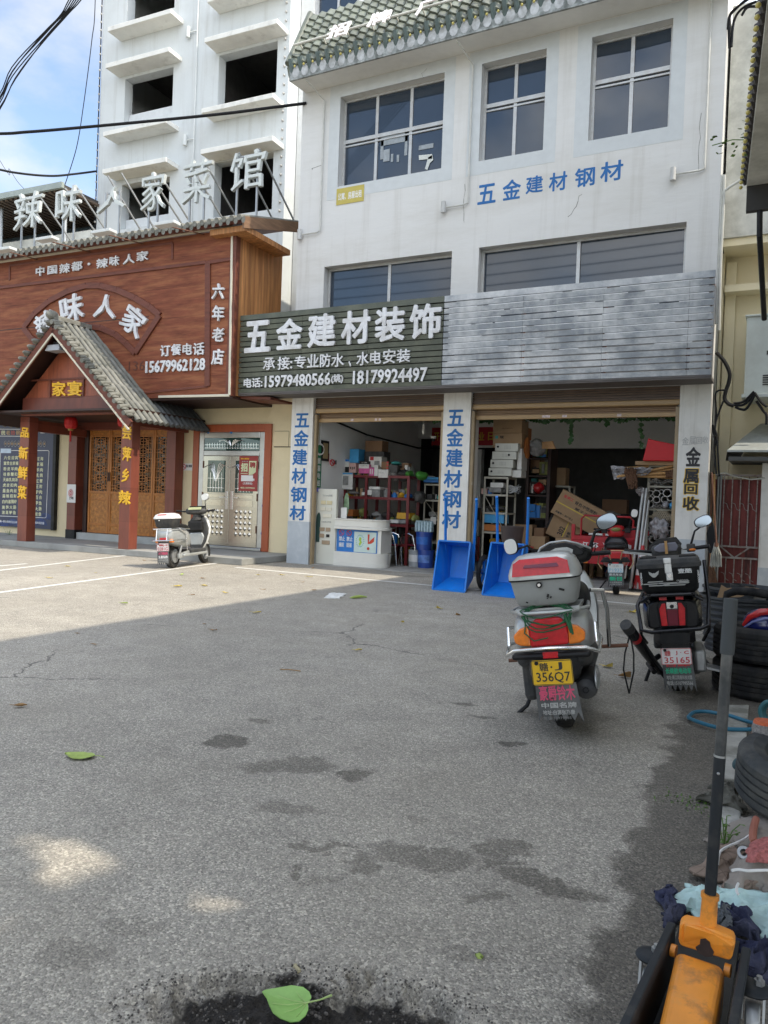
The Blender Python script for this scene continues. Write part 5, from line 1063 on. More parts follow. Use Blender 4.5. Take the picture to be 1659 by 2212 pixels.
# step platform and porch
stp=MB();stp.b2((RX0-2,-.47,0),(.74,WY+.02,.13));o=stp.build('step_platform',mat('step_concrete',(.36,.36,.34),.85,var=.12,sc=4,dirt=(.2,.2,.18),dsc=2,damt=.6,bump=.3),None,bev=.012);o.location=RF.loc;o.rotation_euler.z=RF.rz;tag(o,kind='structure')
porch=thing('porch','gabled entrance porch with grey tiled roof and red brown columns in front of the restaurant','porch',RF.loc,RF.rz);RY0=-1.0
Rg=RF(115,695,RY0);Er=RF(280,903,RY0);hw=Er.x-Rg.x;El=Vector((Rg.x-hw,RY0,Er.z));YBk=WY-.02
slv=Vector((hw,0,Er.z-Rg.z));sln=Vector((-slv.z,0,slv.x)).normalized()
m=MB()
for s in(1,-1):
 a=(Rg.x,Rg.z);b=(Rg.x+s*hw,Er.z);n=(sln.x*s*.07,sln.z*.07)
 for(ya,yb)in((RY0,YBk),):m.prism([a,b,(b[0]-n[0],b[1]-n[1]),(a[0],a[1]-.1)],ya,yb)
pr_=m.build('roof',dark_wood,porch)
def tile_run(mb,x0_,z0_,s,y,jit=0,r_=.052):
 n=6
 for k in range(n):
  f0,f1=k/n,(k+1.18)/n if k<n-1 else 1.02
  a=Vector((x0_+s*slv.x*f0,y,z0_+slv.z*f0))+Vector((sln.x*s,0,sln.z))*(.012+.022);b=Vector((x0_+s*slv.x*f1,y,z0_+slv.z*f1))+Vector((sln.x*s,0,sln.z))*.012
  mb.tube([a,b],[r_*1.0,r_*1.06],9)
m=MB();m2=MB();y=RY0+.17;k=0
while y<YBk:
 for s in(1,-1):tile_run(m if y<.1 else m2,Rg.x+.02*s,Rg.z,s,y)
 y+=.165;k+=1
m.build('roof_tiles',tile_grey,pr_);m2.build('shaded_roof_tiles',tile_shade,pr_)  # rows under the signboard: shade put into a darker copy of the tile colour
m=MB()
for s in(1,-1):
 for k in range(17):
  f=(k+.3)/17;c=Vector((Rg.x+s*slv.x*f,0,Rg.z+slv.z*f))+Vector((sln.x*s,0,sln.z))*.055
  if s==1:m.tube([c+Vector((0,RY0-.12,-.035)),c+Vector((0,RY0+.02,-.01)),c+Vector((.02,RY0+.13,.01))],[.05,.05,.045],9)
  else:m.ell(c+Vector((0,RY0-.0,-.02)),(.13,.3,.1),8,5)
  m.ell(c+Vector((.04*s,RY0+.02,-.06)),(.1,.2,.07),8,5)
m.build('verge_tiles',tile_grey,pr_)
m=MB();m.b2((Rg.x-.09,RY0-.05,Rg.z+.03),(Rg.x+.09,-.01,Rg.z+.14));m.ell((Rg.x,RY0-.03,Rg.z+.13),(.2,.3,.2));m.build('ridge',tile_grey,pr_,bev=.02)
for s in(1,-1):
 m=MB();o1=Vector((Rg.x,RY0+.02,Rg.z-.15));o2=Vector((Rg.x+s*hw,RY0+.02,Er.z-.13));m.bar(o1,o2,.16,.05,up=(0,1,0));m.build('barge_board',wood_trim,pr_)
 m=MB();m.bar(o1+Vector((0,-.03,-.1)),o2+Vector((0,-.03,-.1)),.035,.025,up=(0,1,0));m.build('light_strip',cream_strip,pr_)
GY_=-.55
za=RF(130,895,GY_).z;zb1=RF(130,858,GY_).z
m=MB();kk=(Rg.z-Er.z)/hw;hx_=(Rg.z-.26-zb1)/kk;m.prism([(Rg.x-hx_-.1,za),(Rg.x+hx_+.1,za),(Rg.x+hx_,zb1),(Rg.x,Rg.z-.26),(Rg.x-hx_,zb1)],GY_,GY_+.06);m.build('gable_board',mat('gable_red_boards',(.27,.075,.036),.42,var=.25,sc=3,bump=.12,bsc=14,st=(6,1,.8),planks=(0,.3,.015,.3)),porch)
m=MB();m.b2((Rg.x-hx_-.03,GY_-.03,za-.02),(Rg.x+hx_+.03,GY_+.1,zb1));m.build('tie_beam',wood_col,porch,bev=.01)
zg=zm(0,1250,2.074)
def GP(x,y):return RF(*zg(x,y),GY_)
a,b=GP(420,710),GP(700,545);m=MB();
for(p,q)in(((a.x,a.z),(a.x,b.z)),((b.x,a.z),(b.x,b.z)),((a.x-.8,b.z),(b.x+.8,b.z)),((a.x,a.z),(b.x,a.z))):m.bar((p[0],GY_-.015,p[1]),(q[0],GY_-.015,q[1]),.035,.03,up=(0,1,0))
m.build('panel_moulding',wood_trim,porch)
for ch,bx in(('家',(434,575,548,696)),('宴',(562,570,682,692))):rchar(ch,zg,bx,letter_gold,.03,.025,porch,GY_-.02,nm='gold_letter',wob=.03)
zc2=zm(0,1640,3.95);zc3=zm(300,1680,3.95)
def column(xa,xb,y0_,dpt,zt1,chars,zf_,boxes,nm='column',black=False,yb0=.13):
 m=MB();m.b2((xa,y0_,yb0),(xb,y0_+dpt,zt1));c=m.build(nm,wood_col,porch,bev=.008)
 if black:m=MB();m.b2((xa-.01,y0_-.01,yb0),(xb+.01,y0_+dpt+.01,yb0+.22));m.build('black_base',blackp,c)
 for ch,bx in zip(chars,boxes):rchar(ch,zf_,bx,letter_gold,.03,.03,c,y0_-.005,nm='gold_letter',wob=.035,shear=.1)
 return c
CY=-.45;zcol=za-.02
xa,xb=RF(*zc2(270,1900),CY).x,RF(*zc2(413,1900),CY).x;column(xa,xb,CY,.24,zcol,'品新鲜菜',zc2,((332,278,460,435),(300,580,448,776),(288,892,438,1092),(286,1196,422,1404)))
xa2,xb2=RF(*zc3(692,1600),CY).x,RF(*zc3(858,1600),CY).x;column(xa2,xb2,CY,.24,zcol,'尝萍乡辣',zc3,((754,92,896,306),(754,425,888,650),(744,770,856,986),(694,1120,880,1332)))
BY=1.15
xr,xs2=RF(*zc2(1060,1300),BY).x,RF(*zc2(1190,1300),BY).x;CL=column(xr,xs2,BY,.28,3.0,'',None,(),'rear_column',True)
xr2,xs3=RF(*zc3(1420,1200),BY).x,RF(*zc3(1566,1200),BY).x;column(xr2,xs3,BY,.28,2.9,'',None,(),'rear_column')
m=MB();m.b2((xa,CY+.24,zcol-.3),(xa+.16,WY,zcol-.05));m.b2((xa2,CY+.24,zcol-.2),(xa2+.16,WY,zcol));m.b2((xr,BY+.02,2.78),(xs3,BY+.2,3.0));m.build('roof_beam',wood_col,porch)
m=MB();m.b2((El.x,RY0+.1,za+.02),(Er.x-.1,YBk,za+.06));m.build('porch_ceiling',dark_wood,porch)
fl=thing('floodlight','grey floodlight mounted under the porch gable peak','lamp',RF.loc,RF.rz);c=RF(*zg(478,300),RY0+.2);m=MB();m.box((c.x,c.y,c.z),(.42,.3,.13),taper=(.8,.8));m.build('lamp_housing',mat('grey_lamp_housing',(.36,.38,.40),.4),fl,bev=.01);m=MB();m.box((c.x,c.y+.05,c.z+.1),(.2,.16,.08));m.box((c.x,c.y+.05,c.z+.3),(.03,.03,.4));m.build('bracket',greyp,fl)
for i,(px,y_,lab)in enumerate(((zc2(1120,205),.15,'red cloth lantern with a tassel hanging in the open porch'),(zg(1030,900),.15,'red cloth lantern mostly hidden behind the right porch column'))):
 c=RF(*px,y_);t=thing('red_lantern',lab,'lantern',RF.loc,RF.rz);c=Vector((c.x,c.y,c.z));m=MB()
 m.lathe([(.001,.135),(.07,.135),(.118,.115),(.142,.06),(.145,0),(.142,-.06),(.118,-.115),(.07,-.135),(.001,-.135)],c,'Z',12);m.build('shade',lantern_r,t,auto=20)
 m=MB();m.cyl(c+Vector((0,0,-.155)),.06,.04);m.cyl(c+Vector((0,0,.15)),.06,.03);m.build('rim',mat('dull_gold_trim',(.3,.2,.04),.5),t);m=MB();m.tube([c+Vector((0,0,-.17)),c+Vector((0,0,-.42))],[.018,.022],8);m.build('tassel',lantern_r,t);m=MB();m.tube([c+Vector((0,0,.16)),(c.x,c.y,za)],.005,5);m.build('cord',cable,t)
# lattice doors
DY=WY-.12
def DP(x,y):return RF(*zc3(x,y),DY)
x_l=DP(207,1100).x;x_r=DP(1585,1100).x;zt_d=DP(700,100).z;zb_d=.30;lw=(x_r-x_l)/4
door=thing('lattice_doors','honey coloured folding doors with carved panels and octagonal lattice under the porch','doors',RF.loc,RF.rz)
m=MB();m.b2((x_l-.4,DY-.12,.13),(x_r+.3,WY-.003,.29));o=m.build('threshold',mat('pale_threshold',(.44,.46,.45),.8,var=.1,dirt=(.25,.25,.23),dsc=3),door)
m=MB();m.b2((x_l-.03,DY+.05,.292),(x_r+.03,DY+.08,zt_d));m.build('dark_backing',mat('dark_door_glass',(.012,.012,.012),.08),door)
for i in range(4):
 xa_,xb_=x_l+lw*i+.004,x_l+lw*(i+1)-.004;H_=zt_d-zb_d;st_=.055
 def zf(f):return zt_d-H_*f
 m=MB()
 for(a,b)in((xa_,xa_+st_),(xb_-st_,xb_)):m.b2((a,DY,zb_d),(b,DY+.05,zt_d))
 for f0,f1 in((0,.022),(.08,.098),(.605,.628),(.672,.69),(.905,.93),(.975,1)):m.b2((xa_+st_,DY,zf(f1)),(xb_-st_,DY+.05,zf(f0)))
 lf=m.build('door_leaf',wood_door,door,bev=.006)
 m=MB()
 for f0,f1 in((.022,.08),(.628,.672),(.69,.905),(.93,.975)):m.b2((xa_+st_,DY+.018,zf(f1)),(xb_-st_,DY+.045,zf(f0)))
 m.build('carved_panel',wood_carve,lf)
 m=MB();gx0,gx1,gz0,gz1=xa_+st_,xb_-st_,zf(.605),zf(.098);W_=gx1-gx0;Hh=gz1-gz0;bw=.012
 def V(fx,f0,f1):m.b2((gx0+W_*fx-bw/2,DY+.012,gz0+Hh*f0),(gx0+W_*fx+bw/2,DY+.032,gz0+Hh*f1))
 def Hb(fz,f0,f1):m.b2((gx0+W_*f0,DY+.013,gz0+Hh*fz-bw/2),(gx0+W_*f1,DY+.031,gz0+Hh*fz+bw/2))
 def Dg(a,b):m.bar((gx0+W_*a[0],DY+.022,gz0+Hh*a[1]),(gx0+W_*b[0],DY+.022,gz0+Hh*b[1]),bw,.018,up=(0,1,0))
 for fx in(.08,.2,.8,.92):V(fx,0,1)
 for j in range(6):
  b_=j/6;V(.5,b_,b_+1/6)
  for fx in(.34,.66):V(fx,b_+.03,b_+.135)
  for fz in(.0,.028,.083,.138):Hb(b_+fz,.2 if j%2 else .3,.8 if j%2 else .7)
  for fz in(.055,.11):Hb(b_+fz,0,.3);Hb(b_+fz,.7,1)
  for sx in(-1,1):
   Dg((.5+sx*.08,b_+.03),(.5+sx*.3,b_+.083));Dg((.5+sx*.3,b_+.083),(.5+sx*.08,b_+.138));Dg((.5+sx*.16,b_+.02),(.5+sx*.34,b_+.065))
 m.build('lattice',wood_door,lf)
 if i in(0,1):m=MB();m.box(((xb_-.02)if i==0 else xa_+.02,DY-.012,zf(.47)),(.02,.02,.22));m.build('pull_handle',dark_wood,lf)
m=MB();m.b2((x_l-.14,DY-.02,.13),(x_l-.02,WY-.003,3.0));m.build('door_post',dark_wood,door)
# menu board
MY=WY-.10
def MP(x,y):return RF(*zc2(x,y),MY)
menu=thing('menu_board','navy blue menu board with pale dish names beside the porch','sign',RF.loc,RF.rz);mx1=MP(830,1000).x;mx0=mx1-2.45;mz1=MP(400,225).z;mz0=MP(400,1860).z
m=MB();m.b2((mx0,MY,mz0),(mx1,MY+.06,mz1));m.build('panel',menu_m,menu);m=MB();m.b2((mx1+.002,MY-.01,mz0-.02),(mx1+.1,MY+.095,mz1+.02));m.build('side_edge',blackp,menu)
def mtext(s,x0_,y0_,x1_,y1_,m_,bold=.02):
 a,b=zc2(x0_,y0_),zc2(x1_,y1_);X0,Z0,X1,Z1=box_px(RP(MY-.004),(*a,*b));mb=MB();text_xz(mb,s,X0,Z0,X1,Z1,MY-.005,.003,bold=bold);mb.build('lettering',m_,menu)
def mrow(s,xs_,y0_,h_,m_,w_=42):
 for ch,x in zip(s,xs_):mtext(ch,x,y0_,x+w_,y0_+h_,m_)
tops=[725,812,900,985,1072,1158,1245,1330,1418,1508,1590];left=['六位迎宾','富贵全家福','粉皮羊肉','桂香糯扣','天麻乳鸽汤','虎皮扣肉','墨鱼肉丝','蒜辣招财','白灼基围虾','脆笋大肠','清蒸鲈鱼'];right=['八仙过海','合家福','烤羊肉','红枣乳鸽','红蟹','酱王肘','香驴肉','西芹百合','霸王甲鱼','红烧大肠','石斑鲑鱼']
for k,t_ in enumerate(tops):
 x=58-k*3.3
 n=len(left[k]);mrow(left[k],[x+(235/(n))*j+4 for j in range(n)],t_,58,t_cream,42 if n==5 else 46)
 n=len(right[k]);mrow(right[k],[695-k*3-(58)*(n-j)for j in range(n)],t_+14+k,60,t_cream,46)
for ch,x,mm in zip('传统老拾碗宴',(-60,18,96,172,250,330),(t_red,t_cream,mat('dull_gold_lettering',(.45,.3,.15),.5),mat('dull_red_lettering',(.45,.1,.07),.5),MATS['dull_gold_lettering'],t_cream)):mtext(ch,x,320,x+66,395,mm)
m=MB()
def mbar(pts,w_=.014):
 q=[RF(*zc2(*p),MY-.004)for p in pts]
 for a,b in zip(q[:-1],q[1:]):m.bar((a.x,MY-.003,a.z),(b.x,MY-.003,b.z),w_,.006,up=(0,1,0))
mbar([(-60,302),(335,305)]);mbar([(-60,412),(335,415)]);mbar([(180,640),(760,640),(775,655),(730,1690),(715,1705),(-60,1672)]);mbar([(10,660),(-30,1650)]);mbar([(595,328),(710,335),(705,362),(640,362)]);mbar([(640,315),(745,322),(742,300),(700,300)])
m.build('border_lines',t_white,menu)
m=MB();
for x in(85,138,190,242,295,590,642,700):
 c=RF(*zc2(x,533),MY-.004);m.tube([(c.x+.052*math.cos(R(a)),MY-.003,c.z+.075*math.sin(R(a)))for a in range(0,360,30)],.006,4,True)
m.build('ring_row',t_grey,menu)
for ch,x in zip('丰年团余宴贺天宴',(85,138,190,242,295,590,642,700)):mtext(ch,x-15,515,x+15,550,MATS['dull_gold_lettering'])
a,b=MP(10,680),MP(178,610);m=MB();m.b2((a.x,MY-.006,a.z),(b.x,MY-.001,b.z));m.build('price_tag',mat('pale_blue_tag',(.45,.55,.66),.5),menu,bev=.004);mtext('688',32,622,108,668,menu_m);mtext('元/桌',114,640,155,668,menu_m)
m=MB()
for cx_,cy_ in((200,1790),(640,1790),(40,1830),(720,1700)):
 for r_ in(.06,.1,.14,.18,.22):c=RF(*zc2(cx_,cy_),MY-.004);m.tube([(c.x+r_*math.cos(R(a)),MY-.003,max(mz0+.01,c.z-.05+r_*.7*math.sin(R(a))))for a in range(0,181,18)],.005,4)
m.build('wave_pattern',mat('wave_blue',(.05,.11,.36),.5),menu);mtext('白酒一份小龙两份点心两',-30,1745,270,1785,t_white);mtext('瓶啤酒四瓶',550,1765,700,1805,t_white)
# notice on the rear column
nt_=thing('paper_notice','white paper notice with a red round drawing on the left rear porch column','notice',RF.loc,RF.rz);a,b=RF(*zc2(1056,1460),BY-.006),RF(*zc2(1204,1178),BY-.006);m=MB();m.b2((a.x,BY-.018,a.z),(b.x,BY-.011,b.z));m.build('sheet',plate_w,nt_)
c=RF(*zc2(1128,1312),BY);m=MB()
for k in range(9):m.tube([(c.x+.05*math.cos(R(40*k))+.03*math.cos(R(a)),BY-.02,c.z+.06*math.sin(R(40*k))+.04*math.sin(R(a)))for a in range(0,360,45)],.004,4,True)
m.build('red_drawing',t_red,nt_)
for s_,x0_,x1_ in(('文',1092,1118),('明',1124,1158)):mb=MB();a,b=zc2(x0_,1372),zc2(x1_,1415);X0,Z0,X1,Z1=box_px(RP(BY-.02),(*a,*b));text_xz(mb,s_,X0,Z0,X1,Z1,BY-.02,.003,bold=.03);mb.build('lettering',text_black,nt_)
# metal door
zd=zm(760,1660,3.686)
def DM(x,y):return RF(*zd(x,y),WY)
mdoor=thing('steel_double_door','stainless steel double door with glass panes and a recruitment poster, framed in orange brown wood','door',RF.loc,RF.rz)
xl,xr_=DM(50,1000).x,DM(1195,1000).x;zt_=DM(640,140).z;fw=.17
m=MB()
for(a,b)in(((xl,.135),(xl+fw,zt_)),((xr_-fw,.135),(xr_,zt_)),((xl+fw,zt_-fw),(xr_-fw,zt_))):m.b2((a[0],WY-.06,a[1]),(b[0],WY-.003,b[1]))
m.build('wooden_frame',orange_wood,mdoor,bev=.008)
ix0,ix1,iz1=xl+fw,xr_-fw,zt_-fw;m=MB();sf=.13
for(a,b)in(((ix0,.2),(ix0+sf,iz1)),((ix1-sf,.2),(ix1,iz1)),((ix0+sf,iz1-sf),(ix1-sf,iz1))):m.b2((a[0],WY-.045,a[1]),(b[0],WY-.004,b[1]))
zr1=DM(620,565).z;m.b2((ix0+sf,WY-.045,zr1-.06),(ix1-sf,WY-.004,zr1+.06));m.b2((ix0,WY-.08,.132),(ix1,WY-.004,.2));m.build('steel_frame',steel_d,mdoor,bev=.012)
bluep=mat('blue_masking_dot',(.02,.18,.48),.5)
m=MB()
for(x,y)in((288,252),(628,252),(130,458),(1130,510),(118,856),(1115,925),(1098,1338),(108,1250),(1082,1745)):c=DM(x,y);m.ell((c.x,WY-.05,c.z),(.075,.02,.085),8,5)
m.build('blue_caps',bluep,mdoor)
m=MB();m.b2((ix0+sf+.001,WY-.03,zr1+.061),(ix1-sf-.001,WY-.01,iz1-sf-.001));tp=m.build('transom_glass',door_glass,mdoor)
def grille(par,x0_,z0_,x1_,z1_,y,fan=True):
 m=MB();n=max(6,int((x1_-x0_)/.07));cx_=(x0_+x1_)/2
 for i in range(1,n):
  x=x0_+(x1_-x0_)*i/n;top=z0_+(z1_-z0_)*(.62 if fan else .9)
  m.bar((x,y,z0_+.02),(x,y,top),.009);m.ell((x,y,z0_+(z1_-z0_)*.14),(.03,.014,.035),6,4)
 m.bar((x0_,y,z0_+(z1_-z0_)*.14),(x1_,y,z0_+(z1_-z0_)*.14),.008);m.bar((x0_,y,z0_+(z1_-z0_)*.44),(x1_,y,z0_+(z1_-z0_)*.44),.007)
 for s in(-1,1):
  for k in range(4):m.tube([(cx_+s*.02,y,z0_+(z1_-z0_)*.35),(cx_+s*(.03+.02*k),y,z0_+(z1_-z0_)*.62),(cx_+s*(.06+.05*k),y,z0_+(z1_-z0_)*.86),(cx_+s*(.12+.075*k),y,z0_+(z1_-z0_)*(.93-.05*k))],.008,5)
 m.build('glass_grille',chrome,par)
grille(tp,ix0+sf+.02,zr1+.08,ix1-sf-.02,iz1-sf-.02,WY-.036)
mid=(ix0+ix1)/2;zl=.205
for k,(a,b)in enumerate(((ix0+sf+.002,mid-.003),(mid+.003,ix1-sf-.002))):
 m=MB();m.b2((a,WY-.05,zl),(b,WY-.012,zr1-.062));lf=m.build('door_leaf',steel,mdoor,bev=.006)
 pa,pb_=a+.14,b-.13;g0,g1=DM(400,1140).z,DM(400,672).z
 m=MB();m.b2((pa,WY-.054,g0),(pb_,WY-.051,g1));gl=m.build('pane',door_glass,lf);grille(gl,pa+.01,g0,pb_-.01,g1,WY-.058)
 m=MB();e0_,e1_=.42,DM(400,1375).z
 for(z0_,z1_)in((e0_,e1_),(e1_+.06,e1_+.2),(e1_+.24,g0-.04)):m.b2((pa,WY-.056,z0_),(pb_,WY-.0505,z1_))
 for r_ in range(5):
  for c_ in range(4):X=pa+(pb_-pa)*(c_+.5)/4;Z=e0_+(e1_-e0_)*(r_+.5)/5;m.add([(X-.055,WY-.056,Z),(X,WY-.056,Z-.055),(X+.055,WY-.056,Z),(X,WY-.056,Z+.055),(X,WY-.085,Z)],[(0,1,4),(1,2,4),(2,3,4),(3,0,4)])
 m.build('pressed_panel',mat('pressed_steel',(.58,.53,.44),.24,1.0,var=.1,bump=.15,bsc=5),lf,bev=.004)
 hx=(b-.07)if k==0 else(a+.07);m=MB();m.box((hx,WY-.058,1.22),(.06,.016,.4));m.box((hx+(-.08 if k==0 else .08),WY-.085,1.28),(.2,.02,.025));m.build('handle',chrome,lf,bev=.004)
 m=MB();
 for z_ in(.6,1.3,2.0):m.cyl((a+.01 if k==0 else b-.01,WY-.058,z_),.014,.16,'Z',8)
 m.build('hinge',rust,lf)
ps=thing('recruitment_poster','dark red recruitment poster with large cream characters on the steel door','poster',RF.loc,RF.rz);a,b=RF(*zd(712,1118),WY-.07),RF(*zd(1006,606),WY-.07);m=MB();m.b2((a.x,WY-.07,a.z),(b.x,WY-.064,b.z));m.build('sheet',poster_r,ps)
pw_,ph_=b.x-a.x,b.z-a.z
def pt_(s_,fx0,fz0,fx1,fz1,m_,bold=.03):mb=MB();text_xz(mb,s_,a.x+pw_*fx0,a.z+ph_*fz0,a.x+pw_*fx1,a.z+ph_*fz1,WY-.074,.003,bold=bold);mb.build('lettering',m_,ps)
pale=mat('pale_lime_lettering',(.62,.66,.40),.5)
m=MB();m.prism([(a.x+pw_*.53,a.z+ph_*.46),(a.x+pw_*.74,a.z+ph_*.47),(a.x+pw_*.9,a.z+ph_*.55),(a.x+pw_*.92,a.z+ph_*.86),(a.x+pw_*.53,a.z+ph_*.86)],WY-.073,WY-.0705);m.build('comma_shape',pale,ps)
pt_('招',.1,.55,.47,.80,pale,.05);pt_('聘',.57,.66,.88,.83,poster_r,.04);pt_('辣味人家菜馆',.08,.90,.52,.945,letter_gold);pt_('JOIN US',.15,.82,.47,.86,t_grey);pt_('因为你我更精彩',.1,.485,.48,.515,t_cream);pt_('(工资面议)',.24,.18,.74,.25,t_white);pt_('电话:13607990622',.12,.07,.88,.12,t_cream);pt_('员',.76,.29,.85,.36,t_white)
m=MB();m.b2((a.x+pw_*.14,WY-.077,a.z+ph_*.28),(a.x+pw_*.77,WY-.0735,a.z+ph_*.45));m.build('paper_patch',plate_w,ps)
ns=thing('no_smoking_sign','small white no smoking sign on the cream wall left of the steel door','sign',RF.loc,RF.rz);a,b=RF(*z3(1004,942),WY-.012),RF(*z3(1064,904),WY-.012);m=MB();m.b2((a.x,WY-.012,a.z),(b.x,WY-.003,b.z));m.build('sign_plate',plate_w,ns)
cx_,cz_=a.x+(b.x-a.x)*.22,(a.z+b.z)/2;m=MB();m.tube([(cx_+.05*math.cos(R(t)),WY-.015,cz_+.06*math.sin(R(t)))for t in range(0,360,30)],.008,5,True);m.bar((cx_-.035,WY-.015,cz_+.04),(cx_+.035,WY-.015,cz_-.04),.012);m.build('prohibition_ring',t_red,ns)
mb=MB();text_xz(mb,'禁止吸烟',a.x+(b.x-a.x)*.42,cz_-.01,b.x-.015,cz_+.055,WY-.015,.003,bold=.03);mb.build('lettering',text_black,ns)
m=MB();c1_=DM(1240,470);
m.b2((c1_.x,WY-.006,c1_.z-.01),(.92,WY-.001,c1_.z+.01));q=DM(1460,240);m.b2((c1_.x,WY-.005,q.z),(q.x,WY-.0012,q.z+.008));m.b2((q.x,WY-.005,c1_.z),(q.x+.008,WY-.0012,q.z));m.build('wall_crack',ckm,rest)
m=MB();tl_=RF(*z3(1460,545),.2);m.box((.36,.7,3.3),(.75,.8,.05),rot('Y',3));m.build('broken_board',wood_trim,rest)

# ================================================================== TALL BUILDING BEHIND
TF=Frame(-12.1,17.0,2.5);z1=zm(0,0,1.3825)
def TP(x,y,d=0):return TF(*z1(x,y),d)
tall=thing('tall_building','tall pale building with unglazed dark window holes and projecting concrete ledges behind the restaurant','building',TF.loc,TF.rz)
TX0,TX1=TP(553,600).x,0.0
def thole(l,r,t,b,yl):return(TP(l,yl).x,TP((l+r)/2,b).z,TP(r,yl).x,TP((l+r)/2,t).z)
A2=thole(690,955,405,655,520);A3=thole(672,935,1000,1250,1100);B2=thole(1208,1530,268,545,420);B3=thole(1185,1508,872,1180,1000);A1=thole(705,966,-170,80,0);B1=(B2[0],B2[1]+3.3,B2[2],B2[3]+3.3)
hs=[A1,A2,A3,B1,B2,B3];m=MB();wall_sheet(m,TX0,TX1,0,19,hs,0,.32)
m.b2((TX0,.32,0),(TX0+.25,8,19));m.b2((TX1-.25,.32,0),(TX1,8,19));m.b2((TX0,8,0),(TX1,8.2,19));m.b2((TX0,0.0,19.002),(TX1,8.2,19.2));m.build('wall',tall_wall,tall)
m=MB()
for z in(B3[1]-.9,B2[1]-.9,B1[1]-.9):m.b2((TX0+.26,.33,z-.12),(TX1-.26,7.9,z))
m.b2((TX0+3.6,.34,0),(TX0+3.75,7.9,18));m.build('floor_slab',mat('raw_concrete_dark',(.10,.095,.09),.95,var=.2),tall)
for(xa,ya,xb,yb)in((595,150,945,45),(583,355,935,255),(570,735,918,645),(565,942,918,862),(1130,210,1533,100),(1113,600,1510,512),(1108,830,1508,745),(1145,-10,1550,-135)):
 D_=-.55;a,b=TP(xa,ya,D_),TP(xb,yb,D_);z=(a.z+b.z)/2;m=MB();m.b2((a.x,D_,z-.13),(b.x,-.002,z));m.build('ledge',ledge_m,tall,bev=.01)
m=MB()
for h in(A2,A3):m=MB();m.b2((h[0]+.01,.2,h[1]),(h[2]-.01,.24,h[1]+(h[3]-h[1])*.26));m.build('sill_board',mat('pale_board',(.6,.62,.62),.6,var=.08),tall)
m=MB();
bq=[(TX0-.02,-.04,8.5+i*.24)for i in range(46)]+[(TX1-.12,-.03,8.5+i*.24)for i in range(46)]
m.tube([(TX0-.02,-.03,5),(TX0-.02,-.03,19)],.018,5);m.build('bulb_cord',cable,tall);bulbs(tall,bq,.065,mat('dull_bulb',(.38,.37,.34),.5,var=.4,sc=3))
m=MB();px_=TP(1100,100).x;m.tube([(px_,-.05,4),(px_,-.05,19)],.02,6)
for(x,y)in((1052,188),(1034,782)):c=TP(x,y);m.tube([(px_,-.06,c.z),(c.x,-.07,c.z)],.018,6);m.cyl((c.x,-.09,c.z),.06,.3,'Z',10)
m.build('drain_pipe',letter_side,tall)
back=thing('rear_block','sunlit white wall with an aluminium window rising behind the green tiled roof','building',TF.loc,TF.rz)
wx0,wx1=TF(679,30,.5).x,TF(771,20,.5).x;wz0=TF(728,68,.5).z
m=MB();wall_sheet(m,.02,7,10.65,17,[(wx0,wz0-.35,wx1,wz0+1.9)],.5,.3);m.b2((.02,.8,10.65),(.3,6,17));m.b2((6.7,.8,10.65),(7,6,17));m.b2((.02,6,10.65),(7,6.2,17));m.b2((.02,.5,0),(3.05,6.2,10.648));m.b2((.02,.5,17.002),(7,6.2,17.2));m.build('wall',white_wall,back)
def window_l(par,h,y,cols,tr):
 x0_,z0_,x1_,z1_=h;m=MB();f=.05
 for(a,b)in(((x0_,z0_),(x0_+f,z1_)),((x1_-f,z0_),(x1_,z1_)),((x0_,z1_-f),(x1_,z1_)),((x0_,z0_),(x1_,z0_+f)),(((x0_+x1_)/2-.03,z0_),((x0_+x1_)/2+.03,z1_)),((x0_,z0_+(z1_-z0_)*tr-.03),(x1_,z0_+(z1_-z0_)*tr+.03))):m.b2((a[0],y,a[1]),(b[0],y+.06,b[1]))
 o=m.build('window',alu,par);m=MB();m.b2((x0_,y+.03,z0_),(x1_,y+.045,z1_));m.build('pane',win_glass,o)
window_l(back,(wx0,wz0-.35,wx1,wz0+1.9),.65,2,.66)
# low annex with blue tiles and a metal canopy on the far left
an=thing('low_annex','low annex with blue tiled roof under a dark corrugated metal canopy behind the roof letters','building',TF.loc,TF.rz)
a=TF(-40,540,-1.2);b=TF(205,470,-.3)
m=MB();m.b2((TX0-9,-.2,0),(TX0-.02,3,b.z-.3));m.build('wall',old_wall,an)
m=MB();n_=90;ring=[]
for(y,z)in((-1.3,a.z-.55),(1.2,b.z+.45)):ring.append([(TX0-9+9*i/n_-.02,y,z+.03*math.sin(i*1.9))for i in range(n_+1)])
for k in range(5):
 f0,f1=k/5,(k+1.1)/5;m.loft([[tuple(Vector(p).lerp(Vector(q),f0)+Vector((0,0,.03)))for p,q in zip(*ring)],[tuple(Vector(p).lerp(Vector(q),f1))for p,q in zip(*ring)]],caps=False,closed=False)
m.build('tiled_roof',mat('blue_grey_roof_tile',(.13,.18,.21),.55,var=.2,sc=4),an)
c0=TF(0,432,-1.0);c1=TF(205,398,-1.0);m=MB();m.b2((TX0-9,-1.3,c1.z-.1),(TX0+.05,3,c1.z));cn=m.build('canopy_roof',mat('dark_canopy_metal',(.07,.065,.06),.6,.2,var=.2),an)
m=MB()
for i in range(46):x=TX0-9+i*.2;m.b2((x,-1.28,c1.z-.16),(x+.1,2.98,c1.z-.1))
m.build('corrugation',mat('brown_canopy_ribs',(.12,.085,.06),.7,var=.3),cn);m=MB();m.b2((TX0-9,-1.4,c1.z-.12),(TX0+.06,-1.3,c1.z+.05));m.build('gutter',mat('pale_green_gutter',(.30,.34,.31),.5),cn)
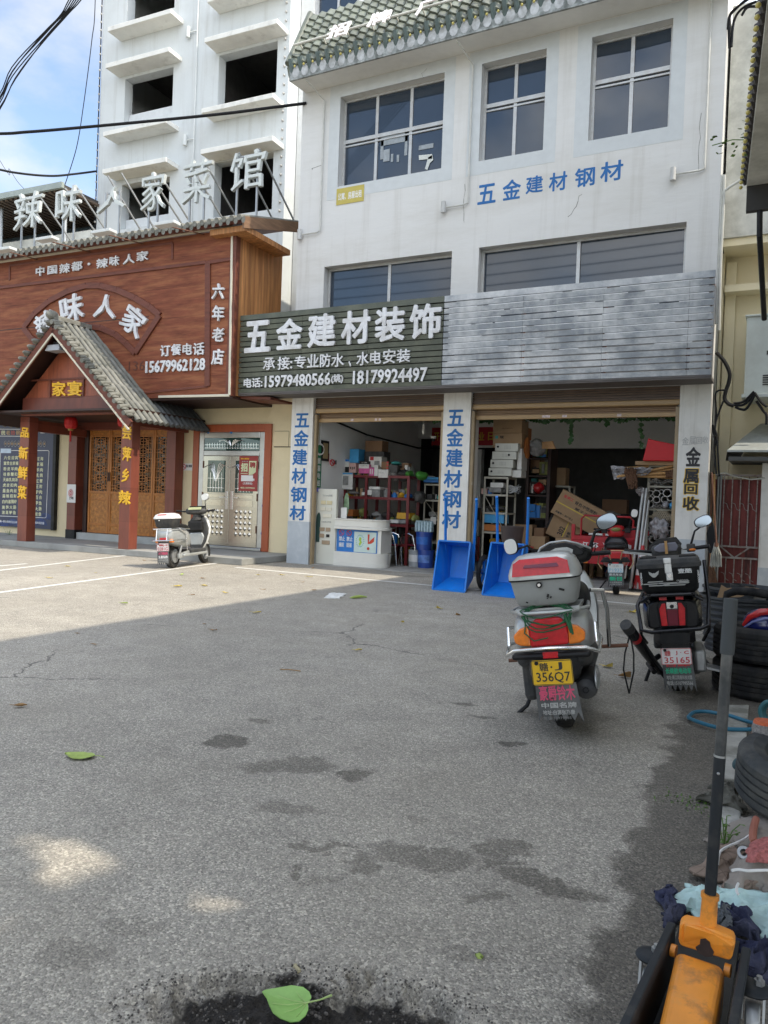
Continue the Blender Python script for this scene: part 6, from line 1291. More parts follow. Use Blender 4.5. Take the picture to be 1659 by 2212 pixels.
for x in(TX0-.3,TX0-3,TX0-6):m=MB();m.tube([(x,-.9,5),(x,-.9,c1.z-.1)],.05,8);m.build('canopy_post',galv,cn)

# ================================================================== RIGHT HAND SIDE
nb=thing('neighbour_building','cream walled neighbouring building with a weathered grey upper floor at the right of the shop','building',(1.5,14.0,0))
m=WM(nb);m.b2((-1.02,14.1,0),(7,14.4,7.5));m.b2((-1.02,13.8,2.6),(-.98,14.1,5.6));m.build('wall',cream_pale,nb)
m=WM(nb);m.b2((-.99,13.4,5.72),(7,14.4,9.4));m.build('upper_floor',old_wall,nb)
m=WM(nb);m.b2((-.99,13.45,5.6),(7,14.1,5.716));m.build('beam_soffit',cream_pale,nb)
m=WM(nb);m.b2((-.96,13.75,4.95),(7,14.097,5.06));m.b2((-.96,13.98,0),(-.8,14.096,5.5));m.build('cornice_band',cream_pale,nb)
wk=thing('workshop_building','grey building with a projecting tiled eave along the right edge of the forecourt','building',(4,6,0))
m=WM(wk);m.b2((2.2,3.3,0),(9,12.6,10.4));m.build('wall',old_wall,wk)
A=G(0,0)if 0 else None
e_far=PY(1613,392,11.0);e_near=Vector((-.27,7.2,e_far.z));dv=(e_near-e_far)/3.8;ez=e_far.z
m=WM(wk);pf=[(e_far.x,11.0),(e_far.x+dv.x*7,11.0+dv.y*7),(2.2,4.0),(2.2,11.0)]
m.prism(pf,ez-.10,ez-.02,'Z');m.build('eave_soffit',old_wall,wk)
m=WM(wk);m.b2((e_far.x+.01,10.9,ez-.42),(2.2,11.0,ez-.101));m.build('end_beam',mat('dark_end_beam',(.04,.038,.036),.7),wk)
m=WM(wk);m2=[];k=0.0
while k<6.8:
 p=e_far+dv*k;m.tube([p+Vector((-.05,0,.0)),p+Vector((.3,0,.22))],.06,8);m2.append(p+Vector((-.07,.05,-.05)));k+=.17
m.prism([(e_far.x-.01,11.0),(e_far.x+dv.x*6.8-.01,11+dv.y*6.8),(e_far.x+dv.x*6.8+.35,11+dv.y*6.8),(e_far.x+.35,11.0)],ez-.018,ez+.06,'Z');er=m.build('eave_tiles',mat('dark_brown_eave_tile',(.05,.042,.038),.6,var=.4,sc=6),wk);bulbs(er,m2,.05,MATS['amber_bulb'],wk.matrix_basis.inverted())
m=WM(wk);a=PY(1641,462,10.95);m.tube([(a.x,10.95,ez-.42),(a.x+.01,10.95,4.9),(PY(1651,690,12).x,12.0,PY(1651,690,12).z)],.035,8);m.build('black_duct',blackp,wk)
tw=MB();c=e_far+dv*1.2
for k in range(26):p=c+Vector((rnd.uniform(-.45,.0),rnd.uniform(-.2,.2),rnd.uniform(-.12,.2)));s_=.035;q=Matrix.Rotation(rnd.uniform(0,6),3,'Z')@Matrix.Rotation(rnd.uniform(-.7,.7),3,'X');tw.add([p+q@Vector(v)*s_ for v in((-1,0,0),(0,.6,0),(1,0,0),(0,-.6,0))],[(0,1,2,3)])
tw.tube([c,c+Vector((-.2,0,.04)),c+Vector((-.42,.02,.02))],.006,5);single('eave_sapling',tw,weed,'small green sapling growing out of the tiled eave at the upper right','plant')
# meter cabinet, awning, pillar, gate
cab_=thing('electric_cabinet','pale green white sheet metal cabinet with vent slots hanging on the cream wall','cabinet',(0,13.5,3.2));X0,Z0,X1,Z1=box_px(P_at(13.3),(1610,682,1700,850));cm=mat('pale_cabinet_paint',(.58,.63,.59),.45,var=.05,dirt=(.35,.35,.3),dsc=2,damt=.3)
m=WM(cab_);m.b2((X0,13.3,Z0),(X0+1.1,14.09,Z1));m.build('housing',cm,cab_,bev=.012);m=WM(cab_);m.b2((X0-.03,13.26,Z0-.06),(X0+1.13,14.09,Z0-.002));m.build('base_rail',cm,cab_,bev=.006);m=WM(cab_);m.b2((X0-.02,13.27,Z1-.0),(X0+1.12,14.09,Z1+.03));m.build('top_rail',cm,cab_,bev=.006)
m=WM(cab_)
for k in range(5):z=Z0+.13+k*.035;m.b2((X0+.26,13.285,z),(X0+.46,13.298,z+.018))
m.b2((X0+.3,13.285,Z0+.6),(X0+.42,13.298,Z0+.66));m.build('vent_slots',greyp,cab_)
aw=thing('metal_awning','small grey sheet metal awning above the rusty red gate','awning',(-.3,13.2,2.5));Y_=12.95;a=PY(1571,972,Y_);b=PY(1640,926,14.05)
m=WM(aw);m.add([(a.x,Y_,a.z),(.8,Y_,a.z),(.8,14.08,a.z+.52),(a.x+.42,14.08,a.z+.52),(a.x,Y_,a.z-.03),(.8,Y_,a.z-.03),(.8,14.08,a.z+.48),(a.x+.42,14.08,a.z+.48)],[(0,1,2,3),(4,5,6,7),(0,1,5,4),(1,2,6,5),(2,3,7,6),(3,0,4,7)]);m.build('sheet',mat('grey_awning_sheet',(.42,.45,.43),.5,.2,var=.12,dirt=(.2,.19,.16),dsc=2,damt=.5),aw)
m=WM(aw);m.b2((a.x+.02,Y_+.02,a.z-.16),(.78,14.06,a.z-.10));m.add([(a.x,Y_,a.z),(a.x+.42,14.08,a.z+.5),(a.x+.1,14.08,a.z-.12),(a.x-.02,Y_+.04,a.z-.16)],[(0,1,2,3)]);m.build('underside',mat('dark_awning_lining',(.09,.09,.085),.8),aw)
pl=thing('white_pillar','white rendered pillar right of the rusty red gate','pillar',(0,13.5,0));xg1=PY(1643,1100,13.5).x;m=WM(pl);m.b2((xg1,13.4,.5),(xg1+.6,14.0,a.z-.17));m.build('shaft',pil_m,pl);m=WM(pl);m.b2((xg1-.003,13.397,0),(xg1+.6,14.0,.5));m.build('grey_dado',dado_m,pl)
zq=zm(2780,1500,2.1164);Yg=13.55
gt=thing('metal_gate','rusty dark red gate with grey bars between the right pilaster and the white pillar','gate',(-.7,Yg,.1))
def PGt(x,y):return PY(*zq(x,y),Yg)
gx0,gx1,gz1=PGt(160,1000).x,xg1-.01,PGt(400,850).z;m=WM(gt);m.b2((gx0,Yg+.03,.1),(gx1,Yg+.05,PGt(400,885).z));m.build('sheet_panel',mat('rusty_red_sheet',(.17,.035,.03),.7,.1,var=.4,sc=4,st=(3,3,.5),dirt=(.02,.014,.012),dsc=2.4,damt=.85,edge=(.5,.68)),gt)
gm=mat('flaking_grey_paint',(.34,.31,.29),.6,.2,var=.15,dirt=(.16,.08,.05),dsc=14,damt=.7)
m=WM(gt);zz_=[.12,.62,.80,gz1]
for z in zz_:m.bar((gx0-.12 if z==gz1 else gx0+.1,Yg,z),(gx1,Yg,z),.03)
n=5
for i in range(n):x=gx0+.15+(gx1-gx0-.2)*i/(n-1);m.bar((x,Yg,.8),(x,Yg,gz1),.016);m.bar((x-.05,Yg,.12),(x-.05,Yg,.62),.016)
for i in range(n-1):
 x=gx0+.15+(gx1-gx0-.2)*i/(n-1);dx=(gx1-gx0-.2)/(n-1)
 for zc in(gz1-.5,.32):m.tube([(x,Yg-.004,zc+.06),(x+dx*.4,Yg-.004,zc+.04),(x+dx*.6,Yg-.004,zc-.04),(x+dx,Yg-.004,zc-.07)],.006,5)
xm=(gx0+gx1)/2
m.bar((gx0+.12,Yg,.8),(xm,Yg,.62),.022);m.bar((xm,Yg,.62),(gx1-.12,Yg,.8),.022)
m.build('bars',gm,gt);m=WM(gt);
for dx in(.06,.1):m.tube([(gx0+dx,Yg-.02,.02),(gx0+dx,Yg-.02,gz1)],.018,8)
m.build('gate_post',galv,gt)
m=MB();m.tube([PY(*zq(150,850),13.45),PY(*zq(250,828),13.45),PY(*zq(340,860),13.45),PY(*zq(480,885),13.45),PY(*zq(590,872),13.38)],.012,6);single('gate_cable',m,cable_w,'white cable drooping along the top of the rusty gate','cable')
def wire(px,Y,r_,m_,nm,lab,cat='cable',zf_=None,grp=None,lst=None):
 m=MB()
 for pts in([px]if lst is None else lst):
  q=[PY(*(zf_(*p)if zf_ else p),Y)for p in pts];s_=[]
  for i in range(len(q)-1):
   p0,p1,p2,p3=q[max(i-1,0)],q[i],q[i+1],q[min(i+2,len(q)-1)]
   for t in range(5):t/=5;s_.append(.5*((2*p1)+(p2-p0)*t+(2*p0-5*p1+4*p2-p3)*t*t+(3*p1-p0-3*p2+p3)*t**3))
  s_.append(q[-1]);m.tube(s_,r_,7)
 return single(nm,m,m_,lab,cat,grp)
wire(None,13.1,.03,cable,'cable_bundle','thick black cable bundle looping from the sign end towards the electric cabinet',zf_=zq,lst=[((180,-190),(245,-120),(292,-20),(285,60),(262,130),(250,200),(285,245),(330,260)),])
wire(None,13.15,.02,cable,'cable_bundle','fan of black cables gathered under the electric cabinet',zf_=zq,lst=[((325,255),(400,255),(450,220),(505,150)),((325,240),(410,225),(500,140)),((340,270),(390,290),(440,280),(510,160)),((505,150),(560,230),(610,270)),((520,220),(575,300),(605,340),(604,420))])
wire(None,13.05,.014,cable,'drop_cable','pair of black cables running down beside the right pilaster',zf_=zq,lst=[((262,130),(200,132),(172,175),(180,330),(168,480),(165,620),(180,840)),((240,220),(190,350),(168,450),(185,520),(195,700),(205,860)),((150,420),(165,540),(190,600))])
zs_=zm(2500,700,2.0105)
wire(None,13.02,.022,cable_w,'conduit','pale conduits climbing the right corner of the shop','conduit',zf_=zs_,lst=[((780,0),(772,160),(765,400),(745,800),(735,1200)),((800,0),(790,300),(770,700),(755,1250)),((965,20),(845,95),(790,140),(768,200))])
wire(None,13.0,.02,cable,'wire_cluster','tangle of dark wires at the upper right corner of the shop','wires',zf_=zm(2100,0,1.7068),lst=[((1395,330),(1395,130),(1440,60),(1530,-20)),((1385,200),(1400,100),(1460,40),(1560,-30)),((1410,320),(1425,150),(1480,60),(1580,10)),((1480,105),(1520,50),(1600,45))])
# overhead cables in the sky
for i in range(6):
 o=i-2.5;j=[rnd.uniform(-5,5)for _ in range(4)]
 wire([(-620,900+o*16),(-260,530+o*11),(-30,262+o*7),(30+j[0],160+o*5+j[1]),(95+j[2],82+o*3+j[3]),(140+o*3,30),(178+o*6,-25),(330+o*8,-260),(560+o*9,-640)],9.0,.009,cable,'overhead_cable',['lowest','second lowest','third lowest','third highest','second highest','highest'][5-i]+' strand of the black cable bundle in the upper left sky','cable',None,'cable bundle in the sky')
def wire3(px,r_,lab,Ys):
 m=MB();q=[PY(*p,y)for p,y in zip(px,Ys)];s_=[]
 for i in range(len(q)-1):
  p0,p1,p2,p3=q[max(i-1,0)],q[i],q[i+1],q[min(i+2,len(q)-1)]
  for t in range(8):t/=8;s_.append(.5*((2*p1)+(p2-p0)*t+(2*p0-5*p1+4*p2-p3)*t*t+(3*p1-p0-3*p2+p3)*t**3))
 m.tube(s_+[q[-1]],r_,8);return single('overhead_cable',m,cable,lab,'cable')
wire3([(-900,262),(-420,286),(-40,289),(60,285),(180,275),(320,262),(480,246),(590,232),(662,223)],.03,'thick black cable crossing the pale building front',(7.5,8.8,10,10.4,11,11.6,12.2,12.7,13))
wire3([(-700,180),(-300,300),(-30,360),(40,374),(110,380),(160,376),(207,370)],.03,'short black cable sagging to the left corner of the tall building',(9,11,13,14,15,16,16.9))
wire3([(212,-420),(206,-10),(198,90),(180,230),(165,320),(140,400)],.012,'thin dark wire hanging down beside the tall building',(16,16,16,16.2,16.3,16.4))
wire3([(-260,-120),(-10,330),(20,365),(40,395),(70,425)],.007,'thin white wire dropping towards the annex canopy',(16,16,16,16,16))
# hanging black cloth, mop, broom at the right pilaster
zq4=zm(2500,1600,2.766)
bc=MB();Yb=12.9;pts=[(975,1345),(1000,1460),(1012,1600),(985,1690),(930,1700),(905,1600),(900,1480),(930,1400)]
q=[PY(*zq4(*p),Yb)for p in pts];bc.prism([(p.x,p.z)for p in q],Yb,Yb+.06);single('black_cloth',bc,mat('black_cloth',(.012,.012,.013),.95),'black cloth hanging from the right pilaster corner','cloth',bev=.015)
mp_=thing('mop','grey string mop hanging upside down with its handle up by the right pilaster','mop',(PY(*zq4(1010,1700),12.8).x,12.8,.4));m=WM(mp_)
for k in range(46):a=PY(*zq4(1008+rnd.uniform(-18,18),1580),12.8);b=PY(*zq4(1008+rnd.uniform(-72,72),1845+rnd.uniform(-25,8)),12.8);md_=a.lerp(b,.5)+Vector(((b.x-a.x)*.35,rnd.uniform(-.05,.05),0));m.tube([a,md_,b],.006,5)
m.build('strings',mat('grey_mop_string',(.34,.34,.30),.9,var=.2),mp_);m=WM(mp_);a,b=PY(*zq4(1012,1580),12.8),PY(*zq4(960,800),12.9);m.tube([a,b],.013,7);m.tube([a,a+Vector((0,0,-.06))],.03,8);m.build('handle',rust,mp_)
br_=thing('broom','worn brown broom standing behind the mop by the right pilaster','broom',(PY(*zq4(985,2000),12.95).x,12.95,0));m=WM(br_);a,b=PY(*zq4(995,2080),12.95),PY(*zq4(960,1740),13.0)
for k in range(50):m.bar(b+Vector((rnd.uniform(-.03,.03),rnd.uniform(-.02,.02),-.12)),Vector((a.x+rnd.uniform(-.12,.10),12.95+rnd.uniform(-.05,.05),.01)),.008)
m.build('bristles',brist,br_);m=WM(br_);m.tube([b+Vector((0,0,-.15)),b+Vector((-.04,.05,.5))],.014,6);m.build('handle',broom,br_)
for i,(x,l_)in enumerate(((935,'dark wooden pole leaning nearest the pilaster corner'),(985,'pale wooden pole leaning left of the gate post'))):
 a,b=PY(*zq4(x,2030),13.1),PY(*zq4(x+25-20*i,820),13.3);m=MB();m.tube([(a.x,13.1,.01),b],.016,7);single('leaning_pole',m,rust if i==0 else broom,l_,'pole')

# ================================================================== TWO WHEELERS  (+Y forward, origin under the rear wheel)
def wheel(mb,c,r_,w_):
 mb.lathe([(r_*.62,-w_*.36),(r_*.86,-w_*.5),(r_*.96,-w_*.40),(r_,-w_*.12),(r_,w_*.12),(r_*.96,w_*.40),(r_*.86,w_*.5),(r_*.62,w_*.36)],c,'X',28)
def rim(mb,c,r_,w_,spokes=5):
 mb.lathe([(r_*.64,-w_*.34),(r_*.66,-w_*.2),(r_*.54,0),(r_*.66,w_*.2),(r_*.64,w_*.34)],c,'X',24);mb.cyl(c,r_*.2,w_*.9,'X',14)
 for k in range(spokes):
  a=2*math.pi*k/spokes;d=Vector((0,math.cos(a),math.sin(a)));mb.bar(Vector(c)+d*r_*.15,Vector(c)+d*r_*.6,w_*.35,r_*.12,up=(1,0,0))
def sect(y,w_,h_,zc,n=20,p=.62,top=1.0):
 out=[]
 for k in range(n):
  a=2*math.pi*k/n;ca,sa=math.cos(a),math.sin(a);q=lambda v:math.copysign(abs(v)**p,v)
  out.append((w_/2*q(ca)*(1-(1-top)*max(0,sa)),y,zc+h_/2*q(sa)))
 return out
def add_wheels(t,wb,r_=.225,w_=.1,front_w=.09,nsp=5):
 for(y,w2_,nm)in((0,w_,'rear_wheel'),(wb,front_w,'front_wheel')):
  m=MB();wheel(m,(0,y,r_),r_,w2_);o=m.build(nm,rubber,t);m=MB();rim(m,(0,y,r_),r_,w2_,nsp);m.build('rim',galv,o)
def mirror(t,base,head,w_,h_,housing,tilt=0,face=mirror_m,stem=.009,poly=None,tz=0):
 q=Matrix.Rotation(R(tz),3,'Z')@Matrix.Rotation(R(tilt),3,'Y');b,h=Vector(base),Vector(head)
 m=MB();m.tube([b,b.lerp(h,.35)+Vector((0,-.02,.05)),h+Vector((0,.02,-h_*.3))],[stem*1.3,stem,stem],8);st_=m.build('mirror_stem',blackp,t)
 m=MB();m.ell(h+Vector((0,.022,0)),(w_,.07,h_),20,12,q,.8);m.build('mirror_shell',housing,t);m=MB()
 pts=[]
 for k in range(24):a=2*math.pi*k/24;f=lambda v:math.copysign(abs(v)**.75,v);pts.append(h+Vector((0,-.0165,0))+q@Vector((w_*.44*f(math.cos(a)),0,h_*.44*f(math.sin(a)))))
 m.add(pts+[p+q@Vector((0,.006,0))for p in pts],[tuple(range(24)),tuple(range(47,23,-1))]+[(k,(k+1)%24,24+(k+1)%24,24+k)for k in range(24)]);m.build('mirror_face',face,t)
def plate(t,y,z0_,w_,h_,m_,rows_,tilt=0,dx=0):
 m=MB();m.loft([[(x+dx,y,z+z0_+h_/2)for x,z,_ in rrect(w_,h_,.012,3)],[(x+dx,y+.004,z+z0_+h_/2)for x,z,_ in rrect(w_,h_,.012,3)]],smooth=False);p=m.build('number_plate',m_,t)
 for s_,x0_,z0f,x1_,z1f,mm,b_ in rows_:mb=MB();text_xz(mb,s_,dx+w_*(x0_-.5),z0_+h_*z0f,dx+w_*(x1_-.5),z0_+h_*z1f,y-.003,.002,bold=b_);mb.build('characters',mm,p)
 m=MB()
 for k in range(4):a,b=[(-1,0),(1,0),(0,-1),(0,1)][k];m.box((dx+a*w_*.485,y-.0015,z0_+h_/2+b*h_*.47),(.003 if a else w_*.97,.002,.003 if b else h_*.94))
 m.build('plate_border',rows_[0][5],p)
 for sx in(-1,1):m=MB();m.cyl((dx+sx*w_*.36,y-.006,z0_+h_*.9),.011,.012,'Y',10);m.build('plate_bolt',blackp,p);return p
def mudflap(t,y,z0_,z1_,w_,rows_,teeth=5,dx=0,sk=.0):
 pts=[(dx-w_/2,z1_),(dx+w_/2,z1_),(dx+w_/2+sk,z0_)]
 for k in range(teeth*2):x=dx+w_/2+sk-(w_+sk)*(k+1)/(teeth*2);pts.append((x,z0_+(.055 if k%2==0 else .008)))
 m=MB();m.prism(pts,y,y+.005);f=m.build('mudflap',flap,t)
 for s_,x0_,z0f,x1_,z1f,mm,b_ in rows_:mb=MB();h_=z1_-z0_;text_xz(mb,s_,dx+w_*(x0_-.5),z0_+h_*z0f,dx+w_*(x1_-.5),z0_+h_*z1f,y-.003,.002,bold=b_);mb.build('lettering',mm,f)
def grips(t,y,z,hw,m_=blackp,lever=True,cx=0,ang=0,rise=0):
 c,s_=math.cos(R(ang)),math.sin(R(ang))
 for s in(-1,1):
  m=MB();a=Vector((cx+s*.1*c,y+s*.1*s_,z));b=Vector((cx+s*hw*c,y+s*hw*s_-.03,z-.0+rise));m.tube([a,a.lerp(b,.5),b],[.012,.017,.018],10);m.build('grip',m_,t)
  if lever:m=MB();m.tube([a+Vector((s*.06,.04,0)),a.lerp(b,.5)+Vector((0,.075,-.005)),b+Vector((0,.06,-.01))],[.008,.007,.008],7);m.build('brake_lever',chrome,t)

# ---- silver scooter with top box -----------------------------------------------------------------
p0=G(1224,1569);S=thing('scooter','silver scooter with scuffed grey top box, orange and red tail lamp and yellow number plate','scooter',(p0.x,p0.y,0),R(9),ry=R(-8.5))
add_wheels(S,1.26,.225,.105,.09)
m=MB();m.loft([sect(-.34,.26,.05,.60),sect(-.335,.36,.16,.60),sect(-.29,.42,.26,.60),sect(-.18,.45,.31,.60),sect(.0,.46,.34,.585),sect(.2,.44,.36,.55),sect(.42,.38,.34,.50),sect(.56,.28,.28,.44)]);m.build('rear_bodywork',silver,S,sub=1)
m=MB();m.loft([sect(-.30,.40,.12,.47),sect(-.2,.47,.16,.455),sect(.1,.48,.16,.44),sect(.5,.40,.12,.40)]);m.build('lower_skirt',greyp,S,sub=1)
m=MB();m.loft([sect(-.02,.32,.10,.76),sect(.06,.40,.22,.76),sect(.25,.43,.28,.74),sect(.45,.39,.24,.72),sect(.62,.28,.16,.70),sect(.68,.16,.06,.70)]);m.build('seat',blackp,S,sub=1)
m=MB();m.loft([sect(.10,.20,.12,.82),sect(.12,.30,.30,.84),sect(.17,.30,.32,.86),sect(.21,.22,.2,.86)]);m.build('seat_backrest',blackp,S,sub=1)
m=MB();m.box((0,.72,.27),(.34,.5,.06));m.build('footboard',greyp,S,bev=.02)
m=MB();m.loft([[(x,.92+abs(x)*-.0,.25)for x in(-.18,-.09,0,.09,.18)]+[(x,1.0,.25)for x in(.18,.09,0,-.09,-.18)],[(x*1.25,.98,.6)for x in(-.18,-.09,0,.09,.18)]+[(x*1.25,1.1-abs(x)*.3,.6)for x in(.18,.09,0,-.09,-.18)],[(x*.95,1.04,.92)for x in(-.18,-.09,0,.09,.18)]+[(x*.95,1.14-abs(x)*.3,.92)for x in(.18,.09,0,-.09,-.18)]]);m.build('leg_shield',silver,S,sub=1)
m=MB();m.loft([sect(1.02,.12,.3,.36),sect(1.16,.16,.22,.42),sect(1.38,.14,.12,.40),sect(1.46,.08,.05,.33)]);m.build('front_fender',silver,S,sub=1)
m=MB();
for s in(-1,1):m.tube([(s*.06,1.26,.225),(s*.06,1.08,.75)],.018,8)
m.build('fork',galv,S)
m=MB();m.loft([sect(.93,.24,.07,.965),sect(.96,.36,.13,.975),sect(1.04,.42,.16,.985),sect(1.13,.36,.14,.98),sect(1.2,.2,.1,.95)]);cw=m.build('handlebar_cowl',blackp,S,sub=1)
m=MB();m.prism([(-.18,.985),(-.15,1.045),(-.08,1.075),(.03,1.08),(.10,1.055),(.16,1.0),(.14,.975),(-.12,.965)],.90,.96);m.build('dash_hood',blackp,cw,bev=.012)
m=MB();m.prism([(-.12,.985),(-.10,1.02),(-.04,1.045),(.04,1.045),(.08,1.025),(.07,.99),(.0,.98)],.893,.9);m.build('dash_glass',clearlens,cw)
m=MB();m.tube([(-.19,.92,.99),(-.15,.905,1.055),(-.08,.90,1.087),(.03,.90,1.092),(.11,.905,1.065),(.2,.94,1.02)],.008,8);m.build('silver_edge',silver,cw)
grips(S,1.04,.975,.33)
mirror(S,(-.19,1.02,1.0),(-.375,.98,1.085),.105,.125,blackp,-8,whitep);mirror(S,(.19,1.03,1.02),(.33,.98,1.20),.155,.11,blackp,-18,stem=.011)
m=MB()
for(x0_,x1_)in((-.2,-.05),(.2,.06),(.22,.02)):m.tube([(x0_,1.0,.99),(x0_*1.1,.94,1.05),(x1_*2,.93,1.0),(x1_,.97,.9)],.0045,5)
m.build('brake_cable',cable,S)
# tail lamp
m=MB();m.prism([(-.112,.662),(-.065,.705),(.065,.707),(.112,.668),(.105,.552),(-.105,.545)],-.378,-.32);tl=m.build('tail_lamp',redlens,S,bev=.012)
for s in(-1,1):m=MB();m.prism([(s*.109,.668),(s*.16,.652),(s*.200,.615),(s*.195,.572),(s*.165,.556),(s*.105,.55)],-.372,-.30);m.build('turn_signal',orangelens,tl,bev=.01)
m=MB();m.box((0,-.385,.50),(.085,.02,.035));m.build('reflector',redlens,S,bev=.004);m=MB();m.loft([sect(-.375,.22,.18,.43),sect(-.25,.3,.24,.43)]);m.build('plate_holder',greyp,S)
m=MB();m.tube([(-.22,.05,.52),(-.26,-.18,.54),(-.255,-.34,.50),(-.2,-.40,.535),(0,-.42,.545),(.2,-.40,.535),(.26,-.34,.50),(.27,-.15,.54),(.235,.05,.56)],.010,9);gb=m.build('rear_guard_bar',chrome,S)
for s in(-1,1):m=MB();m.tube([(s*.25,-.25,.54),(s*.25,-.22,.64),(s*.24,-.05,.62)],.011,8);m.build('guard_loop',chrome,gb)
m=MB();m.tube([(.22,.1,.80),(.29,.14,.79),(.30,.22,.66),(.285,.3,.42)],.013,8);m.build('side_rail',chrome,S)
m=MB();m.box((0,-.345,.495),(.44,.10,.035));m.build('under_tray',blackp,S,bev=.02)
plate(S,-.400,.335,.225,.14,plate_y,(('赣',.2,.56,.42,.9,text_black,.01),('·',.47,.68,.52,.76,text_black,.01),('J',.57,.58,.76,.9,text_black,.006),('356Q7',.1,.08,.93,.52,text_black,.006)))
mudflap(S,-.392,.125,.345,.225,(('豪爵铃木',.08,.56,.95,.94,t_pink,.02),('中国名牌',.1,.37,.96,.51,t_grey,.02),('地址:白源张乃康',.12,.2,.9,.32,t_grey,.01),('电话:13979985',.12,.08,.8,.16,mat('worn_lettering',(.2,.2,.19),.7),.01)),5,.01,.02)
m=MB();m.lathe([(.001,-.02),(.03,-.02),(.056,0),(.062,.03),(.06,.4),(.03,.5),(.001,.5)],(.165,-.30,.285),'Y',18);mf=m.build('muffler',greyp,S);m=MB();m.lathe([(.012,-.03),(.018,-.03),(.018,.0)],(.165,-.30,.285),'Y',12);m.build('tail_pipe',blackp,mf);m=MB();m.ell((.225,-.2,.33),(.03,.28,.13));m.build('heat_shield',silver,mf)
m=MB();m.box((-.165,.1,.32),(.085,.52,.25));m.build('drive_case',greyp,S,bev=.03);m=MB();m.box((0,.28,.3),(.2,.35,.22));m.build('engine',greyp,S,bev=.03)
m=MB();m.tube([(-.2,.3,.2),(-.26,.22,.08),(-.33,.18,.03)],.013,7);m.build('side_stand',blackp,S);m=MB();m.tube([(.24,.3,.42),(.40,.3,.42)],.012,8);m.tube([(-.24,.3,.36),(-.36,.3,.36)],.012,8);m.build('foot_peg',rust,S)
m=MB();m.box((0,-.14,.745),(.36,.36,.025));m.tube([(-.2,.1,.73),(-.22,-.2,.735),(-.14,-.36,.735),(.14,-.36,.735),(.22,-.2,.735),(.2,.1,.73)],.012,8);m.build('luggage_rack',silver,S,bev=.004)
tb=MB()
def bring(z,w_,d_,r_=.07,cy=-.20):return[(x,y+cy,z)for x,y,_ in rrect(w_,d_,r_,5)]
tb.loft([bring(.772,.31,.27),bring(.785,.335,.30),bring(.85,.365,.335,.08),bring(.925,.385,.36,.08)]);bo=tb.build('top_box',silverbox,S,auto=50)
tb=MB();tb.loft([bring(.926,.40,.375,.08),bring(.955,.40,.375,.08),bring(.985,.385,.36,.085),bring(1.03,.35,.32,.09),bring(1.058,.29,.25,.09),bring(1.068,.2,.16,.07)]);lid=tb.build('box_lid',silver,bo,auto=50)
m=MB();m.loft([bring(.919,.402,.378,.08),bring(.928,.404,.38,.08)]);m.build('lid_seal',blackp,bo)
m=MB();m.add([(-.168,-.397,.950),(.158,-.397,.950),(.150,-.382,1.022),(.09,-.365,1.046),(-.12,-.365,1.046),(-.158,-.382,1.022),(-.155,-.37,.958),(.145,-.37,.958),(.12,-.33,1.02),(-.13,-.33,1.02)],[(0,1,2,5),(5,2,3,4),(1,7,8,2),(0,5,9,6),(2,8,3),(5,4,9),(4,3,8,9)]);m.build('red_reflector',redlens,lid,bev=.003)
m=MB();m.add([(-.10,-.3955,.995),(.10,-.3955,.99),(.09,-.386,1.012),(-.09,-.386,1.012)],[(0,1,2,3)]);m.build('reflector_crease',darklens,lid)
m=MB();m.lathe([(.0,-.012),(.017,-.012),(.017,.004)],(-.02,-.383,.895),'Y',16);lk=m.build('lock',blackp,bo);m=MB()
for(x,z,w_,h_)in((.02,.83,.012,.02),(.035,.82,.008,.012),(.015,.815,.006,.006),(-.10,.80,.012,.008),(.10,.86,.03,.012)):m.box((x,-.381+(.9-z)*.10,z),(w_,.002,h_),rot('Y',20))
m.build('scuff_mark',blackp,bo);m=MB();m.cyl((-.02,-.397,.895),.009,.005,'Y',12);m.build('lock_barrel',chrome,lk)
# green rope coiled on the rack
rp=MB()
for k in range(6):
 w_=rnd.uniform(.11,.15);z_=rnd.uniform(-.05,.02);ph_=rnd.uniform(0,6);rp.tube([Vector((w_*math.cos(R(a)),-.36+.03*math.sin(R(a))+rnd.uniform(-.004,.004),.735+z_*.8*(1-math.sin(R(a)))+.045*math.sin(R(a))+.008*math.sin(R(3*a)+ph_)))for a in range(0,360,20)],.0038,6,True)
rp.tube([(.10,-.38,.72),(.12,-.40,.66),(.13,-.40,.62)],.009,6);rp.tube([(.12,-.38,.70),(.13,-.4,.66),(.135,-.4,.61)],.007,6);rp.tube([(-.12,-.37,.7),(-.13,-.39,.63),(-.08,-.40,.585),(0,-.405,.60)],.004,6)
rp.v=[tuple(S.matrix_basis@Vector(p))for p in rp.v];single('green_rope',rp,green_rope,'green rope coiled round the rack under the grey top box','rope')

# ---- black electric bike -------------------------------------------------------------------------
p1_=G(1467,1491);B=thing('electric_bike','black electric bike with a square black top case beside the stacked tyres','electric bike',(p1_.x,p1_.y,0),R(7.5),ry=R(-7))
add_wheels(B,1.28,.22,.11,.09)
m=MB();m.loft([sect(-.30,.34,.20,.60,p=.25,top=.8),sect(-.15,.40,.27,.61,p=.25,top=.85),sect(.1,.42,.32,.60,p=.3,top=.9),sect(.4,.34,.3,.56,p=.4),sect(.55,.24,.22,.5)]);m.build('rear_bodywork',blackg,B,bev=.012)
m=MB();m.loft([sect(-.05,.3,.08,.76),sect(.1,.34,.12,.78),sect(.5,.3,.11,.76),sect(.66,.2,.06,.73)]);m.build('seat',blackp,B,sub=1)
m=MB();m.box((0,.72,.28),(.32,.5,.1));m.build('footboard',greyp,B,bev=.02)
m=MB();m.loft([sect(.92,.34,.2,.35,p=.5),sect(1.0,.38,.55,.55,p=.5),sect(1.08,.36,.6,.62,p=.5),sect(1.15,.26,.4,.62)]);m.build('leg_shield',blackg,B,sub=1)
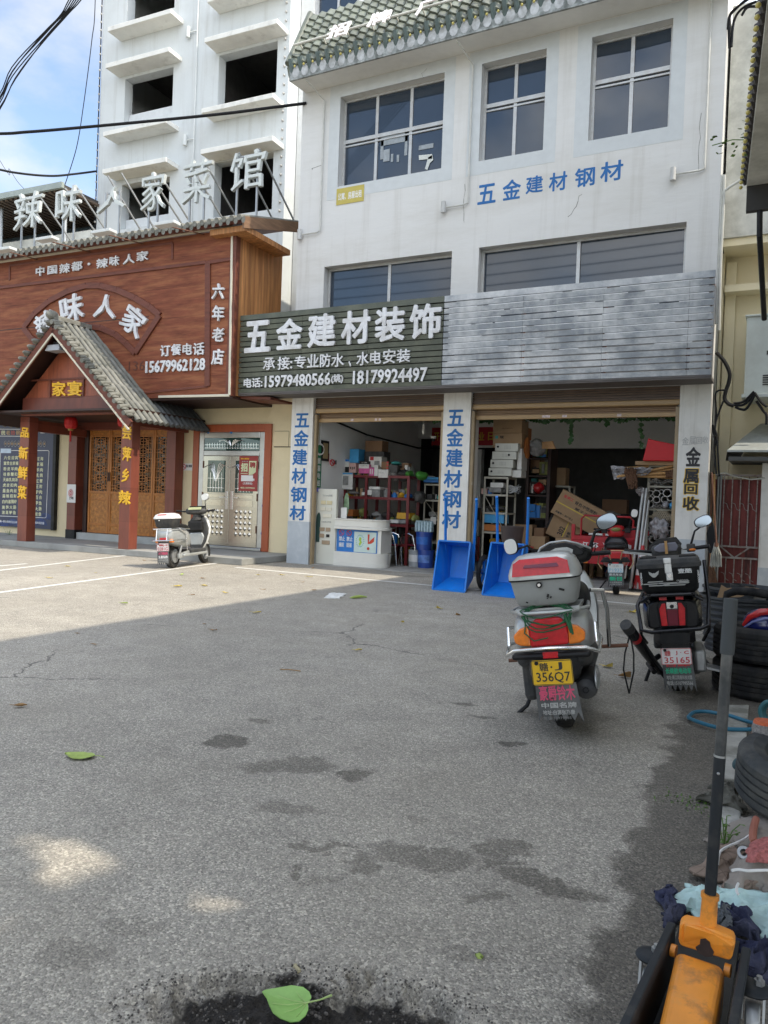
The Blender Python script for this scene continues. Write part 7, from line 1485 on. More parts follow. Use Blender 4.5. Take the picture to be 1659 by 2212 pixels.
m=MB();m.loft([sect(1.05,.12,.25,.36),sect(1.28,.13,.1,.46),sect(1.45,.1,.06,.36)]);m.build('front_fender',blackg,B,sub=1)
m=MB()
for s in(-1,1):m.tube([(s*.06,1.28,.22),(s*.06,1.1,.8)],.018,8)
m.build('fork',galv,B)
m=MB();m.loft([sect(.98,.22,.09,.98,p=.5),sect(1.05,.28,.13,.99,p=.5),sect(1.14,.2,.1,.98)]);cw=m.build('handlebar_cowl',greyp,B,sub=1)
m=MB();m.prism([(-.13,.985),(-.15,1.03),(-.06,1.095),(.09,1.10),(.13,1.04),(.11,.98)],1.06,1.075);m.build('windscreen',blackg,cw)
m=MB();m.prism([(-.095,.995),(-.10,1.02),(-.05,1.055),(.08,1.06),(.10,1.02),(.08,.985),(-.06,.98)],.962,.985);m.build('dash_glass',mat('dash_screen',(.20,.20,.24),.12,coat=.5),cw,bev=.006)
m=MB();m.box((.0,.95,1.02),(.022,.02,.11));m.build('taped_stick',broom,cw)
grips(B,1.04,.985,.35,ang=0,rise=.02);m=MB();m.box((.2,1.03,1.0),(.07,.06,.07));sw=m.build('switch_block',greyp,B,bev=.01);m=MB();m.ell((.21,.995,.985),(.055,.02,.022));m.build('switch_light',mat('orange_button',(.75,.2,.02),.3),sw)
m=MB();m.bar((.12,1.04,.96),(.2,1.03,1.03),.03,.04);m.bar((-.12,1.04,.96),(-.36,.98,1.0),.014,.02);m.build('silver_clamp',galv,B)
mirror(B,(.2,1.03,1.02),(.315,1.0,1.22),.15,.095,blackg,-20,stem=.008)
# tail light
m=MB();pts=[(-.088,.51),(-.10,.66),(-.075,.70),(.075,.70),(.10,.66),(.088,.51)];m.prism(pts,-.33,-.29);tl=m.build('tail_lamp_frame',blackp,B,bev=.012)
for s in(-1,1):m=MB();m.prism([(s*.038,.525),(s*.078,.525),(s*.085,.645),(s*.065,.682),(s*.042,.684)],-.337,-.331);m.build('tail_lamp',redlens,tl,bev=.004)
m=MB();m.prism([(-.034,.525),(.034,.525),(.036,.64),(-.036,.64)],-.336,-.331);m.build('lamp_centre',darklens,tl,bev=.004);m=MB();m.box((0,-.334,.668),(.07,.008,.045));m.build('silver_plate',chrome,tl);m=MB();m.cyl((0,-.342,.662),.014,.012,'Y',12);m.build('key_lock',blackp,tl)
m=MB();m.box((-.055,-.31,.715),(.05,.03,.02));m.box((.055,-.31,.715),(.05,.03,.02));m.build('upper_lamp',redlens,tl)
m=MB();m.tube([(-.14,-.05,.74),(-.17,-.3,.73),(-.13,-.37,.745),(.13,-.37,.745),(.17,-.3,.73),(.14,-.05,.74)],.012,8);m.tube([(-.2,-.1,.70),(-.2,-.32,.70),(-.14,-.33,.735)],.012,8);m.tube([(.2,-.1,.70),(.2,-.32,.70),(.14,-.33,.735)],.012,8);m.box((0,-.17,.748),(.32,.38,.02));m.build('luggage_rack',blackg,B)
m=MB();m.tube([(-.2,.05,.72),(-.235,-.2,.66),(-.215,-.34,.50),(-.15,-.355,.485),(.17,-.355,.50),(.225,-.34,.52),(.25,-.2,.68),(.25,-.02,.95)],.014,9);m.tube([(.25,-.2,.68),(.24,-.05,.45),(.2,.1,.35)],.012,8);m.tube([(-.235,-.2,.66),(-.23,-.05,.42),(-.2,.1,.34)],.012,8);m.build('guard_bar',blackg,B)
m=MB();m.loft([sect(-.36,.20,.08,.44,p=.4),sect(-.25,.28,.16,.46,p=.4)]);m.build('plate_holder',blackp,B);m=MB();m.box((0,-.33,.36),(.2,.02,.2));m.build('rear_fender',blackp,B,bev=.01)
plate(B,-.352,.255,.20,.115,plate_w,(('赣',.12,.52,.32,.88,t_red,.01),('J · C',.48,.58,.92,.84,t_red,.02),('35165',.1,.1,.93,.46,t_red,.004)))
mudflap(B,-.345,.06,.27,.20,(('日卸',.12,.86,.9,1.0,t_red,.05),('长续航电动车',.08,.62,.93,.82,t_green,.03),('地址:周江同是科技对面',.1,.43,.94,.57,t_grey,.012),('电话:15107995566',.1,.24,.95,.39,t_grey,.02)),6,.004,.012)
m=MB();m.box((.16,.05,.24),(.08,.42,.16));m.cyl((.13,0,.22),.1,.06,'X',20);m.build('hub_motor',galv,B,bev=.02);m=MB();m.tube([(-.12,.1,.24),(-.2,.0,.2),(-.16,-.12,.16)],.02,8);m.build('swing_arm',blackp,B);m=MB();m.tube([(.2,.1,.2),(.3,-.1,.1)],.012,7);m.build('swing_arm',blackp,B)
m=MB();m.box((.26,-.05,.17),(.2,.16,.015),rot('Y',15));m.build('foot_peg',galv,B);m=MB();m.tube([(-.16,.25,.2),(-.24,.2,.02)],.013,7);m.build('side_stand',blackp,B)
# top case
def cring(z,w_,d_,r_=.03,cy=-.20):return[(x,y+cy,z)for x,y,_ in rrect(w_,d_,r_,3)]
m=MB();m.loft([cring(.76,.34,.27),cring(.78,.375,.30),cring(.935,.41,.34)]);tc_=m.build('top_case',blackp,B,auto=30)
m=MB();m.loft([cring(.936,.43,.36),cring(.965,.435,.365),cring(.968,.42,.35),cring(.995,.41,.34),cring(1.005,.385,.31)]);lid=m.build('case_lid',greyp,tc_,auto=30)
m=MB()
for s in(-1,1):m.box((s*.13,-.30,1.01),(.11,.1,.014));m.box((s*.135,-.22,1.01),(.09,.03,.016))
m.build('lid_ribs',blackp,lid,bev=.003)
m=MB();m.box((-.005,-.385,.985),(.052,.03,.04));m.box((-.003,-.385,.935),(.048,.02,.075));m.box((.002,-.385,.875),(.045,.018,.06));la=m.build('latch',mat('latch_silver',(.62,.63,.62),.3,.6,var=.05),tc_,bev=.006);m=MB();m.cyl((.002,-.398,.88),.012,.008,'Y',12);m.build('latch_button',chrome,la)
yf=-.2-.155-.006
def ctext(s_,x0_,z0_,x1_,z1_,m_,bold=.03):mb=MB();k=((z0_+z1_)/2-.76)/.175*.02;text_xz(mb,s_,x0_,z0_,x1_,z1_,yf-.004-k,.003,bold=bold);mb.build('lettering',m_,tc_)
ctext('壹酷',.06,.893,.15,.925,t_white,.02);ctext('ONECOOL',.045,.838,.125,.849,t_grey,.03)
for s in(-1,1):mb=MB();put_text(mb,'ONECOOL',(s*.188-.004,-.378 if 1 else 0,.91),(0,0,-.09),(.012,0,0),.002,bold=.03);mb.build('lettering',t_white,tc_)
m=MB();m.prism([(-.135,.915),(-.105,.90),(-.10,.905),(-.095,.90),(-.065,.92),(-.07,.895),(-.08,.885),(-.09,.875),(-.10,.872),(-.11,.875),(-.12,.885),(-.13,.895)],yf-.022,yf-.016);m.build('wing_emblem',t_grey,tc_)
m=MB();mr_=MB()
for(x,z,w_,sk)in((-.10,.842,.10,.01),(-.13,.828,.09,.0),(-.02,.83,.12,.01),(.05,.826,.14,.0),(-.08,.815,.12,0),(.03,.813,.13,0),(-.03,.82,.05,.02),(.09,.835,.06,0)):
 (mr_ if rnd.random()<.5 else m).add([(x-w_/2,yf-.0135,z-.004),(x+w_/2,yf-.0135,z-.004),(x+w_/2+.01,yf-.014,z+.003),(x-w_/2+sk,yf-.014,z+.003)],[(0,1,2,3)])
m.build('grey_graphic',t_grey,tc_);mr_.build('red_graphic',t_red,tc_)
# rolled tube with strap
tu=thing('tube_bag','black padded tube with a red ring jutting out left of the black electric bike','tube',tuple(B.matrix_basis@Vector((-.3,0,0))));Mi=tu.matrix_basis.inverted()
A=hit(1352,1350,(0,1,0),(0,5.55,0));E=hit(1425,1450,(0,1,0),(0,6.1,0));d=(E-A);m=WM(tu);m.tube([A,A+d*.06,A+d*.2,A+d*.6,E],[.038,.042,.040,.036,.03],16);m.build('tube_body',blackg,tu);m=WM(tu);m.tube([A+d*.24,A+d*.30],[.0415,.041],16);m.build('red_ring',redp,tu);m=WM(tu);m.tube([A-d*.01,A+d*.1],[.041,.043],16);m.build('end_cap',greyp,tu)
m=WM(tu);F_=A+d*.12+Vector((0,0,-.02))
for sx in(-1,1):m.tube([F_,F_+Vector((sx*.03,0,-.14)),F_+Vector((sx*.035,0,-.26)),Vector((F_.x+.01,F_.y,.03))],.006,5)
m.build('strap',blackp,tu)
m=WM(tu);m.tube([E,E+Vector((.1,.05,-.12)),E+Vector((.2,.1,-.2))],.014,7);m.build('bracket',blackg,tu)

# ---- white electric scooter on the left ------------------------------------------------------------
p2_=G(373,1227);Sc=thing('electric_scooter','white and grey electric scooter with a white lidded top box parked before the restaurant','electric scooter',(p2_.x,p2_.y,0),R(15),ry=R(-4))
add_wheels(Sc,1.28,.215,.1,.085)
wh=whitep
m=MB();m.loft([sect(-.32,.18,.10,.60),sect(-.28,.34,.24,.58),sect(-.12,.42,.34,.57),sect(.1,.44,.38,.55),sect(.32,.40,.36,.51),sect(.5,.28,.24,.45)]);m.build('rear_bodywork',silver,Sc,sub=1)
m=MB();m.loft([sect(.02,.36,.24,.50),sect(.2,.42,.28,.50),sect(.38,.34,.22,.47),sect(.46,.2,.1,.45)]);m.build('side_panel',wh,Sc,sub=1)
m=MB();m.loft([sect(-.2,.3,.06,.745),sect(-.05,.34,.1,.755),sect(.35,.32,.1,.73),sect(.52,.22,.07,.66)]);m.build('seat',blackp,Sc,sub=1)
m=MB();m.box((0,.68,.275),(.36,.62,.07));m.build('footboard',greyp,Sc,bev=.02);m=MB();m.box((0,.55,.22),(.40,.95,.05));m.build('lower_rail',silver,Sc,bev=.02)
def shield(poly,y0_,tilt,th,k=1.0):
 m=MB();f=lambda z:y0_+tilt*(z-.28)
 a=[(x*k,f(z)-abs(x)*.12,z)for x,z in poly];b_=[(x*k,f(z)+th-abs(x)*.12,z)for x,z in poly];m.loft([a,b_],smooth=False);return m
SP=[(-.09,.27),(.09,.27),(.18,.42),(.225,.58),(.225,.68),(.17,.82),(.10,.91),(0,.93),(-.10,.91),(-.17,.82),(-.225,.68),(-.225,.58),(-.18,.42)]
shield(SP,.96,.17,.05).build('leg_shield',greyp,Sc,bev=.015);shield([(x*1.08,.29+(z-.29)*1.03)for x,z in SP],1.012,.17,.06).build('front_apron',wh,Sc,bev=.02)
m=MB();m.prism([(-.11,.36),(.11,.36),(.16,.52),(.12,.60),(-.12,.60),(-.16,.52)],.955,.99);m.build('floor_hump',silver,Sc,bev=.02)
m=MB();m.box((0,.955,.72),(.3,.08,.2));m.build('glove_tray',blackp,Sc,bev=.03)
m=MB();m.loft([sect(1.08,.1,.2,.34),sect(1.28,.13,.1,.45),sect(1.45,.08,.05,.34)]);m.build('front_fender',wh,Sc,sub=1)
m=MB();m.tube([(0,1.03,.85),(0,1.0,.98)],[.09,.06],14);m.build('steering_neck',greyp,Sc)
hd=MB();qz=Matrix.Rotation(R(18),3,'Z')
hd.loft([[tuple(qz@Vector(p)+Vector((0,1.0,0)))for p in sect(-.1,.22,.06,1.0)],[tuple(qz@Vector(p)+Vector((0,1.0,0)))for p in sect(-.06,.4,.12,1.0)],[tuple(qz@Vector(p)+Vector((0,1.0,0)))for p in sect(.04,.42,.15,1.01)],[tuple(qz@Vector(p)+Vector((0,1.0,0)))for p in sect(.13,.24,.1,1.0)]]);hc=hd.build('handlebar_cowl',greyp,Sc,sub=1)
m=MB();m.box((0,.94,1.055),(.24,.12,.02),qz@rot('X',20));m.build('dash_screen',mat('dash_lime',(.42,.44,.25),.25,coat=.4),hc,bev=.01);m=MB();m.box((.0,1.06,1.085),(.3,.06,.02),qz@rot('X',25));m.build('dash_visor',blackg,hc,bev=.008)
grips(Sc,1.0,.99,.36,ang=18,rise=.03);mirror(Sc,(.18,1.04,1.03),(.17,1.03,1.27),.15,.13,silver,-15,whitep,.007)
m=MB();m.prism([(-.07,.49),(.07,.49),(.06,.545),(-.06,.545)],-.325,-.27);m.build('tail_lamp',redlens,Sc,bev=.008)
for s in(-1,1):m=MB();m.box((s*.13,-.25,.49),(.06,.09,.06));m.build('turn_signal',orangelens,Sc,bev=.01)
m=MB();m.box((0,-.29,.40),(.2,.06,.2));m.build('rear_fender',greyp,Sc,bev=.02)
plate(Sc,-.335,.315,.225,.14,plate_w,(('赣J·E',.2,.58,.92,.88,t_red,.01),('0281G',.08,.1,.92,.5,t_red,.006)))
mudflap(Sc,-.33,.07,.32,.215,(('小刀电动车',.1,.72,.92,.94,t_pink,.03),('五星钻豹',.08,.48,.92,.68,t_white,.03),('刘宏总经销',.08,.32,.92,.43,t_grey,.02),('电话13207990528',.08,.2,.92,.28,t_grey,.02)),6)
m=MB();m.tube([(.2,.3,.68),(.215,-.1,.70),(.17,-.32,.70),(-.17,-.32,.70),(-.215,-.1,.70),(-.2,.3,.68)],.011,8);m.tube([(.215,-.12,.70),(.23,.1,.6),(.235,.12,.30)],.011,8);m.tube([(-.215,-.12,.70),(-.23,.1,.6),(-.235,.12,.30)],.011,8);m.tube([(.235,.1,.5),(.24,-.25,.50),(.16,-.37,.50),(-.16,-.37,.50),(-.24,-.25,.50),(-.235,.1,.5)],.011,8);m.tube([(.1,-.33,.69),(.1,-.37,.5)],.009,7);m.tube([(-.1,-.33,.69),(-.1,-.37,.5)],.009,7);m.build('rear_rack',chrome,Sc)
m=MB();m.lathe([(.001,.07),(.12,.06),(.13,0),(.12,-.06),(.001,-.07)],(0,0,.215),'X',24);m.build('hub_motor',galv,Sc);m=MB();m.box((.12,.2,.23),(.06,.42,.09),rot('X',6));m.build('swing_arm',silver,Sc,bev=.02);m=MB();m.tube([(.13,.02,.25),(.15,.08,.42)],.022,10);m.build('shock_absorber',galv,Sc);m=MB();m.tube([(-.14,.3,.2),(-.25,.22,.02)],.012,7);m.build('side_stand',galv,Sc)
m=MB();m.loft([[(x,y-.13,.715)for x,y,_ in rrect(.28,.26,.06,4)],[(x,y-.13,.74)for x,y,_ in rrect(.33,.31,.07,4)],[(x,y-.13,.875)for x,y,_ in rrect(.385,.36,.08,4)]]);tb2=m.build('top_box',greyp,Sc,auto=40)
m=MB();m.loft([[(x,y-.13,.876)for x,y,_ in rrect(.40,.375,.08,4)],[(x,y-.13,.90)for x,y,_ in rrect(.40,.375,.08,4)],[(x,y-.13,.95)for x,y,_ in rrect(.36,.33,.1,4)],[(x,y-.13,.975)for x,y,_ in rrect(.24,.2,.08,4)]]);l2=m.build('box_lid',wh,tb2,auto=40)
m=MB();m.prism([(-.14,.92),(.06,.935),(.08,.955),(-.08,.955),(-.11,.93)],-.302,-.29);m.build('red_stripe',redlens,l2);m=MB();m.cyl((-.06,-.315,.85),.012,.01,'Y',10);m.build('lock',chrome,tb2)

# ---- red scooter in the right bay ----------------------------------------------------------------
p3_=G(1331,1284);Rd=thing('electric_scooter','dark red electric scooter with a pale blue number plate parked at the right shutter bay','electric scooter',(p3_.x,p3_.y,0),R(10),ry=R(-3))
add_wheels(Rd,1.25,.215,.1,.085)
m=MB();m.loft([sect(-.3,.16,.05,.60),sect(-.26,.34,.2,.60),sect(-.1,.42,.28,.58),sect(.15,.42,.32,.56),sect(.45,.3,.26,.5),sect(.55,.18,.14,.45)]);m.build('rear_bodywork',redp,Rd,sub=1)
m=MB();m.prism([(-.23,.52),(.23,.52),(.17,.60),(-.17,.60)],-.305,-.26);m.build('tail_garnish',blackg,Rd,bev=.01);m=MB();m.box((0,-.31,.625),(.2,.02,.09));m.build('tail_panel',redlens,Rd,bev=.008);m=MB();m.box((0,-.315,.505),(.09,.02,.03));m.build('tail_lamp',redlens,Rd)
m=MB();m.loft([sect(-.18,.3,.06,.74),sect(.0,.36,.12,.76),sect(.4,.32,.12,.74),sect(.58,.2,.06,.68)]);m.build('seat',blackp,Rd,sub=1);m=MB();m.tube([(-.19,.0,.72),(-.2,-.25,.70),(-.12,-.34,.70),(.12,-.34,.70),(.2,-.25,.70),(.19,0,.72)],.011,8);m.build('grab_rail',mat('bronze_rail',(.35,.25,.14),.3,.8),Rd)
for s in(-1,1):m=MB();m.tube([(s*.1,-.33,.69),(s*.07,-.335,.56)],.008,6);m.tube([(s*.24,-.05,.66),(s*.26,-.28,.5),(s*.2,-.3,.42)],.01,7);m.build('guard_bar',MATS['bronze_rail'],Rd)
m=MB();m.box((0,.7,.27),(.34,.55,.08));m.build('footboard',blackp,Rd,bev=.02)
m=MB();m.loft([sect(.92,.3,.2,.38),sect(1.0,.44,.5,.6),sect(1.1,.38,.55,.66),sect(1.17,.2,.3,.66)]);m.build('leg_shield',blackg,Rd,sub=1);m=MB();m.loft([sect(1.0,.1,.1,.95),sect(1.04,.3,.22,.95),sect(1.16,.3,.2,.98),sect(1.24,.12,.1,.95)]);cw=m.build('headlamp_cowl',redp,Rd,sub=1);m=MB();m.ell((0,1.0,.99),(.16,.04,.07));m.build('dash',mat('olive_dash',(.2,.2,.05),.2),cw)
m=MB();m.loft([sect(1.05,.1,.2,.34),sect(1.25,.12,.1,.45),sect(1.42,.08,.05,.34)]);m.build('front_fender',redp,Rd,sub=1)
grips(Rd,1.02,.97,.36,rise=.03);m=MB();m.box((-.19,1.0,.97),(.09,.08,.08));m.box((.19,1.0,.97),(.09,.08,.08));m.build('switch_block',blackp,Rd,bev=.01)
mirror(Rd,(.2,1.03,1.0),(.30,1.0,1.26),.115,.15,blackp,10,whitep,.007);mirror(Rd,(-.2,1.03,1.0),(-.10,1.02,1.16),.12,.10,blackp,0,stem=.007)
plate(Rd,-.335,.365,.225,.135,plate_w,(('P1932',.08,.1,.92,.48,t_lblue,.01),('江西',.3,.62,.7,.85,t_grey,.01)))
mudflap(Rd,-.33,.13,.37,.225,(('曾氏车业',.08,.78,.92,.94,t_white,.02),('新日',.1,.46,.9,.74,t_green,.05),('好品质真服务',.1,.3,.9,.42,t_grey,.02),('0799-6787',.1,.18,.9,.27,t_grey,.02)),6)
m=MB();m.box((0,-.27,.45),(.2,.06,.18));m.build('rear_fender',blackp,Rd,bev=.02);m=MB();m.tube([(.12,.05,.25),(.15,.1,.45)],.025,10);m.build('shock_absorber',galv,Rd);m=MB();m.tube([(-.15,.25,.2),(-.26,.15,.06)],.012,7);m.build('side_stand',blackp,Rd)

# ---- red cargo tricycle ---------------------------------------------------------------------------
TY=14.0;a=PY(1233,1180,TY);zt0=PY(1280,1158,TY).z;zt1=PY(1280,1194,TY).z;zt2=PY(1280,1218,TY).z;W_=1.12;X0=a.x
tr=thing('cargo_tricycle','red cargo tricycle loaded with tilted cartons behind the dark red scooter','tricycle',(X0+W_/2,TY,.012));tred=mat('tricycle_red',(.50,.012,.022),.4,var=.15,sc=5,dirt=(.12,.03,.02),dsc=4,damt=.4)
m=WM(tr);m.b2((X0,TY,zt1),(X0+W_,TY+.03,zt0));
for k in range(3):z=zt1+(zt0-zt1)*(k+.5)/3;m.b2((X0+.02,TY-.012,z-.03),(X0+W_-.02,TY-.001,z+.03))
tg=m.build('tailgate',tred,tr,bev=.006)
m=WM(tr);m.b2((X0,TY+.031,zt1),(X0+.03,TY+1.6,zt0));m.b2((X0+W_-.03,TY+.031,zt1),(X0+W_,TY+1.6,zt0));m.b2((X0,TY+1.6,zt1),(X0+W_,TY+1.63,zt0+.1));m.b2((X0,TY+.031,zt1-.03),(X0+W_,TY+1.63,zt1-.001));m.build('cargo_bed',tred,tr)
m=WM(tr);m.b2((X0,TY-.002,zt0),(X0+.06,TY+.05,zt0+.2));m.b2((X0+W_-.06,TY-.002,zt0),(X0+W_,TY+.05,zt0+.2));m.build('corner_post',tred,tr)
zr_=PY(1330,1116,TY).z;m=WM(tr)
for(xa_,xb_)in((X0+.16,X0+W_*.52),(X0+W_*.5,X0+W_-.05)):m.tube([(xa_,TY+.06,zt0),(xa_,TY+.06,zr_-.06),(xa_+.06,TY+.06,zr_),(xb_-.06,TY+.06,zr_),(xb_,TY+.06,zr_-.06),(xb_,TY+.06,zt0)],.018,8)
m.build('rail',tred,tr)
m=WM(tr);m.b2((X0+.05,TY+.05,zt2),(X0+W_-.05,TY+.1,zt1-.031));m.b2((X0+.1,TY+.12,zt2+.02),(X0+W_-.1,TY+2.0,zt2+.1));m.build('chassis',tred,tr)
for s,x in((-1,X0+.06),(1,X0+W_-.06)):m=WM(tr);wheel(m,(x,TY+.35,.24),.23,.12);m.build('wheel',rubber,tr)
m=WM(tr);wheel(m,(X0+W_/2,TY+2.3,.24),.23,.1);m.build('front_wheel',rubber,tr);m=WM(tr);m.tube([(X0+W_/2,TY+2.3,.24),(X0+W_/2,TY+2.15,1.0)],.03,8);m.tube([(X0+W_/2-.35,TY+2.0,1.05),(X0+W_/2,TY+2.12,1.0),(X0+W_/2+.35,TY+2.0,1.05)],.015,8);m.build('steering_fork',blackp,tr)
m=WM(tr);m.box((X0+.25,TY+.03,zt2+.03),(.12,.03,.05));m.build('tail_lamp',orangelens,tr)
for s_,f0,f1 in(('江',.19,.29),('苏',.34,.44),('宗',.71,.81),('申',.86,.95)):mb=WM(tr);text_xz(mb,s_,X0+W_*f0,zt1+.09,X0+W_*f1,zt0-.11,TY-.015,.003,bold=.04);mb.build('lettering',t_white,tg)
m=WM(tr);cx_,cz_=X0+W_*.57,(zt0+zt1)/2;m.prism([(cx_-.07,cz_+.05),(cx_-.02,cz_+.01),(cx_,cz_+.03),(cx_+.02,cz_+.01),(cx_+.07,cz_+.05),(cx_+.04,cz_-.01),(cx_+.05,cz_-.06),(cx_,cz_-.03),(cx_-.05,cz_-.06),(cx_-.04,cz_-.01)],TY-.0165,TY-.0135);m.build('emblem',t_white,tg)
m=WM(tr);m.b2((X0+.3,TY+.05,zt0+.02),(X0+W_-.3,TY+.3,zt0+.05));m.build('white_strip',whitep,tr)
# traffic cone
cn=thing('traffic_cone','red and white traffic cone standing by the pipe rack','cone',(PY(1388,1190,13.2).x,13.2,.012));m=MB();m.box((0,0,.015),(.34,.34,.03));m.build('base',blackp,cn,bev=.01)
for(z0_,z1_,mm)in((.03,.25,redp),(.25,.40,t_white),(.40,.55,redp),(.55,.62,t_white),(.62,.74,redp)):m=MB();f=lambda z:.13-.105*(z-.03)/.71;m.lathe([(f(z0_),z0_),(f(z1_),z1_)]+([(.001,z1_)]if z1_>.7 else[]),(0,0,0),'Z',18);m.build('cone_band',mm,cn)

# ================================================================== BLUE BARROWS
def barrow(name_lab,ql,qr,bl_,br_,hl,hr,htop,loc_y):
 """tub standing on its front lip, open side towards the street; pixel corners give width and height on the plane Y"""
 Y=loc_y;TL,TR,BL,BR=PY(*ql,Y+.22),PY(*qr,Y+.22),PY(*bl_,Y),PY(*br_,Y);t=thing('hand_barrow',name_lab,'barrow',((BL.x+BR.x)/2,Y+.3,0),group='blue steel barrows');m=WM(t)
 BL.z=BR.z=.012;TL.z=TR.z=(TL.z+TR.z)/2;w_=BR.x-BL.x
 F4=[BL,BR,TR,TL];dp=.40;Bk=[Vector((BL.x+w_*.16,Y+dp+.06,.17)),Vector((BR.x-w_*.12,Y+dp+.06,.17)),Vector((TR.x-w_*.12,Y+dp+.2,TR.z-.1)),Vector((TL.x+w_*.14,Y+dp+.2,TL.z-.1))]
 ctr=sum(F4+Bk,Vector())/8
 def shell(q):
  n=(q[1]-q[0]).cross(q[2]-q[0]).normalized();n=n if n.dot(sum(q,Vector())/4-ctr)>0 else-n;lo=[p for p in q];up=[p+n*.012 for p in q]
  m.add(lo+up,[(0,1,2,3),(4,5,6,7)]+[(k,(k+1)%4,4+(k+1)%4,4+k)for k in range(4)])
 shell(Bk);shell([BL,BR,Bk[1],Bk[0]]);shell([BR,TR,Bk[2],Bk[1]]);shell([TR,TL,Bk[3],Bk[2]]);shell([TL,BL,Bk[0],Bk[3]]);m.build('tub',barrow_b,t)
 m=WM(t)
 for a,b in zip(F4,F4[1:]+F4[:1]):m.bar(a,b,.022)
 m.build('rim_bar',barrow_b,t)
 for q,x_ in((hl,TL.x+.03),(hr,TR.x-.02)):
  top=PY(*q,Y+.36);m=WM(t);m.tube([(x_,Y+.45,.3),(x_+.005,Y+.42,TL.z*.7),(top.x,Y+.38,top.z-.06),(top.x+.01,Y+.33,top.z)],.022,10);m.build('handle',barrow_b,t)
 for s,x in((-1,BL.x-.05),(1,BR.x+.07)):
  m=WM(t);c=(x,Y+.60,.27);m.lathe([(.21,-.028),(.245,-.034),(.268,-.02),(.27,0),(.268,.02),(.245,.034),(.21,.028)],c,'X',28);w0=m.build('wheel',rubber,t);m=WM(t);m.lathe([(.2,-.02),(.212,-.026),(.205,0),(.212,.026),(.2,.02)],c,'X',24);m.cyl(c,.035,.07,'X',12)
  for k in range(5):a_=2*math.pi*k/5+.3;d=Vector((0,math.cos(a_),math.sin(a_)));m.bar(Vector(c)+d*.03,Vector(c)+d*.205,.03,.04,up=(1,0,0))
  m.build('rim',barrow_b,w0)
 m=WM(t);m.tube([(BL.x-.05,Y+.60,.27),(BR.x+.07,Y+.60,.27)],.012,8);m.build('axle',galv,t)
barrow('first blue steel barrow, tipped on its lip in front of the pilaster between the bays',(948,1168),(1016,1171),(934,1273),(1004,1279),(962,1074),(1029,1078),0,10.75)
barrow('second blue steel barrow, half hidden behind the top box of the silver scooter',(1062,1172),(1132,1176),(1042,1284),(1112,1291),(1073,1073),(1141,1076),0,10.65)

# ================================================================== FOREGROUND
def tyre(mb,c,r_,w_,rin=None,q=None,grooves=4,sag=0):
 rin=rin or r_*.58;pr=[(rin,-w_*.36),(rin+.015,-w_*.44),((rin+r_)/2,-w_*.5),(r_*.93,-w_*.47),(r_*.975,-w_*.40)]
 n=grooves
 for k in range(n+1):
  a=-w_*.36+w_*.72*k/(n+1);b=-w_*.36+w_*.72*(k+1)/(n+1);g_=.01
  pr+=[(r_*(1-.012*abs((a+b)/w_)),a+(g_/2 if k else 0)),(r_*(1-.012*abs((a+b)/w_)),b-(g_/2 if k<n else 0))]
  if k<n:pr+=[(r_-.012,b-g_/2+.001),(r_-.012,b+g_/2-.001)]
 pr+=[(r_*.975,w_*.40),(r_*.93,w_*.47),((rin+r_)/2,w_*.5),(rin+.015,w_*.44),(rin,w_*.36),(rin+.02,w_*.2),(r_*.9,w_*.1),(r_*.9,-w_*.1),(rin+.02,-w_*.2),(rin,-w_*.36)]
 mb.lathe(pr,c,'Z',44,q);return mb
TC=(-.06,6.36)
m=MB();tyre(m,(TC[0],TC[1],.125),.36,.25,.21);single('car_tyre',m,rubber,'lower dusty black tyre of the stack at the right edge','tyre','stacked tyres at the right edge',auto=25)
m=MB();tyre(m,(TC[0]+.005,TC[1]-.02,.377),.365,.25,.21,rot('X',-2));single('car_tyre',m,rubber,'upper tyre of the stack at the right edge, holding a blue and red helmet','tyre','stacked tyres at the right edge',auto=25)
hl=thing('motorbike_helmet','dark blue helmet with a red band lying inside the upper tyre','helmet',(TC[0]-.01,TC[1]-.08,.42));m=MB();m.ell((0,0,.10),(.30,.26,.24),24,16);m.build('shell',mat('dark_blue_gloss',(.012,.018,.11),.15,var=.1,coat=.6),hl)
m=MB();m.tube([(-.14,-.06,.09),(-.10,-.085,.155),(-.03,-.095,.20),(.06,-.085,.215),(.13,-.05,.19)],[.012,.022,.026,.024,.012],10);m.build('red_band',mat('bright_red_band',(.60,.03,.03),.25,coat=.4),hl);m=MB();m.tube([(-.14,-.08,.07),(-.08,-.112,.125),(0,-.12,.16),(.1,-.10,.17)],[.006,.01,.011,.007],8);m.build('pale_band',mat('pale_violet_band',(.2,.22,.45),.3),hl)
m=MB();q=[PY(*p,6.75)for p in((1566,1296),(1570,1284),(1590,1276),(1620,1278),(1650,1283),(1700,1290))];m.tube(q,[.018,.03,.034,.034,.034,.034],12);single('rubber_strip',m,rubber,'curved strip of cut tyre lying on the far rim of the upper tyre','rubber strip')
m=MB();q=[PY(*p,6.95)for p in((1549,1291),(1558,1264),(1570,1271),(1612,1268),(1640,1272),(1600,1290))];m.prism([(p.x,p.z)for p in q],6.95,6.98);single('cardboard_scrap',m,cardb,'torn light brown cardboard scrap behind the upper tyre','cardboard')
tubm=mat('black_rubber_tub',(.022,.025,.03),.45,var=.2,dirt=(.08,.085,.09),dsc=4,damt=.4)
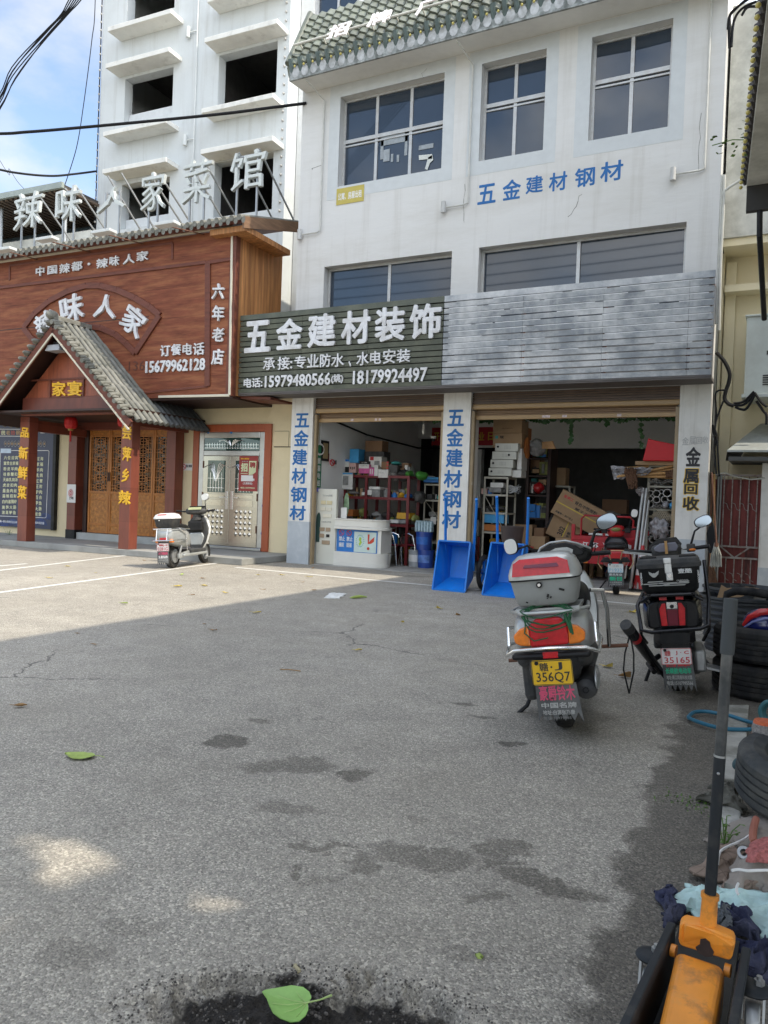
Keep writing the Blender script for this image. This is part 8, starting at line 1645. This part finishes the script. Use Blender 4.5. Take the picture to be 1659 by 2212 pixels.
def tub(c,r_,h_,lab):
 pr=[(.001,0),(r_*.82,0)];n=9
 for k in range(n):a=h_*k/n;R_=r_*(.82+.18*k/n);pr+=[(R_,a+.01),(R_+.012,a+h_/n*.3),(R_+.012,a+h_/n*.6),(R_+.002,a+h_/n*.8)]
 pr+=[(r_*1.05,h_-.01),(r_*1.05,h_+.012),(r_*.97,h_+.012),(r_*.80,.04),(.001,.04)];m=MB();m.lathe(pr,c,'Z',36);single('rubber_tub',m,tubm,lab,'tub','ribbed black tubs',auto=30)
cT=PY(1600,1270,8.2);tub((cT.x,8.2,0),.36,.52,'front ribbed black tub behind the stacked tyres');tub((cT.x+.03,8.75,0),.40,.56,'rear ribbed black tub before the rusty gate')
m=MB();cc=PY(1604,1262,7.95);m.lathe([(.085,0),(.10,0),(.105,.10),(.108,.105),(.108,.12),(.095,.12),(.085,0)],(cc.x,7.95,.545),'Z',26);m.b2((cc.x-.13,7.86,.533),(cc.x+.2,8.1,.545));single('black_ring',m,tubm,'short black plastic ring standing on the front tub','ring')
# cables by the bike
zk=zm(2480,2140,2.803);z56=zm(2600,2300,3.161);z66=zm(2600,2900,3.161);zj=zm(2400,3400,2.469)
def spline(q,k=6,closed=False):
 s_=[];n=len(q)
 for i in range(n if closed else n-1):
  p0,p1,p2,p3=(q[(i-1)%n],q[i],q[(i+1)%n],q[(i+2)%n])if closed else(q[max(i-1,0)],q[i],q[i+1],q[min(i+2,n-1)])
  for t in range(k):t/=k;s_.append(.5*((2*p1)+(p2-p0)*t+(2*p0-5*p1+4*p2-p3)*t*t+(3*p1-p0-3*p2+p3)*t**3))
 if not closed:s_.append(q[-1])
 return s_
m=MB();q=[G(*z56(*p),.03)for p in((490,1790),(560,1735),(700,1725),(830,1745),(1000,1775),(1200,1840),(1375,1895),(1375,1930),(1240,1952),(970,1945),(800,1915),(620,1860),(510,1815))];m.tube(spline(q,5,True),.012,9,True)
single('air_hose',m,hose_b,'blue air hose lying in a long loop across the pale kerb','hose')
m=MB()
for j,(dx,Yq)in enumerate(((0,4.9),(22,4.95),(44,5.0))):q=[PY(*z56(*p),Yq)for p in((1560+dx,1600),(1470+dx,1610),(1415+dx,1660),(1395+dx,1730),(1420+dx,1800),(1480+dx,1840),(1560+dx,1850))];m.tube(spline(q),.013,8)
single('air_hose',m,mat('teal_hose',(.035,.15,.17),.5,var=.2),'coiled teal hose at the right edge below the stacked tyres','hose')
m=MB();q=[PY(*z66(*p),4.0)for p in((1480,160),(1400,182),(1300,215),(1252,290),(1290,365),(1360,385))];m.tube(spline(q),.011,8);q=[PY(*z66(*p),3.8)for p in((1400,385),(1300,398),(1180,425),(1095,460),(1075,520),(1130,560),(1170,580))];m.tube(spline(q),.012,8)
single('rubber_hose',m,mat('dull_teal_hose',(.045,.09,.10),.55,var=.2),'dull teal hose bending down behind the worn tyre','hose')
gl=thing('knitted_glove','grey knitted work glove cuff with an orange hem at the right edge','glove',tuple(PY(*z56(1440,2060),3.9)));m=WM(gl);a,b=PY(*z56(1455,1880),3.9),PY(*z56(1448,2030),3.9);m.tube([a,a.lerp(b,.5),b],[.05,.055,.052],16);m.build('cuff',mat('grey_knit',(.22,.21,.20),.95,var=.5,sc=120),gl);m=WM(gl);m.tube([b,b+Vector((0,0,-.02))],[.056,.054],16);m.tube([a,a+Vector((0,0,.015))],[.05,.045],16);m.build('orange_hem',mat('orange_knit',(.5,.12,.05),.95,var=.3,sc=90),gl)
# worn tyres at the right edge
t1=PY(*z66(1440,800),3.85);m=MB();q_=rot('Y',4)@rot('X',8);tyre(m,(.165,3.74,.20),.30,.22,.18,q_,4);o=single('car_tyre',m,tyre_worn,'worn dusty tyre lying on the seat covers at the right edge','tyre',auto=25)
m=MB();q_=rot('Y',62);tyre(m,(.36,3.70,.50),.29,.19,.18,q_,4);single('car_tyre',m,tyre_worn,'second worn tyre leaning over the dusty one at the right edge','tyre',auto=25)
def cloth(corners,amp,fr,m_,name,lab,cat,n=46,seed=0,base=.02,thick=.008,edge=.03,bulge=0.0,world=None):
 C4=world or[G(*c,base)for c in corners];vs=[];rr=random.Random(seed)
 for i in range(n+1):
  for j in range(n+1):
   u,v=i/n,j/n;p=C4[0].lerp(C4[1],u).lerp(C4[3].lerp(C4[2],u),v);s=seed*3.7
   e_=min(u,1-u,v,1-v);w=min(1,e_*6)
   rd=lambda q:1-abs(mnoise.noise(q))*2.2
   h_=(amp*.62*(.35+.5*rd(Vector((u*fr*.35+v*fr*.25,v*fr*.9-u*fr*.5,s)))+.4*rd(Vector((u*fr*1.5+3,v*fr*.6+u*fr*.8,s+9)))+.16*mnoise.noise(Vector((u*fr*3.5,v*fr*3.5,s+3))))+bulge*math.sin(math.pi*u)*math.sin(math.pi*v))*(.12+.88*math.sin(w*math.pi/2))
   d=Vector((mnoise.noise(Vector((u*5,v*5,s+20))),mnoise.noise(Vector((u*5,v*5,s+30))),0))*edge*(1.6-w)
   vs.append(p+d+Vector((0,0,max(h_,.002))))
 N=(n+1)*(n+1);lo=[p-Vector((0,0,thick))for p in vs];fs=[]
 for i in range(n):
  for j in range(n):a=i*(n+1)+j;fs.append((a,a+1,a+n+2,a+n+1));fs.append((N+a,N+a+n+1,N+a+n+2,N+a+1))
 for i in range(n):fs+=[(i,i+1,N+i+1,N+i),(n*(n+1)+i,n*(n+1)+i+1,N+n*(n+1)+i+1,N+n*(n+1)+i),(i*(n+1),(i+1)*(n+1),N+(i+1)*(n+1),N+i*(n+1)),(i*(n+1)+n,(i+1)*(n+1)+n,N+(i+1)*(n+1)+n,N+i*(n+1)+n)]
 mb=MB();mb.add(vs+lo,fs,True);return single(name,mb,m_,lab,cat,auto=120)
olive=mat('olive_grey_rag',(.095,.092,.075),.95,var=.3,sc=20,bump=.3,bsc=120)
cloth([z66(620,935),z66(860,770),z66(1190,800),z66(1150,1080)],.05,4,olive,'floor_cloth','olive grey rag crumpled between the jack handle and the worn tyre','rag',seed=2,edge=.04)
cover=mat('grey_beige_seat_fabric',(.30,.265,.23),.95,var=.12,sc=8,bump=.2,bsc=150,dirt=(.17,.15,.13),dsc=5,damt=.6)
quilt=mat('brown_quilted_fabric',(.27,.20,.155),.9,var=.2,sc=20,bump=.3,bsc=60,dirt=(.15,.11,.085),dsc=4,damt=.5,quilt=.06)
cloth([z66(700,1480),z66(1200,1170),z66(1700,1200),z66(1700,1560)],.03,2,cover,'seat_cover','grey beige seat cover with white piping under the worn tyres','seat cover',seed=4,base=.03,bulge=.03)
o=cloth([z66(560,1890),z66(860,1540),z66(1330,1600),z66(960,2010)],.03,3,quilt,'seat_cover','brown quilted seat cover flap nearest the jack handle','seat cover',seed=5,base=.03,bulge=.03)
o=cloth([z66(950,1990),z66(1070,1690),z66(1800,1690),z66(1800,2120)],.02,2,cover,'seat_cushion','grey beige car seat cushion with a white cord across it','cushion',seed=6,base=.05,bulge=.07,thick=.03)
cloth([z66(930,2080),z66(960,1985),z66(1800,2040),z66(1800,2180)],.02,3,quilt,'seat_cover','brown diamond quilted front edge of the seat cushion','seat cover',seed=7,base=.03,bulge=.03)
m=MB();q=[G(*z66(*p),.16)for p in((1035,1838),(1120,1828),(1230,1842),(1350,1838),(1500,1836),(1600,1838))];m.tube(spline(q),.0045,6);q=[G(*z66(*p),.10)for p in((1115,2005),(1095,2060),(1100,2120),(1120,2140))];m.tube(spline(q),.0045,6);q=[G(*z66(*p),.085)for p in((850,1760),(870,1640),(900,1590),(980,1540),(1180,1450),(1280,1375))];m.tube(spline(q),.005,6);single('white_piping',m,t_white,'white piping cords lying over the seat covers','cord')
cloth([z66(1220,1700),z66(1290,1500),z66(1700,1420),z66(1700,1760)],.03,3,mat('pink_knitted_cloth',(.40,.13,.12),.95,var=.4,sc=90,bump=.6,bsc=90),'knitted_cloth','pinkish red knitted cloth lying on the seat cushion','cloth',seed=8,base=.14,bulge=.02,edge=.01)
m=MB();c=G(*z66(1185,1610),.12);m.lathe([(.012,0),(.022,.0),(.022,.055),(.012,.05)],c,'Y',14,rot('X',-30));single('metal_ferrule',m,galv,'small grey metal ferrule beside the pink knitted cloth','ferrule')
m=MB();q=[G(*z66(*p),.1)for p in((1340,1190),(1310,1300),(1300,1420),(1320,1490))];m.tube(spline(q),.014,8);single('brown_strap',m,mat('red_brown_strap',(.33,.12,.08),.8),'red brown strap hanging under the worn tyre','strap')
teal=mat('pale_teal_rag',(.54,.74,.72),.9,var=.14,sc=9,bump=.25,bsc=90,dirt=(.24,.32,.30),dsc=3,damt=.6)
cloth([zj(735,640),zj(815,340),zj(1300,390),zj(1240,700)],.035,3.2,teal,'rag','pale teal rag left of the jack handle','rag',seed=11,n=44)
cloth([zj(1120,640),zj(1080,420),zj(1850,400),zj(1850,900)],.042,4,teal,'rag','large crumpled pale teal rag right of the jack handle','rag',seed=12,n=54,base=.03)
navy=mat('navy_rag',(.022,.026,.065),.95,var=.5,sc=18,bump=.4,bsc=90,dirt=(.09,.09,.10),dsc=5,damt=.4)
cloth([zj(640,760),zj(570,420),zj(740,360),zj(810,660)],.04,3,navy,'rag','navy rag crumpled at the left of the orange jack','rag',seed=13,edge=.03)
cloth([zj(1130,780),zj(1160,620),zj(1400,640),zj(1640,960)],.07,3.4,navy,'rag','navy rag heaped between the teal rag and the jack frame','rag',seed=14,n=44,base=.03)
cloth([zj(1380,1240),zj(1400,960),zj(1850,980),zj(1850,1400)],.07,3.4,navy,'rag','second navy rag lying right of the jack frame','rag',seed=15,n=40)
cloth([zj(1130,820),zj(1150,640),zj(1290,620),zj(1240,790)],.06,4,mat('grey_rag',(.10,.11,.12),.95,var=.4,sc=20),'rag','small grey rag behind the jack socket','rag',seed=16,base=.05)
# trolley jack
jk=thing('trolley_jack','orange and black trolley jack with its long black handle raised in the bottom right corner','jack',(G(1530,2080).x,G(1530,2080).y,0))
def JP(x,y,z):return G(*zj(x,y),z)
m=WM(jk)
for(fa,na,sgn,nm)in(((752,722),(300,1718),-1,'l'),((1402,942),(1262,1718),1,'r')):
 f_,n_=JP(*fa,.205),JP(*na,.175);d=(n_-f_);e_=n_+d.normalized()*.45;m=WM(jk)
 side=Vector((d.y,-d.x,0)).normalized()
 if side.x*sgn<0:side=-side
 prof=lambda p,zz:[p+side*.0,p+side*.022,p+side*.022+Vector((0,0,-.012)),p+side*.010+Vector((0,0,-.014)),p+side*.010+Vector((0,0,-(zz-.02))),p+Vector((0,0,-(zz-.02)))]
 r1=prof(f_,f_.z*.75);r2=prof(n_,n_.z);r3=prof(e_,e_.z);m.loft([r1,r2,r3],smooth=False);m.build('side_frame',jack_k,jk,bev=.004)
hb=JP(1066,700,.275);
yk=[JP(785,735,.25),JP(850,712,.255),JP(985,760,.258),JP(1135,800,.258),JP(1330,880,.25),JP(1338,930,.235),JP(1300,1115,.185),JP(770,952,.185),JP(778,850,.21)]
fw_=(JP(1000,1500,.2)-JP(1050,900,.2));fw_.z=0;fw_.normalize();m=WM(jk);bk=[p-fw_*.05 for p in yk];m.loft([yk,bk],smooth=False);yo=m.build('handle_yoke',jack_o,jk,bev=.012,seg=3)
m=WM(jk);sc_=[JP(*p,z)+fw_*.003 for p,z in(((990,885),.232),((1040,878),.232),((1085,915),.225),((1095,960),.216),((1125,1010),.206),((1105,1050),.198),((1040,1050),.199),((970,1010),.206),((945,960),.216),((985,935),.222))];m.loft([sc_,[p-fw_*.006 for p in sc_]],smooth=False);m.build('greasy_hole',mat('greasy_brown_hole',(.022,.011,.008),.85,var=.4,sc=30),yo)
hb0=JP(1062,800,.25)-fw_*.025;yb_=hb0.y;ht=hit(1579,1293,(0,1,0),(0,yb_+.03,0));hx=(ht-hb0).normalized()
s0=hb0+hx*-.02;s1=hb0+hx*.085;m=WM(jk);m.tube([s0,s1-hx*.012,s1-hx*.012,s1],[.0215,.0195,.0225,.0225],20);m.build('handle_socket',jack_o,jk)
Lh=(ht-hb0).length;m=WM(jk);m.tube([s1-hx*.01,hb0+hx*Lh*.52],.0145,18);hd_=m.build('handle',jack_k,jk);m=WM(jk);m.tube([hb0+hx*Lh*.522,hb0+hx*Lh*.86],.0138,18);m.build('upper_handle',mat('worn_grey_handle',(.045,.05,.053),.35,.3,var=.25,sc=6,dirt=(.2,.2,.19),dsc=7,damt=.5),hd_);m=WM(jk);m.tube([hb0+hx*Lh*.83,hb0+hx*Lh*.845,hb0+hx*Lh],[.0172,.0178,.0172],18);m.build('rubber_grip',mat('grey_rubber_grip',(.05,.057,.06),.7,var=.12),hd_)
m=WM(jk);m.tube([hb0+hx*Lh*.516,hb0+hx*Lh*.522],.0152,18);m.build('joint_ring',galv,hd_);m=WM(jk);c=hb0+hx*Lh*.47;m.ell(c+Vector((.0,-.0145,0)),(.008,.006,.008),8,6);m.build('joint_pin',galv,hd_)
A4=[JP(750,965,.185),JP(1240,1130,.185),JP(1095,1718,.165),JP(580,1690,.165)];d=(A4[3]-A4[0]).normalized();A4[2]=A4[2]+d*.3;A4[3]=A4[3]+d*.3
cn_=sum(A4,Vector())/4;m=WM(jk);lo=[p+Vector((0,0,-.11))for p in A4];m.loft([lo,A4],smooth=False);m.build('lift_arm',jack_o,jk,bev=.022,seg=4)
for q0,q1 in(((702,985),(752,1003)),((1232,1178),(1292,1200))):m=WM(jk);m.tube([JP(*q0,.165),JP(*q1,.165)],.016,14);m.build('pivot_stub',jack_o,jk)
m=WM(jk);bt=[JP(800,700,.05),JP(1380,900,.05),JP(1200,1718,.05)+d*.4,JP(400,1718,.05)+d*.4];m.loft([[p+Vector((0,0,-.02))for p in bt],bt],smooth=False);m.build('base_plate',blackp,jk)
for(bx_,lx,nm)in(((510,1000),(465,1180),'left'),((1520,1320),(1560,1650),'right')):
 c=JP(*bx_,.13);m=WM(jk);m.ell(c+Vector((0,0,-.012)),(.085,.085,.03),18,8);cp=m.build('caster_bracket',jack_k,jk);m=WM(jk);m.cyl(c+Vector((.012,.0,.008)),.013,.012,'Z',6);m.cyl(c+Vector((.012,0,.016)),.007,.014,'Z',10);m.build('bolt',galv,cp)
 m=WM(jk);wheel(m,c+Vector((0,-.02,-.083)),.045,.035);m.bar(c+Vector((.025,0,-.02)),c+Vector((.025,-.02,-.083)),.006,.03);m.bar(c+Vector((-.025,0,-.02)),c+Vector((-.025,-.02,-.083)),.006,.03);m.build('caster_wheel',galv,cp)
# ------------------------------------------------------------------ leaves, litter and weeds
def leaf(px,L_,w_,m_,lab,ang=0,curl=.25,z=.006,name='fallen_leaf',grp='fallen leaves on the forecourt',tail=True,heart=False,seed=0):
 c=G(*px,z);q=Matrix.Rotation(R(ang),3,'Z');vs=[];fs=[];n=12;rr=random.Random(seed)
 for i in range(n+1):
  t=i/n;wd=(math.sin(math.pi*min(1,t**(.62 if heart else .8)))**.8)*w_/2*(1+.12*rr.uniform(-1,1))
  for j in range(-2,3):
   s=j/2;h_=z+curl*w_*(abs(s)**2)*(.5+.5*math.sin(3*t+seed))+curl*L_*.25*(t-.5)**2+.004*mnoise.noise(Vector((t*4,s*3,seed)))
   vs.append(c+q@Vector(((t-.5)*L_,s*wd,h_)))
 for i in range(n):
  for j in range(4):a=i*5+j;fs.append((a,a+1,a+6,a+5))
 mb=MB();mb.add(vs,fs,True);k=len(vs);mb.add([v-Vector((0,0,.0015))for v in vs],fs,True)
 if tail:mb.tube([c+q@Vector((-.5*L_,0,z+.003)),c+q@Vector((-.68*L_,.02*L_,z+.006)),c+q@Vector((-.85*L_,.06*L_,z+.002))],[.0018,.0016,.002],5)
 return single(name,mb,m_,lab,'leaf',grp,auto=80)
zL=zm(0,2100,1.106)
for i,(x,y,L_,mm,lab,ang)in enumerate((
 (380,108,.16,leaf_y,'bright yellow leaf lying just before the step between the porch columns',10),(302,184,.12,leaf_y,'yellow leaf on the middle white parking line',20),(640,158,.11,leaf_b,'brown leaf just left of the parked white scooter',-10),(220,234,.14,leaf_y,'pale yellow leaf between the two long parking lines',5),(425,212,.05,leaf_y,'tiny yellow leaf before the parked white scooter',40),
 (805,220,.14,leaf_g,'upright greenish leaf right behind the rear wheel of the white scooter',80),(787,273,.17,leaf_y,'left one of two long yellow leaves in the sunlit asphalt',15),(905,270,.14,leaf_y,'right one of two long yellow leaves in the sunlit asphalt',-10),(900,237,.13,leaf_b,'brown leaf near the end of the long white parking line',30),(998,300,.13,leaf_y,'pale yellow leaf close to the shadow edge',-20),
 (1165,286,.11,leaf_b,'dark brown leaf inside the sunlit patch before the counter',0),(850,310,.1,leaf_b,'thin brown leaf in the middle of the sunlit asphalt',5),(550,348,.14,leaf_g,'green leaf alone in the sunlit asphalt at the left',-15),(345,482,.05,leaf_b,'small orange brown leaf at the left near the shadow edge',20),(907,440,.06,leaf_b,'small orange brown leaf inside the shadow near its edge',60),
 (420,530,.07,leaf_b,'brown leaf in the shadow at the left',0),(945,466,.1,leaf_b,'flat brown leaf in the middle of the shaded asphalt',0),(1135,388,.15,leaf_y,'brown and yellow leaf in the shadow left of the white tissue',10),(1385,192,.12,leaf_b,'brown leaf before the white counter',70),(1390,290,.1,leaf_b,'brown leaf left of the white tissue',30),
 (1145,222,.09,leaf_y,'small yellow leaf at the corner of the step',20),(1250,222,.14,leaf_y,'left one of the yellow leaves on the white line before the shop',0),(1370,229,.16,leaf_y,'right one of the yellow leaves on the white line before the shop',10),(1340,254,.08,leaf_b,'orange leaf just before the white line of the shop',40),(1585,555,.10,leaf_y,'pale leaf in the shade in the middle of the forecourt',15),(90,803,.11,leaf_b,'brown and yellow leaf at the far left of the shaded asphalt',10))):
 leaf(zL(x,y),L_*.68,L_*.36,mm,lab,27+ang,seed=i)
for i,(px,L_,mm,lab,ang)in enumerate((((950,1315),.11,leaf_y,'yellow leaf before the first blue barrow',20),((1367,1323),.17,leaf_y,'large curled yellow leaf between the silver scooter and the black bike',60),((1312,1441),.13,leaf_y,'curled yellow leaf right of the rear wheel of the silver scooter',-20),((1349,1463),.13,leaf_b,'dry brown leaf under the dangling strap',0),((870,1345),.05,leaf_y,'tiny yellow leaf between the shadow edge and the silver scooter',0),((990,1330),.08,leaf_b,'brown leaf left of the silver scooter front wheel',40))):leaf(px,L_*.75,L_*.45,mm,lab,ang,curl=.7,seed=40+i)
leaf((172,1634),.155,.10,leaf_g,'oval yellowish green leaf alone on the shaded asphalt at the left',27+175,curl=.12,seed=60)
m=MB();
pts=[(566,2142),(572,2138),(596,2134),(630,2128),(655,2132),(668,2142),(673,2154),(665,2168),(666,2180),(660,2194),(646,2206),(628,2208),(606,2200),(590,2188),(582,2172),(576,2156)]
W3=[G(*p,.03)for p in pts];c=G(628,2168,.022);n=len(W3);mid_=[p.lerp(c,.5)+Vector((0,0,-.003))for p in W3]
m.add(W3+mid_+[c],[(k,(k+1)%n,n+(k+1)%n,n+k)for k in range(n)]+[(n+k,n+(k+1)%n,2*n)for k in range(n)],True);m.add([p-Vector((0,0,.002))for p in W3+mid_+[c]],[(k,(k+1)%n,n+(k+1)%n,n+k)for k in range(n)]+[(n+k,n+(k+1)%n,2*n)for k in range(n)],True)
bl_=thing('large_leaf','large heart shaped fresh green leaf lying on the dark soil patch','leaf',tuple(G(628,2168,0)));m.T=None;mm_=WM(bl_);mm_.add(m.v,m.f,True);mm_.build('blade',mat('large_green_leaf',(.25,.46,.11),.42,var=.14,sc=18),bl_)
b0=G(662,2166,.03);m=WM(bl_);m.tube([b0,G(690,2160,.034),G(716,2150,.03)],[.0022,.002,.0032],7)
for p in((600,2150),(615,2186),(640,2142),(640,2196),(588,2168)):m.tube([b0,b0.lerp(G(*p,.029),.55)+Vector((0,0,-.004)),G(*p,.029)],[.0012,.0009,.0005],5)
m.build('stalk_and_veins',mat('pale_leaf_vein',(.34,.46,.16),.5),bl_)
cloth([(634,2084),(640,2082),(650,2096),(643,2100)],.002,2,mat('dry_pale_leaf',(.46,.40,.25),.8,var=.2),'dry_leaf_scrap','pale dry scrap just above the large green leaf','leaf',n=8,seed=21,base=.004,edge=.004)
cloth([(1026,2062),(1034,2058),(1043,2064),(1036,2070)],.003,2,leaf_g,'leaf_scrap','small torn green leaf scrap left of the jack','leaf',n=8,seed=22,base=.004,edge=.005)
cloth([zL(1435,322),zL(1470,300),zL(1532,305),zL(1500,325)],.03,4,mat('white_tissue',(.70,.70,.67),.9,var=.08,sc=14),'paper_tissue','crumpled white tissue on the asphalt before the shop','tissue',n=24,seed=23,base=.006,edge=.03)
m=MB();a,b,c=G(*zL(1548,322),.02),G(*zL(1590,316),.03),G(*zL(1622,318),.02);m.tube([a,b.lerp(a,.5),b,c],[.006,.02,.022,.008],9);single('green_pod',m,leaf_g,'long pale green leaf right of the white tissue','leaf')
for(xa,ya,xb,yb,l_)in((1240,638,1330,646,'thin brown twig in the middle of the shaded asphalt'),):a,b=G(*zL(xa,ya),.008),G(*zL(xb,yb),.008);m=MB();m.tube([a,a.lerp(b,.5)+Vector((0,0,.004)),b],.004,5);single('twig',m,leaf_b,l_,'twig')
m=MB()
for k in range(40):p=G(rnd.uniform(620,690)*1.0+20,rnd.uniform(2150,2200),.003);s_=rnd.uniform(.004,.009);m.ell(p,(s_*1.5,s_,s_),6,4)
for k in range(900):
 a_=rnd.uniform(0,6.28);rr_=rnd.uniform(.15,1.0)**.6;c0_=G(655,2185);u=Vector((math.cos(R(27)),math.sin(R(27)),0));v=Vector((-u.y,u.x,0));p=c0_+u*(.5*rr_*math.cos(a_))+v*(.2*rr_*math.sin(a_))+Vector((0,0,.002));s_=rnd.uniform(.002,.007);m.ell(p,(s_*1.4,s_*1.1,s_),5,3,Matrix.Rotation(rnd.uniform(0,3),3,'Z'))
m.smooth=False
o=m.build('loose_gravel',mat('loose_grit',(.10,.09,.08),.9,var=.8,sc=55));tag(o,kind='stuff')
def weed_plant(c,h_,n,lab,spread=.5,tall_=False,seed=0):
 rr=random.Random(seed);m=MB();t=thing('weed',lab,'weed',c);m2=MB()
 for k in range(n):
  a=rr.uniform(0,6.28);d=Vector((math.cos(a)*spread*h_*rr.uniform(.2,1),math.sin(a)*spread*h_*rr.uniform(.2,1),h_*rr.uniform(.5,1)));m2.tube([(0,0,0),d*.5+Vector((0,0,.02)),d],.002,4)
  for j in range(9 if tall_ else 4):
   b=d*(.25+.75*j/(8 if tall_ else 3));aa=rr.uniform(0,6.28);s_=h_*(.09 if tall_ else .22)*rr.uniform(.7,1.2);q=Matrix.Rotation(aa,3,'Z')@Matrix.Rotation(rr.uniform(-.2,.7),3,'Y')
   m.add([b+q@Vector(p)*s_ for p in((0,0,0),(.5,.32,.05),(1,.0,0),(.5,-.32,.05))],[(0,1,2,3)])
 m2.build('stems',weed,t);m.build('leaves',weed,t)
for i,(px,h_,n_,lab,tl_)in enumerate((((18,1166),.34,9,'tall weed growing at the step at the far left edge',True),((44,1174),.2,10,'broad leaved weed at the foot of the left porch column',False),((94,1178),.12,5,'small weed on the step edge between the porch columns',False),((271,1186),.34,5,'left feathery weed before the right porch column',True),((284,1187),.32,5,'right feathery weed before the right porch column',True))):p=G(*px);weed_plant((p.x,p.y,0),h_,n_,lab,.35 if tl_ else .9,tl_,i)
p=G(*z66(940,1540),.02);weed_plant((p.x,p.y,.018),.11,7,'young green weed between the jack handle and the seat covers',.8,False,9)
p=G(*z66(590,990));mo=MB()
for k in range(120):q=p+Vector((rnd.gauss(-.02,.07),rnd.gauss(0,.05),0));s_=rnd.uniform(.006,.014);qq=Matrix.Rotation(rnd.uniform(0,6),3,'Z')@Matrix.Rotation(rnd.uniform(.2,1.2),3,'X');mo.add([q+qq@Vector(v)*s_ for v in((-.4,0,0),(.4,0,0),(0,0,1.2))],[(0,1,2)])
tag(mo.build('moss_patch',weed),kind='stuff')
# ------------------------------------------------------------------ behind and beside the camera: trees, pole and wires (seen in reflections, throw the dappled shade)
bark=mat('tree_bark',(.12,.09,.065),.9,var=.3,sc=9,bump=.5);crown=mat('tree_leaves',(.055,.11,.025),.6,var=.5,sc=3)
spots=[(G(160,1845),.36,.17),(G(215,1775),.16,.06),(G(455,1948),.28,.11),(G(110,1915),.2,.06),(G(0,1990),.18,.1),(G(20,1770),.15,.07)]  # leaves are left out along the sun rays to shape these light patches
def tree(c,h_,rad,nleaf,lab,gaps=False,seed=0,ls=.16):
 rr=random.Random(seed);t=thing('street_tree',lab,'tree',c,group='street trees behind the camera');m=MB();m.tube([(0,0,0),(.05,0,h_*.2),(-.04,.05,h_*.42),(0,0,h_*.75)],[.2,.16,.13,.04],10);C_=Vector((0,0,h_*.6))
 tips=[]
 for k in range(9):a=k*.7+rr.uniform(-.2,.2);s_=Vector((0,0,h_*(.22+.05*k)));e=Vector((math.cos(a)*rad*.75,math.sin(a)*rad*.75,h_*(.45+.05*k)));m.tube([s_,s_.lerp(e,.5)+Vector((0,0,.2)),e],[.07,.05,.015],6);tips.append(e)
 m.build('trunk',bark,t);m=MB();cl_=[(C_+Vector((rr.uniform(-.8,.8)*rad,rr.uniform(-.8,.8)*rad,rr.uniform(-.34,.34)*h_)),rr.uniform(.25,.5)*rad)for _ in range(46)]
 for _ in range(nleaf):
  cc,r0=rr.choice(cl_);d=Vector((rr.gauss(0,1),rr.gauss(0,1),rr.gauss(0,1))).normalized()*r0*rr.random()**.4;p=cc+d;w_=Vector(c)+p
  if p.z<1.6:continue
  if gaps:
   g_=w_-sdir*(w_.z/sdir.z)
   if any(((g_.x-s.x)/a)**2+((g_.y-s.y)/b)**2<rr.uniform(.8,1.5)for s,a,b in spots):continue
  q=Matrix.Rotation(rr.uniform(0,6.28),3,'Z')@Matrix.Rotation(rr.uniform(-1,1),3,'X');s_=ls*rr.uniform(.6,1.2)
  m.add([p+q@Vector(v)*s_ for v in((-.5,0,0),(0,-.36,.05),(.55,0,0),(0,.36,.05))],[(0,1,2,3)])
 m.build('crown',crown,t);return t
tree((4.0,1.0,0),10.5,3.0,30000,'broad street tree shading the near forecourt',True,3,.30)
tree((3.6,-5.0,0),10,3.2,6000,'second street tree further along the road',False,5,.3)
for i,(x,y,h_)in enumerate(((-7,-15,8),(-14,-17,9),(3,-17,8.5),(-21,-14,8))):tree((x,y,0),h_,3.0,2600,'street tree across the road, %s of the row'%('third','second','fourth','first')[i],False,10+i,.42)
pm=MB();xpole=PY(731,600,30.4).x;pm.tube([(xpole,-4.2,0),(xpole,-4.2,12.6)],[.16,.10],12);pm.b2((xpole-.8,-4.3,11.9),(xpole+.8,-4.2,12.02));single('utility_pole',pm,concrete,'concrete utility pole beside the road, seen in the shop windows','pole')
for i in range(8):m=MB();z=9.2+i*.42;m.tube([(xpole-30+k*6,-4.2+.05*i,z+.0+.35*((k-5)/5)**2)for k in range(14)],.022,6);single('power_line',m,cable,'power line beside the road, %s from below, mirrored in the shop windows'%('first','second','third','fourth','fifth','sixth','seventh','eighth')[i],'cable','power lines along the road')
